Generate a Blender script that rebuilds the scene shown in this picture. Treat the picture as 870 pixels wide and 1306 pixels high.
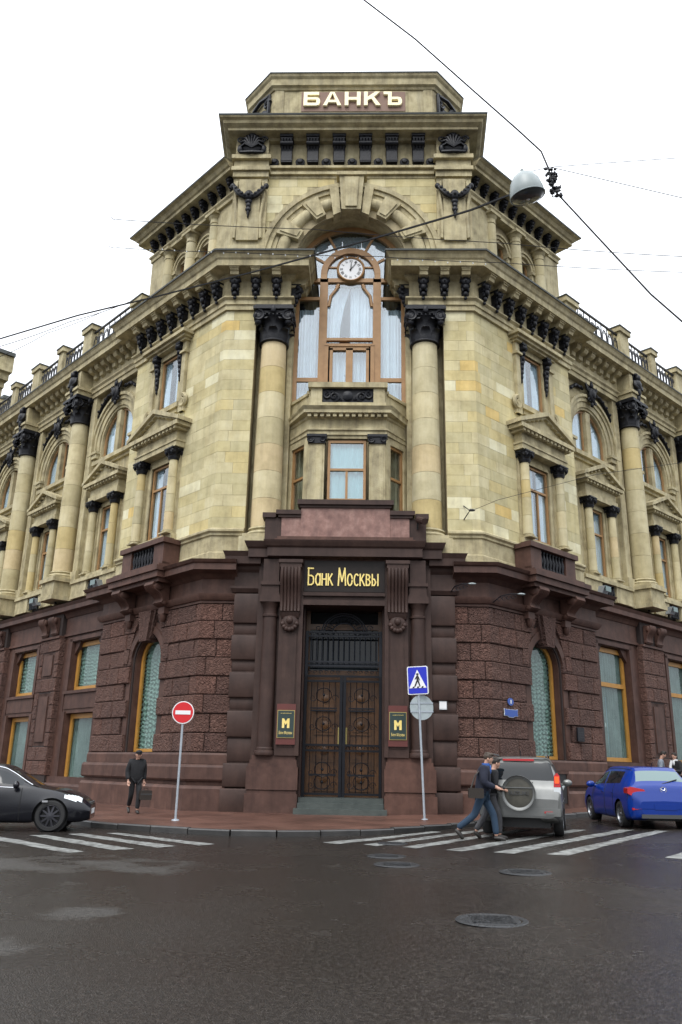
import bpy, bmesh, math, random
from mathutils import Matrix, Vector, noise
random.seed(7)
R_ = math.radians
SC = bpy.context.scene
COL = SC.collection
for o in list(bpy.data.objects): bpy.data.objects.remove(o)

# ------------------------------------------------------------------ camera
S = 0.935                        # building units to metres
def set_camera():
    p, roll, yaw = R_(17.41), R_(1.114), R_(-1.803)
    s, c, cr, sr, cy, sy = math.sin(p), math.cos(p), math.cos(roll), math.sin(roll), math.cos(yaw), math.sin(yaw)
    def yw(v): return Vector((cy*v[0]+sy*v[1], -sy*v[0]+cy*v[1], v[2]))
    right = yw((cr, -sr*s, sr*c)); down = yw((sr, cr*s, -cr*c)); fwd = yw((0, c, s))
    cd = bpy.data.cameras.new('camera'); cam = bpy.data.objects.new('camera', cd); COL.objects.link(cam)
    cd.sensor_fit = 'VERTICAL'; cd.sensor_height = 36; cd.sensor_width = 24
    cd.lens = 1036.2/1306*36; cd.clip_end = 3000; cd.clip_start = .1
    m = Matrix((right, -down, -fwd)).transposed().to_4x4()
    m.translation = Vector((.718*S, -27.98*S, 1.6*S))
    cam.matrix_world = m
    SC.camera = cam
set_camera()

# ------------------------------------------------------------------ sky, sun, exposure
SUN_EL, SUN_AZ = R_(48), R_(-150)
W = bpy.data.worlds.new('World'); SC.world = W; W.use_nodes = True
nt = W.node_tree; nt.nodes.clear()
sky = nt.nodes.new('ShaderNodeTexSky'); sky.sky_type = 'NISHITA'; sky.sun_disc = False
sky.sun_elevation = SUN_EL; sky.sun_rotation = R_(200); sky.air_density = 1.6; sky.dust_density = 4.0; sky.ozone_density = 1.0
hsv = nt.nodes.new('ShaderNodeHueSaturation'); hsv.inputs['Saturation'].default_value = .16
mixw = nt.nodes.new('ShaderNodeMixRGB'); mixw.inputs[0].default_value = .72; mixw.inputs[2].default_value = (14.3, 14.9, 15.8, 1)
bg = nt.nodes.new('ShaderNodeBackground'); bg.inputs[1].default_value = .10
wo = nt.nodes.new('ShaderNodeOutputWorld')
nt.links.new(sky.outputs[0], hsv.inputs['Color']); nt.links.new(hsv.outputs[0], mixw.inputs[1])
tcw = nt.nodes.new('ShaderNodeTexCoord'); spw = nt.nodes.new('ShaderNodeSeparateXYZ'); nt.links.new(tcw.outputs['Generated'], spw.inputs[0])
clw = nt.nodes.new('ShaderNodeMapRange'); clw.inputs['From Min'].default_value = 0; clw.inputs['From Max'].default_value = 1; clw.inputs['To Min'].default_value = .46; clw.inputs['To Max'].default_value = 2.15
nt.links.new(spw.outputs['Z'], clw.inputs[0])
muw = nt.nodes.new('ShaderNodeVectorMath'); muw.operation = 'SCALE'; nt.links.new(mixw.outputs[0], muw.inputs[0]); nt.links.new(clw.outputs[0], muw.inputs['Scale'])
nt.links.new(muw.outputs[0], bg.inputs[0]); nt.links.new(bg.outputs[0], wo.inputs[0])
sd = bpy.data.lights.new('sun', 'SUN'); sd.energy = 1.25; sd.angle = R_(24); sd.color = (1, .97, .92)
so = bpy.data.objects.new('sun', sd); COL.objects.link(so)
sv = Vector((-.30, -.80, 1.25)).normalized()
so.rotation_euler = sv.to_track_quat('Z', 'Y').to_euler()
SC.view_settings.view_transform = 'Standard'; SC.view_settings.look = 'None'
SC.view_settings.exposure = 0.22; SC.view_settings.gamma = 1.0; SC.view_settings.use_curve_mapping = False
SC.render.engine = 'CYCLES'

# ------------------------------------------------------------------ materials
def N(t, ty, **kw):
    n = t.nodes.new('ShaderNode'+ty)
    for k, v in kw.items(): setattr(n, k, v)
    return n
def ramp(t, stops):
    r = N(t, 'ValToRGB'); e = r.color_ramp.elements
    while len(e) < len(stops): e.new(.5)
    for i, (p, c) in enumerate(stops):
        e[i].position = p; e[i].color = (c[0], c[1], c[2], 1)
    return r
MAT = {}
def mat(name, cols, rough=.8, scale=2.0, rand=None, bump=0., bscale=25., bdet=4., streak=0., metal=0., spec=.5, vor=0., vscale=9., rvar=0., coat=0.):
    m = bpy.data.materials.new(name); m.use_nodes = True; t = m.node_tree; L = t.links.new
    b = t.nodes['Principled BSDF']
    geo = N(t, 'NewGeometry')
    n1 = N(t, 'TexNoise'); n1.inputs['Scale'].default_value = scale; n1.inputs['Detail'].default_value = 6; n1.inputs['Roughness'].default_value = .65
    L(geo.outputs['Position'], n1.inputs['Vector'])
    k = len(cols)
    r = ramp(t, [(.28+.44*i/max(1, k-1), c) for i, c in enumerate(cols)] if k > 1 else [(0, cols[0]), (1, cols[0])])
    L(n1.outputs['Fac'], r.inputs[0])
    out = r.outputs[0]
    if rand:
        oi = N(t, 'ObjectInfo'); rr = ramp(t, rand); rr.color_ramp.interpolation = 'CONSTANT'
        L(oi.outputs['Random'], rr.inputs[0])
        mx = N(t, 'MixRGB', blend_type='MULTIPLY'); mx.inputs[0].default_value = 1
        L(out, mx.inputs[1]); L(rr.outputs[0], mx.inputs[2]); out = mx.outputs[0]
    if streak:
        mp = N(t, 'Mapping'); mp.inputs['Scale'].default_value = (2.2, 2.2, .22)
        L(geo.outputs['Position'], mp.inputs[0])
        n2 = N(t, 'TexNoise'); n2.inputs['Scale'].default_value = 1.6; n2.inputs['Detail'].default_value = 5; n2.inputs['Roughness'].default_value = .7
        L(mp.outputs[0], n2.inputs['Vector'])
        r2 = ramp(t, [(.42, (1, 1, 1)), (.72, (1-streak, 1-streak, 1-streak*.92))])
        L(n2.outputs['Fac'], r2.inputs[0])
        mx = N(t, 'MixRGB', blend_type='MULTIPLY'); mx.inputs[0].default_value = 1
        L(out, mx.inputs[1]); L(r2.outputs[0], mx.inputs[2]); out = mx.outputs[0]
    L(out, b.inputs['Base Color'])
    b.inputs['Roughness'].default_value = rough; b.inputs['Metallic'].default_value = metal
    b.inputs['Specular IOR Level'].default_value = spec
    if coat: b.inputs['Coat Weight'].default_value = coat; b.inputs['Coat Roughness'].default_value = .06
    if rvar:
        mr = N(t, 'MapRange'); mr.inputs['To Min'].default_value = rough-rvar; mr.inputs['To Max'].default_value = rough+rvar
        L(n1.outputs['Fac'], mr.inputs[0]); L(mr.outputs[0], b.inputs['Roughness'])
    if bump or vor:
        bp = N(t, 'Bump'); bp.inputs['Distance'].default_value = .075 if vor else .02; bp.inputs['Strength'].default_value = 1
        nb = N(t, 'TexNoise'); nb.inputs['Scale'].default_value = bscale; nb.inputs['Detail'].default_value = bdet
        L(geo.outputs['Position'], nb.inputs['Vector'])
        h = N(t, 'Math', operation='MULTIPLY'); h.inputs[1].default_value = bump
        L(nb.outputs['Fac'], h.inputs[0]); ho = h.outputs[0]
        if vor:
            v = N(t, 'TexNoise'); v.inputs['Scale'].default_value = vscale; v.inputs['Detail'].default_value = 2; v.inputs['Distortion'].default_value = 1.6
            L(geo.outputs['Position'], v.inputs['Vector'])
            a = N(t, 'Math', operation='MULTIPLY_ADD'); a.inputs[1].default_value = vor
            L(v.outputs['Fac'], a.inputs[0]); L(ho, a.inputs[2]); ho = a.outputs[0]
        L(ho, bp.inputs['Height']); L(bp.outputs[0], b.inputs['Normal'])
    MAT[name] = m
    return m
STONE_RAND = [(0, (.88, .88, .84)), (.22, (1, 1, 1)), (.45, (.95, .93, .84)), (.62, (1.2, 1.26, 1.42)), (.73, (1.0, .94, .78)), (.80, (1.04, 1.03, 1.0)), (.90, (.86, .86, .84)), (.965, (1.12, .93, .60))]
mat('ashlar', [(.43, .365, .20), (.57, .505, .295), (.65, .59, .375)], .85, 1.3, rand=STONE_RAND, bump=.25, bscale=40, streak=.18)
mat('stone', [(.25, .21, .118), (.45, .388, .228), (.56, .50, .315)], .85, 1.9, bump=.35, bscale=30, streak=.42)
mat('drum', [(.40, .345, .20), (.53, .47, .29), (.60, .545, .36)], .8, 1.2, rand=[(0, (.92, .90, .84)), (.3, (1, 1, 1)), (.5, (1.1, 1.08, 1.05)), (.68, (.98, .88, .66)), (.8, (1.06, .96, .88)), (.9, (.84, .84, .82))], bump=.2, bscale=30, streak=.18)
mat('mortar', [(.30, .25, .15), (.40, .34, .21)], .9, 3)
mat('granite_rough', [(.088, .043, .032), (.142, .072, .054), (.205, .112, .085)], .9, 16, rand=[(0, (.88, .88, .9)), (.2, (1, 1, 1)), (.5, (.95, .94, .94)), (.65, (1.1, 1.05, 1.03)), (.85, (.8, .8, .82))], bump=.8, bscale=40, vor=2.8, vscale=9.5, streak=.2)
mat('granite', [(.058, .029, .0215), (.084, .043, .032), (.115, .061, .046)], .6, 2.2, spec=.3, rand=[(0, (.9, .9, .92)), (.3, (1, 1, 1)), (.7, (1.1, 1.06, 1.04))], bump=.15, bscale=60, streak=.35)
mat('granite_dark', [(.036, .0205, .0165), (.050, .029, .0235), (.066, .0385, .031)], .55, 2.0, spec=.25, bump=.1, bscale=60, streak=.3)
mat('granite_pink', [(.13, .062, .05), (.24, .125, .10), (.36, .215, .175)], .5, 2.6, streak=.3)
mat('granite_black', [(.012, .009, .008), (.02, .014, .012)], .45, 3, spec=.25); mat('joint', [(.03, .02, .018)], .95)
mat('black_iron', [(.004, .0045, .007), (.010, .011, .016)], .45, 5, bump=.5, bscale=22, metal=.0, spec=.3)
mat('gate_grey', [(.008, .010, .015), (.015, .018, .025)], .5, 5, spec=.3); mat('gate_iron', [(.003, .004, .007), (.007, .008, .012)], .5, 5, spec=.25)
mat('wood', [(.27, .145, .055), (.38, .215, .09)], .5, 3)
mat('wood_ochre', [(.36, .17, .03), (.47, .24, .05)], .45, 3)
mat('door_wood', [(.065, .027, .007), (.135, .058, .016)], .4, 4, streak=.4)
mat('roof_metal', [(.035, .042, .04), (.06, .068, .063)], .5, 2)
mat('room', [(.018, .02, .022)], .9)  # near-black colour carries the shade of the unlit rooms behind the glass
mat('curtain', [(.56, .62, .67), (.68, .73, .77)], .9, 3)
mat('lace', [(.17, .25, .23), (.28, .375, .35)], .9, 9)
mat('blind', [(.085, .115, .115), (.20, .255, .25)], .9, 1.2)
mat('blind_blue', [(.30, .48, .48), (.36, .54, .54)], .9, 1)
mat('gold', [(.80, .62, .18), (.92, .74, .28)], .35, 4, metal=.25)
mat('gold_light', [(.97, .88, .55)], .4, 4)
mat('sign_brown', [(.19, .115, .085), (.24, .15, .11)], .7)
mat('plaque_red', [(.085, .02, .016), (.115, .026, .021)], .5)
mat('plaque_green', [(.022, .04, .038)], .3)
mat('brass', [(.42, .34, .12)], .35, metal=.5)
mat('white', [(.72, .73, .74)], .5); mat('offwhite', [(.55, .58, .6)], .6)
mat('sign_red', [(.55, .012, .018)], .35); mat('sign_blue', [(.008, .02, .42)], .35); mat('plate_blue', [(.03, .08, .32)], .4)
mat('black', [(.01, .01, .011)], .5); mat('zinc', [(.30, .35, .36), (.40, .45, .46)], .45, 9, metal=.3)
mat('pole', [(.30, .34, .38), (.42, .46, .5)], .45, 6, metal=.4)
mat('rubber', [(.012, .012, .013), (.02, .02, .02)], .75)
mat('rim', [(.22, .23, .25)], .3, metal=.8); mat('rim_dark', [(.06, .06, .07)], .35, metal=.7)
mat('car_black', [(.003, .0035, .007)], .25, spec=.4, coat=.35); mat('car_silver', [(.14, .145, .14), (.20, .205, .20)], .36, 2, metal=.6, coat=.4); mat('car_blue', [(.0006, .024, .20)], .28, spec=.3, coat=.35)
mat('car_glass', [(.008, .011, .014)], .05, spec=.45); mat('car_glass_pale', [(.13, .19, .19)], .06, spec=.5)
mat('chrome', [(.75, .76, .78)], .12, metal=1.); mat('cladding', [(.05, .052, .055)], .6); mat('dirt_cover', [(.035, .034, .027), (.075, .07, .055)], .6, 6)
mat('tail_red', [(.42, .012, .016)], .15, coat=1.); mat('headlight', [(.75, .8, .82)], .1, coat=1.)
mat('skin', [(.45, .26, .19)], .6); mat('coat_black', [(.004, .0045, .006), (.010, .0105, .013)], .85, 9, bump=.5, bscale=14)
mat('coat_navy', [(.004, .006, .017), (.009, .012, .028)], .85, 8, bump=.5, bscale=14); mat('jeans', [(.013, .03, .058), (.022, .048, .085)], .9, 7)
mat('hair_dark', [(.018, .013, .01)], .7); mat('hair_brown', [(.05, .035, .025)], .7); mat('shirt_blue', [(.03, .10, .34)], .8)
mat('grey_cloth', [(.035, .035, .04), (.06, .06, .065)], .9, 8); mat('stripe_cloth', [(.06, .08, .11), (.25, .28, .32)], .9, 6)
mat('cable', [(.012, .013, .016)], .7); mat('shoe', [(.02, .017, .015)], .5); mat('leather', [(.02, .014, .01)], .45)
mat('paint', [(.03, .028, .026), (.10, .10, .096), (.235, .245, .235), (.31, .32, .305)], .5, 5.5, bump=.3)
mat('manhole_iron', [(.008, .009, .011), (.022, .024, .027)], .45, 16, bump=1.2, bscale=30)
mat('kerb_stone', [(.022, .022, .022), (.05, .048, .046)], .4, 3, rand=[(0, (.8, .8, .8)), (.4, (1, 1, 1)), (.8, (1.2, 1.2, 1.2))], bump=.3)
mat('step_stone', [(.035, .045, .042), (.07, .082, .075)], .35, 3, bump=.2)
mat('poster', [(.12, .32, .5), (.32, .52, .66)], .6, 1.2)
mat('lamp_grey', [(.24, .28, .28), (.31, .35, .35)], .4, 5); mat('lamp_glass', [(.05, .06, .062), (.08, .09, .092)], .12, 7)
mat('leafy', [(.02, .025, .018), (.045, .05, .03)], .8)
mat('render_cream', [(.5, .47, .4), (.6, .57, .5)], .9, 1)
mat('red_tile', [(.2, .05, .035), (.3, .08, .05)], .8, 4)

def glass_mat(name, tint, refl):
    m = bpy.data.materials.new(name); m.use_nodes = True; t = m.node_tree; L = t.links.new; t.nodes.clear()
    tr = N(t, 'BsdfTransparent'); tr.inputs[0].default_value = (*tint, 1)
    gl = N(t, 'BsdfGlossy'); gl.inputs['Roughness'].default_value = .015; gl.inputs[0].default_value = (.95, .97, 1, 1)
    fr = N(t, 'LayerWeight'); pw = N(t, 'Math', operation='POWER'); pw.inputs[1].default_value = 5; L(fr.outputs['Facing'], pw.inputs[0])
    ma = N(t, 'Math', operation='MULTIPLY_ADD'); ma.inputs[1].default_value = .5*(1-refl); ma.inputs[2].default_value = refl*.5
    mx = N(t, 'MixShader'); o = N(t, 'OutputMaterial')
    L(pw.outputs[0], ma.inputs[0]); L(ma.outputs[0], mx.inputs[0]); L(tr.outputs[0], mx.inputs[1]); L(gl.outputs[0], mx.inputs[2]); L(mx.outputs[0], o.inputs[0])
    geo = N(t, 'NewGeometry'); nb = N(t, 'TexNoise'); nb.inputs['Scale'].default_value = .9
    bp = N(t, 'Bump'); bp.inputs['Strength'].default_value = .25; bp.inputs['Distance'].default_value = .02
    L(geo.outputs['Position'], nb.inputs['Vector']); L(nb.outputs[0], bp.inputs['Height']); L(bp.outputs[0], gl.inputs['Normal'])
    MAT[name] = m
glass_mat('glass', (.90, .95, .97), .26)
glass_mat('glass_low', (.89, .94, .92), .12)

def lit_mat(name, col, e):
    m = mat(name, [col], .2); b = m.node_tree.nodes['Principled BSDF']; b.inputs['Emission Color'].default_value = (*col, 1); b.inputs['Emission Strength'].default_value = e
lit_mat('tail_lit', (.9, .09, .02), .55)
def ground_mats():
    # wet asphalt: grain, old patches, and a wetness map that drives the gloss
    m = bpy.data.materials.new('asphalt'); m.use_nodes = True; t = m.node_tree; L = t.links.new
    b = t.nodes['Principled BSDF']; geo = N(t, 'NewGeometry')
    g = N(t, 'TexNoise'); g.inputs['Scale'].default_value = 19; g.inputs['Detail'].default_value = 8; g.inputs['Roughness'].default_value = .85
    w = N(t, 'TexNoise'); w.inputs['Scale'].default_value = .33; w.inputs['Detail'].default_value = 7; w.inputs['Roughness'].default_value = .58
    st = N(t, 'TexVoronoi'); st.inputs['Scale'].default_value = 75
    for n in (g, w, st): L(geo.outputs['Position'], n.inputs['Vector'])
    base = ramp(t, [(.36, (.003, .0024, .0022)), (.50, (.011, .009, .008)), (.64, (.046, .039, .034))]); L(g.outputs[0], base.inputs[0])
    g2 = N(t, 'TexNoise'); g2.inputs['Scale'].default_value = 120; g2.inputs['Detail'].default_value = 3; L(geo.outputs['Position'], g2.inputs['Vector'])
    chip = ramp(t, [(.55, (0, 0, 0)), (.72, (.16, .145, .13))]); L(g2.outputs[0], chip.inputs[0])
    add = N(t, 'MixRGB', blend_type='ADD'); add.inputs[0].default_value = .6; L(base.outputs[0], add.inputs[1]); L(chip.outputs[0], add.inputs[2])
    # drying patches: two worn areas left of the crossing plus scattered noise
    sep = N(t, 'SeparateXYZ'); L(geo.outputs['Position'], sep.inputs[0])
    def patch(cx, cy, rx, ry, prev):
        def ax(o, c, r):
            s1 = N(t, 'Math', operation='SUBTRACT'); L(o, s1.inputs[0]); s1.inputs[1].default_value = c
            d1 = N(t, 'Math', operation='DIVIDE'); L(s1.outputs[0], d1.inputs[0]); d1.inputs[1].default_value = r
            q1 = N(t, 'Math', operation='MULTIPLY'); L(d1.outputs[0], q1.inputs[0]); L(d1.outputs[0], q1.inputs[1]); return q1
        s2 = N(t, 'Math', operation='ADD'); L(ax(sep.outputs[0], cx, rx).outputs[0], s2.inputs[0]); L(ax(sep.outputs[1], cy, ry).outputs[0], s2.inputs[1])
        e = N(t, 'MapRange'); e.inputs['From Min'].default_value = 1.4; e.inputs['From Max'].default_value = 0; e.inputs['To Min'].default_value = 0; e.inputs['To Max'].default_value = .27; L(s2.outputs[0], e.inputs[0])
        if prev is None: return e.outputs[0]
        m2 = N(t, 'Math', operation='MAXIMUM'); L(prev, m2.inputs[0]); L(e.outputs[0], m2.inputs[1]); return m2.outputs[0]
    pa = patch(-4.6, -13.0, 3.2, 1.5, None); pa = patch(-2.25, -16.9, .45, .55, pa); pa = patch(-2.6, -18.6, .5, .6, pa)
    w1 = N(t, 'TexNoise'); w1.inputs['Scale'].default_value = 1.1; w1.inputs['Detail'].default_value = 8; w1.inputs['Roughness'].default_value = .6; L(geo.outputs['Position'], w1.inputs['Vector'])
    ws = N(t, 'Math', operation='ADD'); L(w1.outputs[0], ws.inputs[0]); L(pa, ws.inputs[1])
    wr = ramp(t, [(.62, (0, 0, 0)), (.80, (1, 1, 1))]); L(ws.outputs[0], wr.inputs[0])
    pale = N(t, 'MixRGB', blend_type='MULTIPLY'); pale.inputs[2].default_value = (1.9, 2.05, 2.1, 1); L(wr.outputs[0], pale.inputs[0]); L(add.outputs[0], pale.inputs[1])
    L(pale.outputs[0], b.inputs['Base Color'])
    mr = N(t, 'MapRange'); mr.inputs['From Min'].default_value = .35; mr.inputs['From Max'].default_value = .65; mr.inputs['To Min'].default_value = .13; mr.inputs['To Max'].default_value = .36; L(w.outputs[0], mr.inputs[0])
    rm = N(t, 'MixRGB'); rm.inputs[2].default_value = (.6, .6, .6, 1); L(wr.outputs[0], rm.inputs[0]); L(mr.outputs[0], rm.inputs[1]); L(rm.outputs[0], b.inputs['Roughness'])
    bp = N(t, 'Bump'); bp.inputs['Distance'].default_value = .007; bp.inputs['Strength'].default_value = .65
    sm = N(t, 'Math', operation='ADD'); L(g.outputs[0], sm.inputs[0]); L(st.outputs['Distance'], sm.inputs[1])
    L(sm.outputs[0], bp.inputs['Height']); L(bp.outputs[0], b.inputs['Normal']); b.inputs['Specular IOR Level'].default_value = .24
    MAT['asphalt'] = m
    # red clay pavers
    m = bpy.data.materials.new('pavers'); m.use_nodes = True; t = m.node_tree; L = t.links.new
    b = t.nodes['Principled BSDF']; geo = N(t, 'NewGeometry')
    mp = N(t, 'Mapping'); mp.inputs['Rotation'].default_value = (0, 0, R_(12)); L(geo.outputs['Position'], mp.inputs[0])
    br = N(t, 'TexBrick'); br.inputs['Scale'].default_value = 1; br.inputs['Brick Width'].default_value = .2; br.inputs['Row Height'].default_value = .1; br.inputs['Mortar Size'].default_value = .006
    br.inputs['Color1'].default_value = (.095, .042, .028, 1); br.inputs['Color2'].default_value = (.13, .06, .042, 1); br.inputs['Mortar'].default_value = (.04, .025, .02, 1)
    L(mp.outputs[0], br.inputs['Vector'])
    w = N(t, 'TexNoise'); w.inputs['Scale'].default_value = .7; w.inputs['Detail'].default_value = 6; L(geo.outputs['Position'], w.inputs['Vector'])
    wr = ramp(t, [(.35, (.62, .6, .6)), (.65, (1.1, 1.1, 1.1))]); L(w.outputs[0], wr.inputs[0])
    mx = N(t, 'MixRGB', blend_type='MULTIPLY'); mx.inputs[0].default_value = 1; L(br.outputs[0], mx.inputs[1]); L(wr.outputs[0], mx.inputs[2]); L(mx.outputs[0], b.inputs['Base Color'])
    mr = N(t, 'MapRange'); mr.inputs['To Min'].default_value = .22; mr.inputs['To Max'].default_value = .6; L(w.outputs[0], mr.inputs[0]); L(mr.outputs[0], b.inputs['Roughness'])
    bp = N(t, 'Bump'); bp.inputs['Distance'].default_value = .004; bp.inputs['Strength'].default_value = .6; L(br.outputs['Fac'], bp.inputs['Height']); bp.invert = True; L(bp.outputs[0], b.inputs['Normal'])
    MAT['pavers'] = m
ground_mats()
# ------------------------------------------------------------------ mesh helpers
class MB:
    def __init__(s, M=None): s.v = []; s.f = []; s.M = M
    def add(s, vs, fs):
        b = len(s.v)
        if s.M is not None: vs = [tuple(s.M @ Vector(v)) for v in vs]
        s.v += [tuple(v) for v in vs]; s.f += [tuple(i+b for i in f) for f in fs]; return s
    def box(s, x0, x1, y0, y1, z0, z1):
        return s.add([(x0, y0, z0), (x1, y0, z0), (x1, y1, z0), (x0, y1, z0), (x0, y0, z1), (x1, y0, z1), (x1, y1, z1), (x0, y1, z1)],
                     [(0, 3, 2, 1), (4, 5, 6, 7), (0, 1, 5, 4), (1, 2, 6, 5), (2, 3, 7, 6), (3, 0, 4, 7)])
    def taper(s, x0, x1, y0, y1, z0, X0, X1, Y0, Y1, z1):
        return s.add([(x0, y0, z0), (x1, y0, z0), (x1, y1, z0), (x0, y1, z0), (X0, Y0, z1), (X1, Y0, z1), (X1, Y1, z1), (X0, Y1, z1)],
                     [(0, 3, 2, 1), (4, 5, 6, 7), (0, 1, 5, 4), (1, 2, 6, 5), (2, 3, 7, 6), (3, 0, 4, 7)])
    def prism(s, poly, a0, a1, ax='y'):
        f = {'y': lambda p, a: (p[0], a, p[1]), 'z': lambda p, a: (p[0], p[1], a), 'x': lambda p, a: (a, p[0], p[1])}[ax]
        n = len(poly)
        return s.add([f(p, a0) for p in poly]+[f(p, a1) for p in poly],
                     [tuple(range(n)), tuple(range(2*n-1, n-1, -1))]+[(i, (i+1) % n, n+(i+1) % n, n+i) for i in range(n)])
    def lathe(s, prof, n=16, c=(0, 0, 0), a0=0, a1=2*math.pi, cap=True):
        full = abs(a1-a0-2*math.pi) < 1e-6; m = n if full else n+1
        vs = []
        for r, z in prof:
            for i in range(m):
                a = a0+(a1-a0)*i/n; vs.append((c[0]+r*math.cos(a), c[1]+r*math.sin(a), c[2]+z))
        fs = []
        for k in range(len(prof)-1):
            for i in range(n):
                j = (i+1) % m; fs.append((k*m+i, k*m+j, (k+1)*m+j, (k+1)*m+i))
        if cap and full: fs += [tuple(range(m-1, -1, -1)), tuple(range((len(prof)-1)*m, len(prof)*m))]
        return s.add(vs, fs)
    def ell(s, c, r, nu=10, nv=6):
        vs = [(c[0], c[1], c[2]-r[2])]; fs = []
        for k in range(1, nv):
            b = -math.pi/2+math.pi*k/nv
            for i in range(nu):
                a = 2*math.pi*i/nu; vs.append((c[0]+r[0]*math.cos(b)*math.cos(a), c[1]+r[1]*math.cos(b)*math.sin(a), c[2]+r[2]*math.sin(b)))
        vs.append((c[0], c[1], c[2]+r[2])); t = len(vs)-1
        for i in range(nu):
            j = (i+1) % nu; fs += [(0, 1+j, 1+i), (t, t-nu+i, t-nu+j)]
            for k in range(nv-2): fs.append((1+k*nu+i, 1+k*nu+j, 1+(k+1)*nu+j, 1+(k+1)*nu+i))
        return s.add(vs, fs)
    def tube(s, pts, r, n=6, closed=False):
        pts = [Vector(p) for p in pts]; m = len(pts); vs = []; fs = []
        rr = r if isinstance(r, (list, tuple)) else [r]*m
        up0 = None
        for i, p in enumerate(pts):
            if closed: d = pts[(i+1) % m]-pts[i-1]
            else: d = pts[min(i+1, m-1)]-pts[max(i-1, 0)]
            d = d.normalized() if d.length > 1e-9 else Vector((0, 0, 1))
            if up0 is None: up0 = Vector((0, 0, 1)) if abs(d.z) < .9 else Vector((1, 0, 0))
            u = (up0-d*up0.dot(d))
            u = u.normalized() if u.length > 1e-6 else d.orthogonal().normalized()
            up0 = u; w = d.cross(u)
            for k in range(n):
                a = 2*math.pi*k/n; vs.append(tuple(p+(u*math.cos(a)+w*math.sin(a))*rr[i]))
        for i in range(m if closed else m-1):
            for k in range(n):
                j = (i+1) % m; fs.append((i*n+k, i*n+(k+1) % n, j*n+(k+1) % n, j*n+k))
        if not closed: fs += [tuple(range(n-1, -1, -1)), tuple(range((m-1)*n, m*n))]
        return s.add(vs, fs)
    def arc(s, cx, cz, r0, r1, y0, y1, a0=0., a1=math.pi, n=20):
        # solid arch ring in the xz plane, y0 front .. y1 back
        vs = []; fs = []
        for i in range(n+1):
            a = a0+(a1-a0)*i/n; c, q = math.cos(a), math.sin(a)
            vs += [(cx+r0*c, y0, cz+r0*q), (cx+r1*c, y0, cz+r1*q), (cx+r1*c, y1, cz+r1*q), (cx+r0*c, y1, cz+r0*q)]
        for i in range(n):
            b = i*4
            for k in range(4): fs.append((b+k, b+(k+1) % 4, b+4+(k+1) % 4, b+4+k))
        fs += [(0, 3, 2, 1), (n*4, n*4+1, n*4+2, n*4+3)]
        return s.add(vs, fs)
    def sweep(s, prof, path, cap=True):
        # prof: (outward, z) list; path: plan points, outward on the right-hand side
        P = [Vector(p).to_2d() for p in path]; m = len(P); k = len(prof); vs = []; fs = []
        for i in range(m):
            if i == 0 or i == m-1:
                d = (P[1]-P[0]) if i == 0 else (P[-1]-P[-2]); d.normalize(); o = Vector((d.y, -d.x))
            else:
                a = (P[i]-P[i-1]).normalized(); b = (P[i+1]-P[i]).normalized()
                na, nb = Vector((a.y, -a.x)), Vector((b.y, -b.x)); o = (na+nb); o = o/(o.dot(na))
            for n_, z in prof: vs.append((P[i].x+o.x*n_, P[i].y+o.y*n_, z))
        for i in range(m-1):
            for j in range(k-1): fs.append((i*k+j, (i+1)*k+j, (i+1)*k+j+1, i*k+j+1))
        if cap: fs += [tuple(range(k)), tuple(range(m*k-1, (m-1)*k-1, -1))]
        return s.add(vs, fs)
    def spiral(s, c, r0, turns, tr, ax='y', dirn=1, n=22, a0=0.):
        pts = []
        for i in range(n+1):
            q = i/n; a = a0+dirn*turns*2*math.pi*q; r = r0*(1-.86*q)
            u, v = r*math.cos(a), r*math.sin(a)
            pts.append((c[0]+u, c[1], c[2]+v) if ax == 'y' else (c[0], c[1]+u, c[2]+v) if ax == 'x' else (c[0]+u*.707, c[1]+u*ax, c[2]+v))
        return s.tube(pts, [tr*(1-.5*i/n) for i in range(n+1)], 5)
    def mirror(s):
        s.v = [(-x, y, z) for x, y, z in s.v]; s.f = [tuple(reversed(f)) for f in s.f]; return s
    def mesh(s, name, m, smooth=0):
        me = bpy.data.meshes.new(name); me.from_pydata(s.v, [], s.f)
        bm = bmesh.new(); bm.from_mesh(me); bmesh.ops.recalc_face_normals(bm, faces=bm.faces); bm.to_mesh(me); bm.free()
        if smooth:
            me.shade_smooth(); me.set_sharp_from_angle(angle=R_(smooth))
        me.materials.append(MAT[m])
        return me
    def build(s, name, m, parent=None, loc=(0, 0, 0), rz=0., scale=(1, 1, 1), smooth=0):
        return place(name, s.mesh(name, m, smooth), parent, loc, rz, scale)
def place(name, me, parent=None, loc=(0, 0, 0), rz=0., scale=(1, 1, 1)):
    o = bpy.data.objects.new(name, me); COL.objects.link(o)
    o.location = loc; o.rotation_euler = (0, 0, rz); o.scale = scale
    if parent is not None: o.parent = parent
    return o
def tag(o, label, cat=None, group=None):
    o['label'] = label
    if cat: o['category'] = cat
    if group: o['group'] = group
    return o
def empty(name, loc=(0, 0, 0), rz=0., label=None, cat=None, group=None):
    o = place(name, None, None, loc, rz)
    if label: tag(o, label, cat, group)
    return o
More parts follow.
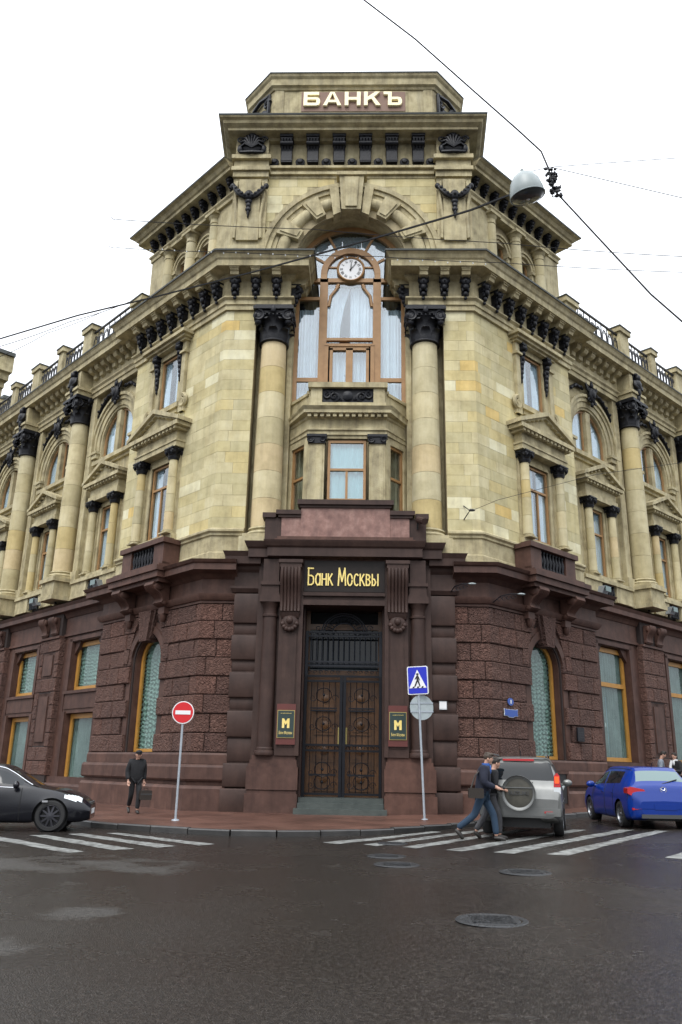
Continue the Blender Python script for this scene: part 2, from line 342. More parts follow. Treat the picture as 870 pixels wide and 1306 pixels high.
def text_mesh(body, size, m, depth=.02, xs=1., bold=0.):
    cu = bpy.data.curves.new('text', 'FONT'); cu.body = body; cu.size = size; cu.extrude = depth; cu.align_x = 'CENTER'; cu.align_y = 'CENTER'; cu.offset = bold
    o = bpy.data.objects.new('text', cu); COL.objects.link(o)
    dg = bpy.context.evaluated_depsgraph_get(); dg.update()
    me = bpy.data.meshes.new_from_object(o.evaluated_get(dg)); bpy.data.objects.remove(o)
    zs = [v.co.y for v in me.vertices]; xsr = [v.co.x for v in me.vertices]; cy = (max(zs)+min(zs))/2; cx = (max(xsr)+min(xsr))/2
    for v in me.vertices: v.co = ((v.co.x-cx)*xs, -v.co.z, v.co.y-cy)   # stand it up, facing -y
    me.materials.clear(); me.materials.append(MAT[m])
    return me, max(zs)-min(zs), (max(xsr)-min(xsr))*xs
def text_fit(body, w, h, m, depth=.02, bold=0.):
    me, hh, ww = text_mesh(body, 1, m, depth, 1, bold)
    for v in me.vertices: v.co.x *= w/ww; v.co.z *= h/hh
    return me
GLYPH = {'Б': (.46, [[(0, 0), (0, 1)], [(-.05, .97), (.42, .97)], [(0, .55), (.26, .55), (.42, .46), (.46, .29), (.42, .1), (.26, .02), (0, .02)]]),
 'а': (.38, [[(.38, 0), (.38, .66)], [(.38, .46), (.3, .62), (.17, .66), (.04, .54), (0, .33), (.04, .12), (.17, 0), (.3, .04), (.38, .2)]]),
 'н': (.36, [[(0, 0), (0, .66)], [(.36, 0), (.36, .66)], [(0, .35), (.36, .35)]]), 'к': (.36, [[(0, 0), (0, .66)], [(.02, .28), (.32, .66)], [(.1, .38), (.37, 0)]]),
 'М': (.62, [[(0, 0), (.07, 1)], [(.07, 1), (.31, .22)], [(.31, .22), (.55, 1)], [(.55, 1), (.62, 0)]]),
 'о': (.4, [[(.2+.2*math.cos(a), .33+.33*math.sin(a)) for a in [i*math.pi/8 for i in range(17)]]]), 'с': (.34, [[(.2+.2*math.cos(a), .33+.33*math.sin(a)) for a in [math.pi*(.28+1.44*i/12) for i in range(13)]]]),
 'в': (.34, [[(0, 0), (0, .66)], [(0, .64), (.2, .62), (.3, .5), (.2, .37), (0, .35)], [(.2, .36), (.34, .19), (.22, .02), (0, .02)]]), 'ы': (.5, [[(0, 0), (0, .66)], [(0, .38), (.18, .37), (.29, .2), (.18, .02), (0, .02)], [(.48, 0), (.48, .66)]])}
def stroke(mb, pts, w, y0, y1):
    for i in range(len(pts)-1):
        a, b = Vector(pts[i]), Vector(pts[i+1]); d = (b-a).normalized(); n = Vector((-d.y, d.x))*w/2; e = d*w*.32
        mb.prism([tuple(a-e+n), tuple(b+e+n), tuple(b+e-n), tuple(a-e-n)], y0+.0009*(i % 5), y1)
TAN = math.tan(R_(22.5)); C4 = math.sqrt(.5)
class Plan:
    """front line y=Yc up to the corner (Xc,Yc), then the wing at 45 degrees; u<0 front, u>0 wing; n outward"""
    def __init__(s, Xc, Yc): s.X, s.Y = Xc, Yc
    def pt(s, u, n=0., side=1):
        if u < 0: p = (s.X+u, s.Y-n)
        elif u == 0: p = (s.X+n*TAN, s.Y-n)
        else: p = (s.X+C4*(u+n), s.Y+C4*(u-n))
        return (side*p[0], p[1])
    def mat(s, side): return Matrix.Translation((side*s.X, s.Y, 0)) @ Matrix.Rotation(side*R_(45), 4, 'Z')
    def loc(s, side, u, n=0., z=0.):
        x, y = s.pt(u, n, side); return (x, y, z)
    def rz(s, side, u): return 0. if u < 0 else side*R_(45)
UP = Plan(4.95, .8)      # upper stone storeys
GR = Plan(5.1, .6)       # granite ground floor
def wing(side, s_, n, z): return UP.loc(side, s_, n, z)
def rect_fill(mb, x0, x1, z0, z1, holes, y0, y1):
    xs = sorted({x0, x1, *[h[0] for h in holes], *[h[1] for h in holes]}); zs = sorted({z0, z1, *[h[2] for h in holes], *[h[3] for h in holes]})
    xs = [x for x in xs if x0 <= x <= x1]; zs = [z for z in zs if z0 <= z <= z1]
    for i in range(len(xs)-1):
        j = 0
        while j < len(zs)-1:
            cx = (xs[i]+xs[i+1])/2
            def hole(k): cz = (zs[k]+zs[k+1])/2; return any(h[0] < cx < h[1] and h[2] < cz < h[3] for h in holes)
            if hole(j): j += 1; continue
            k = j
            while k+1 < len(zs)-1 and not hole(k+1): k += 1
            mb.box(xs[i], xs[i+1], y0, y1, zs[j], zs[k+1]); j = k+1
    return mb
def spandrel(mb, cx, a, zs, z1, y0, y1, n=16, rise=None):
    # fill between an arch (half width a, springing zs) and the line z1
    rise = rise or a
    pts = [(cx-a*math.cos(math.pi*i/n), zs+rise*math.sin(math.pi*i/n)) for i in range(n+1)]
    for i in range(n):
        p, q = pts[i], pts[i+1]
        if abs(p[0]-q[0]) > 1e-4: mb.prism([p, q, (q[0], z1), (p[0], z1)], y0, y1)
    return mb
def segs(a, b, holes):
    out = []; cur = a
    for h0, h1 in sorted(holes):
        if h1 <= cur or h0 >= b: continue
        if h0 > cur: out.append((cur, h0))
        cur = max(cur, h1)
    if cur < b: out.append((cur, b))
    return out
def courses(u0, u1, z0, z1, h, holes, length, rng, keep0=True):
    """blocks (u0,u1,z0,z1) laid in courses between holes given as (u0,u1,z0,z1)"""
    out = []; n = max(1, round((z1-z0)/h)); h = (z1-z0)/n
    for i in range(n):
        a, b = z0+i*h, z0+(i+1)*h; m = (a+b)/2
        for p, q in segs(u0, u1, [(x[0], x[1]) for x in holes if x[2] < m < x[3]]):
            x = p; first = True
            while x < q-1e-4:
                l = length*rng.uniform(.72, 1.3)*(.55 if first and i % 2 else 1)
                first = False
                if q-x-l < length*.45: l = q-x
                e = min(q, x+l)
                if abs(e) < .16: e = .3 if e >= 0 else -.3
                e = min(q, e); out.append((x, e, a, b, i)); x = e
    return out
def flat_block(plan, side, u0, u1, z0, z1, n0, n1, g=.0035):
    mb = MB(); u0 += g; u1 -= g; z0 += g; z1 -= g
    if u0 < 0 < u1: poly = [plan.pt(u0, n1), plan.pt(0, n1), plan.pt(u1, n1), plan.pt(u1, n0), plan.pt(0, n0), plan.pt(u0, n0)]
    else: poly = [plan.pt(u0, n1), plan.pt(u1, n1), plan.pt(u1, n0), plan.pt(u0, n0)]
    mb.prism(poly, z0, z1, 'z')
    return mb.mirror() if side < 0 else mb
def rough_block(plan, side, u0, u1, z0, z1, n0, n1, rng, amp=.03, g=.011, bev=.03, nu=None, nz=3, round_=False):
    u0 += g; u1 -= g; z0 += g; z1 -= g
    nu = nu or max(3, int((u1-u0)/.22))
    us = [u0]+[u0+bev+(u1-u0-2*bev)*i/nu for i in range(nu+1)]+[u1]
    if u0 < -.12 and u1 > .12:
        k = min(range(2, len(us)-2), key=lambda i: abs(us[i])) if len(us) > 4 else 2
        us[k] = 0
    zs = [z0]+[z0+bev+(z1-z0-2*bev)*i/nz for i in range(nz+1)]+[z1]
    mb = MB(); vs = []; fs = []
    U, Z = len(us), len(zs)
    for j, z in enumerate(zs):
        for i, u in enumerate(us):
            edge = i in (0, U-1) or j in (0, Z-1)
            nn = n1-bev if edge else n1+(0 if round_ else rng.uniform(-amp, amp*.9))
            x, y = plan.pt(u, nn); vs.append((x, y, z))
    for j in range(Z-1):
        for i in range(U-1): fs.append((j*U+i, j*U+i+1, (j+1)*U+i+1, (j+1)*U+i))
    ring = [(i, 0) for i in range(U)]+[(U-1, j) for j in range(1, Z)]+[(i, Z-1) for i in range(U-2, -1, -1)]+[(0, j) for j in range(Z-2, 0, -1)]
    b = len(vs)
    for i, j in ring: x, y = plan.pt(us[i], n0); vs.append((x, y, zs[j]))
    m = len(ring)
    for q in range(m):
        i, j = ring[q]; i2, j2 = ring[(q+1) % m]
        fs.append((j*U+i, b+q, b+(q+1) % m, j2*U+i2))
    mb.add(vs, fs)
    return mb.mirror() if side < 0 else mb
# ------------------------------------------------------------------ ornament library (shared meshes, facing -y)
def leaf(mb, a, r, z0, h, w, curl):
    ca, sa = math.cos(a), math.sin(a); vs = []; fs = []
    prof = [(0, 0, 1), (.02, .35, 1.0), (.03, .7, .9), (.10, .93, .75), (.20*curl, 1.0, .5), (.24*curl, .90, .25)]
    for dr, q, ww in prof:
        for t in (-1, -.33, .33, 1):
            rr = r+dr+(.03 if abs(t) < .5 else 0); x, y = rr, t*w/2*ww
            vs.append((x*ca-y*sa, x*sa+y*ca, z0+q*h))
    for i in range(len(prof)-1):
        for j in range(3): fs.append((i*4+j, i*4+j+1, i*4+j+5, i*4+j+4))
    mb.add(vs, fs)
def capital_mesh(rs, h, w, name, leaves=8):
    """composite capital: bell, two rows of leaves, corner volutes, moulded abacus"""
    mb = MB(); k = h/1.5
    mb.lathe([(rs, 0), (rs+.06*k, .03*k), (rs+.06*k, .1*k), (rs, .13*k), (rs*.98, .7*k), (rs*1.15, 1.0*k), (w*.47, 1.2*k)], 20)
    for i in range(leaves):
        a = 2*math.pi*i/leaves
        leaf(mb, a, rs, .12*k, .42*k, 2.2*rs*math.pi/leaves*.95, 1.0*k)
        leaf(mb, a+math.pi/leaves, rs, .14*k, .78*k, 2.2*rs*math.pi/leaves*.9, 1.2*k)
    q = w*.37; vr = w*.155
    for sx in (-1, 1):
        for sy in (-1, 1):
            mb.spiral((sx*q, sy*(w*.45), 1.02*k), vr, 1.7, .055*k, 'y', sx, a0=R_(90))
            mb.spiral((sx*(w*.45), sy*q, 1.02*k), vr, 1.7, .055*k, 'x', sy, a0=R_(90))
            mb.ell((sx*q, sy*(w*.43), 1.02*k), (vr*.9, .06*k, vr*.9), 10, 5); mb.ell((sx*(w*.43), sy*q, 1.02*k), (.06*k, vr*.9, vr*.9), 10, 5)
            mb.ell((sx*q, sy*q, .78*k), (vr*.6, vr*.6, .16*k), 8, 5)
    mb.box(-w*.44, w*.44, -w*.44, w*.44, 1.14*k, 1.26*k)
    mb.box(-w*.5, w*.5, -w*.5, w*.5, 1.28*k, 1.42*k); mb.box(-w*.46, w*.46, -w*.46, w*.46, 1.40*k, 1.5*k)
    for sx, sy in ((1, 0), (-1, 0), (0, 1), (0, -1)):
        mb.ell((sx*w*.48, sy*w*.48, 1.28*k), (.11*k if sy else .06*k, .06*k if sy else .11*k, .17*k), 8, 6)
        for t in range(-2, 3): mb.ell((sx*w*.455+(t*w*.1 if sy else 0), sy*w*.455+(t*w*.1 if sx else 0), 1.05*k), (.045*k, .045*k, .06*k), 6, 4)
    return mb.mesh(name, 'black_iron', 50)
CAP_BIG = capital_mesh(.54, 1.5, 1.6, 'capital')
CAP_WING = capital_mesh(.46, 1.4, 1.5, 'capital')
CAP_SMALL = capital_mesh(.2, .5, .62, 'capital', 6)
def console_mesh():
    # dark mask console: plate, brow, face, beard scroll and drop
    mb = MB()
    mb.prism([(-.0, 0), (-.32, 0), (-.36, -.1), (-.34, -.28), (-.2, -.4), (-.16, -.62), (-.12, -.78), (0, -.86)], -.14, .14, 'x')
    mb.box(-.2, .2, -.40, 0, -.03, .03)
    mb.ell((0, -.33, -.17), (.17, .12, .19)); mb.ell((0, -.43, -.19), (.04, .07, .07), 6, 4)
    for s_ in (-1, 1):
        mb.ell((s_*.16, -.26, -.1), (.07, .11, .11), 8, 5); mb.ell((s_*.07, -.42, -.12), (.05, .04, .03), 6, 4)
        mb.spiral((s_*.15, -.2, -.32), .1, 1.2, .03, 'x')
        mb.ell((s_*.11, -.2, -.5), (.06, .1, .12), 6, 5)
    mb.ell((0, -.3, -.40), (.12, .1, .15)); mb.ell((0, -.2, -.66), (.1, .09, .12)); mb.ell((0, -.16, -.84), (.07, .07, .08))
    return mb.mesh('console', 'black_iron', 50)
CONSOLE = console_mesh()
def scroll_console_mesh():
    # tower console: fluted block with two rolls
    mb = MB()
    mb.box(-.32, .32, -.62, 0, -.12, 0); mb.box(-.28, .28, -.56, 0, -.22, -.12)
    for i in range(4): mb.tube([(-.21+.14*i, -.5, -.2), (-.21+.14*i, -.46, -.42), (-.21+.14*i, -.25, -.62), (-.21+.14*i, -.2, -1.1), (-.21+.14*i, -.24, -1.32)], .075, 6)
    mb.tube([(-.3, -.42, -.42), (.3, -.42, -.42)], .13, 10); mb.tube([(-.27, -.2, -1.28), (.27, -.2, -1.28)], .12, 10)
    mb.box(-.25, .25, -.3, 0, -1.38, -.2)
    for s_ in (-1, 1): mb.ell((s_*.28, -.3, -.42), (.05, .15, .15), 6, 6)
    return mb.mesh('console', 'black_iron', 50)
CONSOLE_TOWER = scroll_console_mesh()
def shell_mesh():
    mb = MB(); mb.ell((0, -.05, 0), (.52, .16, .42), 16, 8)
    for i in range(9):
        a = R_(-20+220*i/8); mb.tube([(0, -.2, -.2), (.3*math.cos(a), -.26, .05+.3*math.sin(a)), (.52*math.cos(a), -.12, .05+.46*math.sin(a))], [.03, .06, .05], 5)
    for s_ in (-1, 1): mb.spiral((s_*.5, -.12, .28), .16, 1.4, .05, 'y', s_); mb.ell((s_*.5, -.1, -.2), (.13, .1, .22), 8, 5)
    mb.tube([(-.5, -.12, -.38), (0, -.24, -.46), (.5, -.12, -.38)], .07, 6); mb.ell((0, -.16, .48), (.16, .1, .12))
    return mb.mesh('shell_cartouche', 'black_iron', 50)
SHELL = shell_mesh()
BOSS = MB().lathe([(.05, 0), (.2, .02), (.21, .08), (.12, .12), (.1, .2), (.02, .22)], 12).mesh('boss', 'black_iron', 45)
BOSS.transform(Matrix.Rotation(R_(90), 4, 'X'))
def garland_mesh():
    mb = MB()
    for s_ in (-1, 1):
        pts = [(s_*(.68-.58*q), -.12-.06*math.sin(q*3.1), .42-.55*math.sin(q*1.57)) for q in [i/9 for i in range(10)]]
        mb.tube(pts, [.07+.05*math.sin(3.1*i/9) for i in range(10)], 6)
        mb.ell((s_*.70, -.1, .45), (.12, .1, .14), 8, 5)
        for i in range(2, 9, 2): mb.ell((pts[i][0], pts[i][1]-.08, pts[i][2]+.05), (.08, .06, .08), 6, 4)
    mb.ell((0, -.16, -.05), (.2, .14, .24)); mb.ell((0, -.3, -.05), (.08, .05, .1), 6, 4)
    for z, r in ((-.32, .16), (-.52, .12), (-.72, .13), (-.9, .07), (-1.02, .04)): mb.ell((0, -.12, z), (r, .1, .14), 8, 5)
    return mb.mesh('garland', 'black_iron', 50)
GARLAND = garland_mesh()
def corbel_mesh():
    mb = MB(); mb.box(-.16, .16, -.28, 0, -.1, 0)
    for z, r, y in ((-.24, .17, -.24), (-.46, .14, -.18), (-.66, .15, -.14), (-.88, .12, -.12), (-1.08, .12, -.1), (-1.3, .09, -.09), (-1.5, .07, -.08), (-1.66, .045, -.06)): mb.ell((0, y*.6, z), (r, abs(y), .14), 8, 5)
    for s_ in (-1, 1): mb.spiral((s_*.13, -.2, -.24), .13, 1.3, .04, 'x'); mb.ell((s_*.12, -.08, -.75), (.06, .08, .12), 6, 4)
    mb.prism([(0, 0), (-.2, 0), (-.1, -1.2), (0, -1.5)], -.09, .09, 'x')
    return mb.mesh('corbel', 'black_iron', 50)
CORBEL = corbel_mesh()
def cartouche_mesh():
    mb = MB(); mb.ell((0, -.12, 0), (.28, .17, .4), 12, 8); mb.ell((0, -.26, .02), (.17, .08, .25), 10, 6)
    for s_ in (-1, 1):
        mb.spiral((s_*.28, -.14, .28), .17, 1.4, .05, 'y', s_); mb.spiral((s_*.24, -.14, -.3), .13, 1.3, .045, 'y', -s_)
        mb.tube([(s_*.34, -.12, .2), (s_*.5, -.14, .42), (s_*.42, -.12, .62)], [.07, .06, .02], 5)
    mb.ell((0, -.15, .5), (.14, .1, .16)); mb.ell((0, -.14, .7), (.08, .07, .12), 6, 5); mb.ell((0, -.12, -.48), (.1, .08, .14), 8, 5)
    return mb.mesh('cartouche', 'black_iron', 50)
CARTOUCHE = cartouche_mesh()
def herm_mesh():
    mb = MB(); mb.ell((0, -.2, .55), (.14, .15, .2), 10, 7); mb.ell((0, -.16, .15), (.26, .2, .32), 10, 7); mb.ell((0, -.14, -.25), (.2, .17, .3), 8, 6)
    mb.ell((0, -.12, -.6), (.13, .13, .25), 8, 6); mb.ell((0, -.1, .76), (.17, .14, .1), 8, 5)
    for s_ in (-1, 1): mb.tube([(s_*.22, -.14, .3), (s_*.32, -.2, .05), (s_*.18, -.3, -.15)], [.09, .08, .05], 6)
    mb.box(-.2, .2, -.08, 0, -.8, .85)
    return mb.mesh('herm', 'black_iron', 55)
HERM = herm_mesh()
def panel_ornament_mesh(w, h):
    mb = MB(); mb.box(-w/2, w/2, -.03, 0, -h/2, h/2)
    mb.lathe([(.05, 0), (h*.28, .02), (h*.34, .09), (h*.2, .12), (.03, .14)], 14)
    o = len(mb.v)-14*5
    for i in range(o, len(mb.v)):
        x, y, z = mb.v[i]; mb.v[i] = (x, -.03-z, y)
    for s_ in (-1, 1):
        for k, (x, r) in enumerate(((.27, .36), (.42, .3))):
            mb.spiral((s_*w*x, -.07, (.06 if k else -.06)*h), h*r, 1.5, .05, 'y', s_*(1 if k else -1), a0=R_(90 if k else -90))
        mb.tube([(s_*w*.12, -.06, -h*.3), (s_*w*.3, -.08, h*.35), (s_*w*.47, -.06, -h*.1)], .045, 5)
    mb.tube([(-w/2, -.03, -h/2), (w/2, -.03, -h/2), (w/2, -.03, h/2), (-w/2, -.03, h/2)], .04, 4, True)
    return mb.mesh('scroll_panel', 'black_iron', 50)
def grille_panel_mesh(w, h, bars):
    mb = MB()
    for i in range(bars+1):
        x = -w/2+w*i/bars; mb.tube([(x, 0, 0), (x, 0, h)], .022, 5)
        if i < bars:
            c = x+w/bars/2
            mb.tube([(c+.14*math.cos(a)*w/bars/.4, 0, h*.5+h*.34*math.sin(a)) for a in [k*2*math.pi/10 for k in range(10)]], .025, 4, True)
            mb.spiral((c, 0, h*.25), .1, 1.2, .022, 'y', n=10); mb.spiral((c, 0, h*.75), .1, 1.2, .022, 'y', -1, n=10)
    mb.box(-w/2, w/2, -.03, .03, -.02, .05); mb.box(-w/2, w/2, -.05, .05, h-.04, h+.04)
    return mb.mesh('railing_panel', 'black_iron', 45)
BALUSTER = MB().lathe([(.05, 0), (.06, .05), (.035, .12), (.075, .3), (.045, .45), (.03, .52), (.06, .58), (.05, .62)], 8).mesh('baluster', 'black_iron', 45)
def bracket_mesh(w, h, d, name, m):
    # scroll bracket: upper roll, fluted waist, lower roll
    mb = MB(); n = 6
    mb.prism([(0, 0), (-d, 0), (-d*1.02, -h*.18), (-d*.62, -h*.42), (-d*.36, -h*.7), (-d*.42, -h*.9), (-d*.2, -h), (0, -h)], -w/2*.86, w/2*.86, 'x')
    for i in range(n):
        x = -w/2+w*(i+.5)/n
        mb.tube([(x, -d*.94, -.02), (x, -d*1.02, -h*.14), (x, -d*.92, -h*.27), (x, -d*.62, -h*.42), (x, -d*.4, -h*.62), (x, -d*.36, -h*.76), (x, -d*.44, -h*.88)], w/n*.5, 6)
    for s_ in (-1, 1): mb.ell((s_*w*.46, -d*.66, -h*.2), (.05, d*.3, h*.17), 8, 6); mb.ell((s_*w*.44, -d*.24, -h*.86), (.04, d*.18, h*.11), 8, 5)
    return mb.mesh(name, m, 50)
BRACKET_GR = bracket_mesh(.62, .85, .75, 'scroll_bracket', 'granite')
BRACKET_PIER = bracket_mesh(.55, .85, .35, 'scroll_bracket', 'granite')
BRACKET_PORTAL = bracket_mesh(.72, 1.9, .42, 'scroll_bracket', 'granite_dark')
# ------------------------------------------------------------------ the bank building (built in units, scaled by S)
BANK = empty('bank_building', label='ornate corner bank of yellow stone above brown granite, with clock and gilt lettering', cat='building')
BANK.scale = (S, S, S); BANK.location = (0, 0, .0)
rng = random.Random(3)
def window(M4, x0, x1, z0, z1, y, wood='wood', mull=(), trans=(), arch=0., fw=.1, curtain='curtain', glass='glass', parent=None, cells=None, drape=.0, depth=.55, split=None):
    """window with frame (the part), panes, curtain and a dark room lining (its pieces); arch = rise of an arched head"""
    def f(v): return tuple(M4 @ Vector(v))
    cx, a = (x0+x1)/2, (x1-x0)/2
    mb = MB(M4)
    if arch:
        mb.box(x0, x0+fw, y-.05, y+.05, z0, z1); mb.box(x1-fw, x1, y-.05, y+.05, z0, z1)
        n = 18
        for i in range(n):
            t0, t1 = math.pi*i/n, math.pi*(i+1)/n
            def pt(t, r): return (cx-(a-r)*math.cos(t), z1+(arch-r)*math.sin(t))
            mb.prism([pt(t0, 0), pt(t1, 0), pt(t1, fw), pt(t0, fw)], y-.05, y+.05)
    else:
        mb.box(x0, x0+fw, y-.05, y+.05, z0, z1); mb.box(x1-fw, x1, y-.05, y+.05, z0, z1); mb.box(x0+fw, x1-fw, y-.05, y+.05, z1-fw, z1)
    mb.box(x0+fw, x1-fw, y-.05, y+.05, z0, z0+fw*.8)
    top = z1+arch*.93 if arch else z1-fw
    for m in mull:
        mx, ma, mz = m if isinstance(m, tuple) else (m, z0+fw*.8, top if not arch else z1+arch*math.sqrt(max(.05, 1-((m-cx)/a)**2))-fw*.6)
        mb.box(mx-fw*.45, mx+fw*.45, y-.04, y+.04, ma, mz)
    for tz in trans: mb.box(x0+fw, x1-fw, y-.062, y+.045, tz-fw*.45, tz+fw*.45)
    w = mb.build('window', wood, parent or BANK)
    # panes
    xs = sorted([x0+fw*.5, x1-fw*.5]+[m for m in mull if not isinstance(m, tuple)]); zs = sorted([z0+fw*.4]+list(trans)+[z1 if arch else z1-fw*.5])
    for i in range(len(xs)-1):
        for j in range(len(zs)-1):
            MB(M4).box(xs[i]+.01, xs[i+1]-.01, y+.005, y+.012, zs[j]+.004, zs[j+1]-.004).build('pane', glass, w)
    if arch:
        pts = [(cx-(a-.04)*math.cos(math.pi*i/18), z1+(arch-.04)*math.sin(math.pi*i/18)) for i in range(19)]
        MB(M4).prism(pts, y+.005, y+.012).build('pane', glass, w)
    zt = z1+arch
    if curtain == 'lace':
        nx, nz = 44, int((zt-z0)*22); vs = []; ox = rng.uniform(0, 9)
        for j in range(nz+1):
            for i in range(nx+1):
                u = i/nx; z = z0+.02+(zt-z0-.04)*j/nz; hw = a-.03 if not arch or z <= z1 else (a-.03)*math.sqrt(max(.0004, 1-((z-z1)/arch)**2))
                x = cx+hw*(2*u-1); k = (x-cx)/.24; ph = z/.16+.6*abs(math.sin(k*math.pi))+1.1*noise.noise((x*1.6+ox, z*1.2, ox))
                vs.append((x, y+.12+.05*math.sin(ph*2*math.pi)+.03*abs(math.sin(k*math.pi)), z))
        MB(M4).add(vs, [(j*(nx+1)+i, j*(nx+1)+i+1, (j+1)*(nx+1)+i+1, (j+1)*(nx+1)+i) for j in range(nz) for i in range(nx)]).build('curtain', 'lace', w, smooth=80)
    elif curtain:
        n = max(14, int((x1-x0)*16)); vs = []; fs = []
        drp = [(x0+.04, x1-.04)] if not split else [(x0+.04, cx-split), (cx+split, x1-.04)]
        mbc = MB(M4)
        for p, q in drp:
            vs = []; fs = []
            for i in range(n+1):
                x = p+(q-p)*i/n; dy = .035*math.sin(i*1.9)+.02*math.sin(i*.77+1)
                ztop = zt-.02 if not arch else z1+arch*math.sqrt(max(0, 1-((x-cx)/a)**2))-.02
                zb = z0+drape*(.5+.5*math.sin(i*.5)) if drape else z0+.02
                vs += [(x, y+.10+dy, zb), (x, y+.10+dy*.6, ztop)]
            for i in range(n): fs.append((2*i, 2*i+2, 2*i+3, 2*i+1))
            mbc.add(vs, fs)
        mbc.build('curtain', curtain, w, smooth=80)
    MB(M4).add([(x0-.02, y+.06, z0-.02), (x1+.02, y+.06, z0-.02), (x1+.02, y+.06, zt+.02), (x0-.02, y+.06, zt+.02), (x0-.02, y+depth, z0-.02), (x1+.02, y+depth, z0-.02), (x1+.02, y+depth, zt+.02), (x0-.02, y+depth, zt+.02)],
            [(4, 5, 6, 7), (0, 1, 5, 4), (3, 2, 6, 7), (0, 3, 7, 4), (1, 2, 6, 5)]).build('room_shade_box', 'room', w)
    return w
ID = Matrix.Identity(4)
def column(loc, r, zb, zt, cap, caph, drums, rz=0., base=True, m='drum', rt=.88):
    """column part = core; pieces: base, drums, capital"""
    x, y = loc[0], loc[1]
    core = MB().lathe([(r*.9, zb), (r*rt*.9, zt)], 20, (x, y, 0)).build('column', 'mortar', BANK, smooth=40)
    if base:
        bm_ = MB().box(-r*1.32, r*1.32, -r*1.32, r*1.32, 0, r*.22).lathe([(r*1.28, r*.22), (r*1.34, r*.34), (r*1.26, r*.46), (r*1.1, r*.5), (r*1.1, r*.58), (r*1.2, r*.66), (r*1.14, r*.78), (r, r*.84)], 24)
        bm_.build('column_base', 'stone', core, (x, y, zb-r*.84), rz, smooth=35)
    n = drums
    for i in range(n):
        def rad(q): return r*(1-(1-rt)*q**1.6)
        a, b = i/n, (i+1)/n; hh = (zt-zb)
        MB().lathe([(rad(a), a*hh+.006), (rad((a+b)/2), (a+b)/2*hh), (rad(b), b*hh-.006)], 24).build('drum', m, core, (x, y, zb), 0, smooth=40)
    if cap:
        place('capital', cap, core, (x, y, zt), rz)
    return core

ENT = [(-.2, 19.1), (.10, 19.1), (.10, 19.3), (.16, 19.32), (.16, 19.5), (.26, 19.58), (.26, 19.64), (.10, 19.66), (.10, 20.42), (.22, 20.5), (.30, 20.56), (.30, 20.62), (.86, 20.66), (.86, 20.92), (.92, 20.98), (.98, 21.12), (1.06, 21.2), (-.2, 21.2)]
EAVE = [(-.3, 21.202), (1.10, 21.202), (1.11, 21.27), (-.3, 21.5)]
def modillion_mesh():
    return MB().prism([(0, 0), (-.66, 0), (-.66, -.1), (-.6, -.14), (-.56, -.26), (-.34, -.3), (-.3, -.34), (0, -.4)], -.17, .17, 'x').box(-.2, .2, -.7, 0, -.04, .02).mesh('modillion', 'stone', 30)
MODIL = modillion_mesh()
MODIL_S = MB().prism([(0, 0), (-.5, 0), (-.5, -.16), (-.42, -.26), (-.2, -.32), (-.16, -.5), (0, -.55)], -.16, .16, 'x').box(-.19, .19, -.54, 0, -.05, .015).mesh('modillion', 'stone', 30)

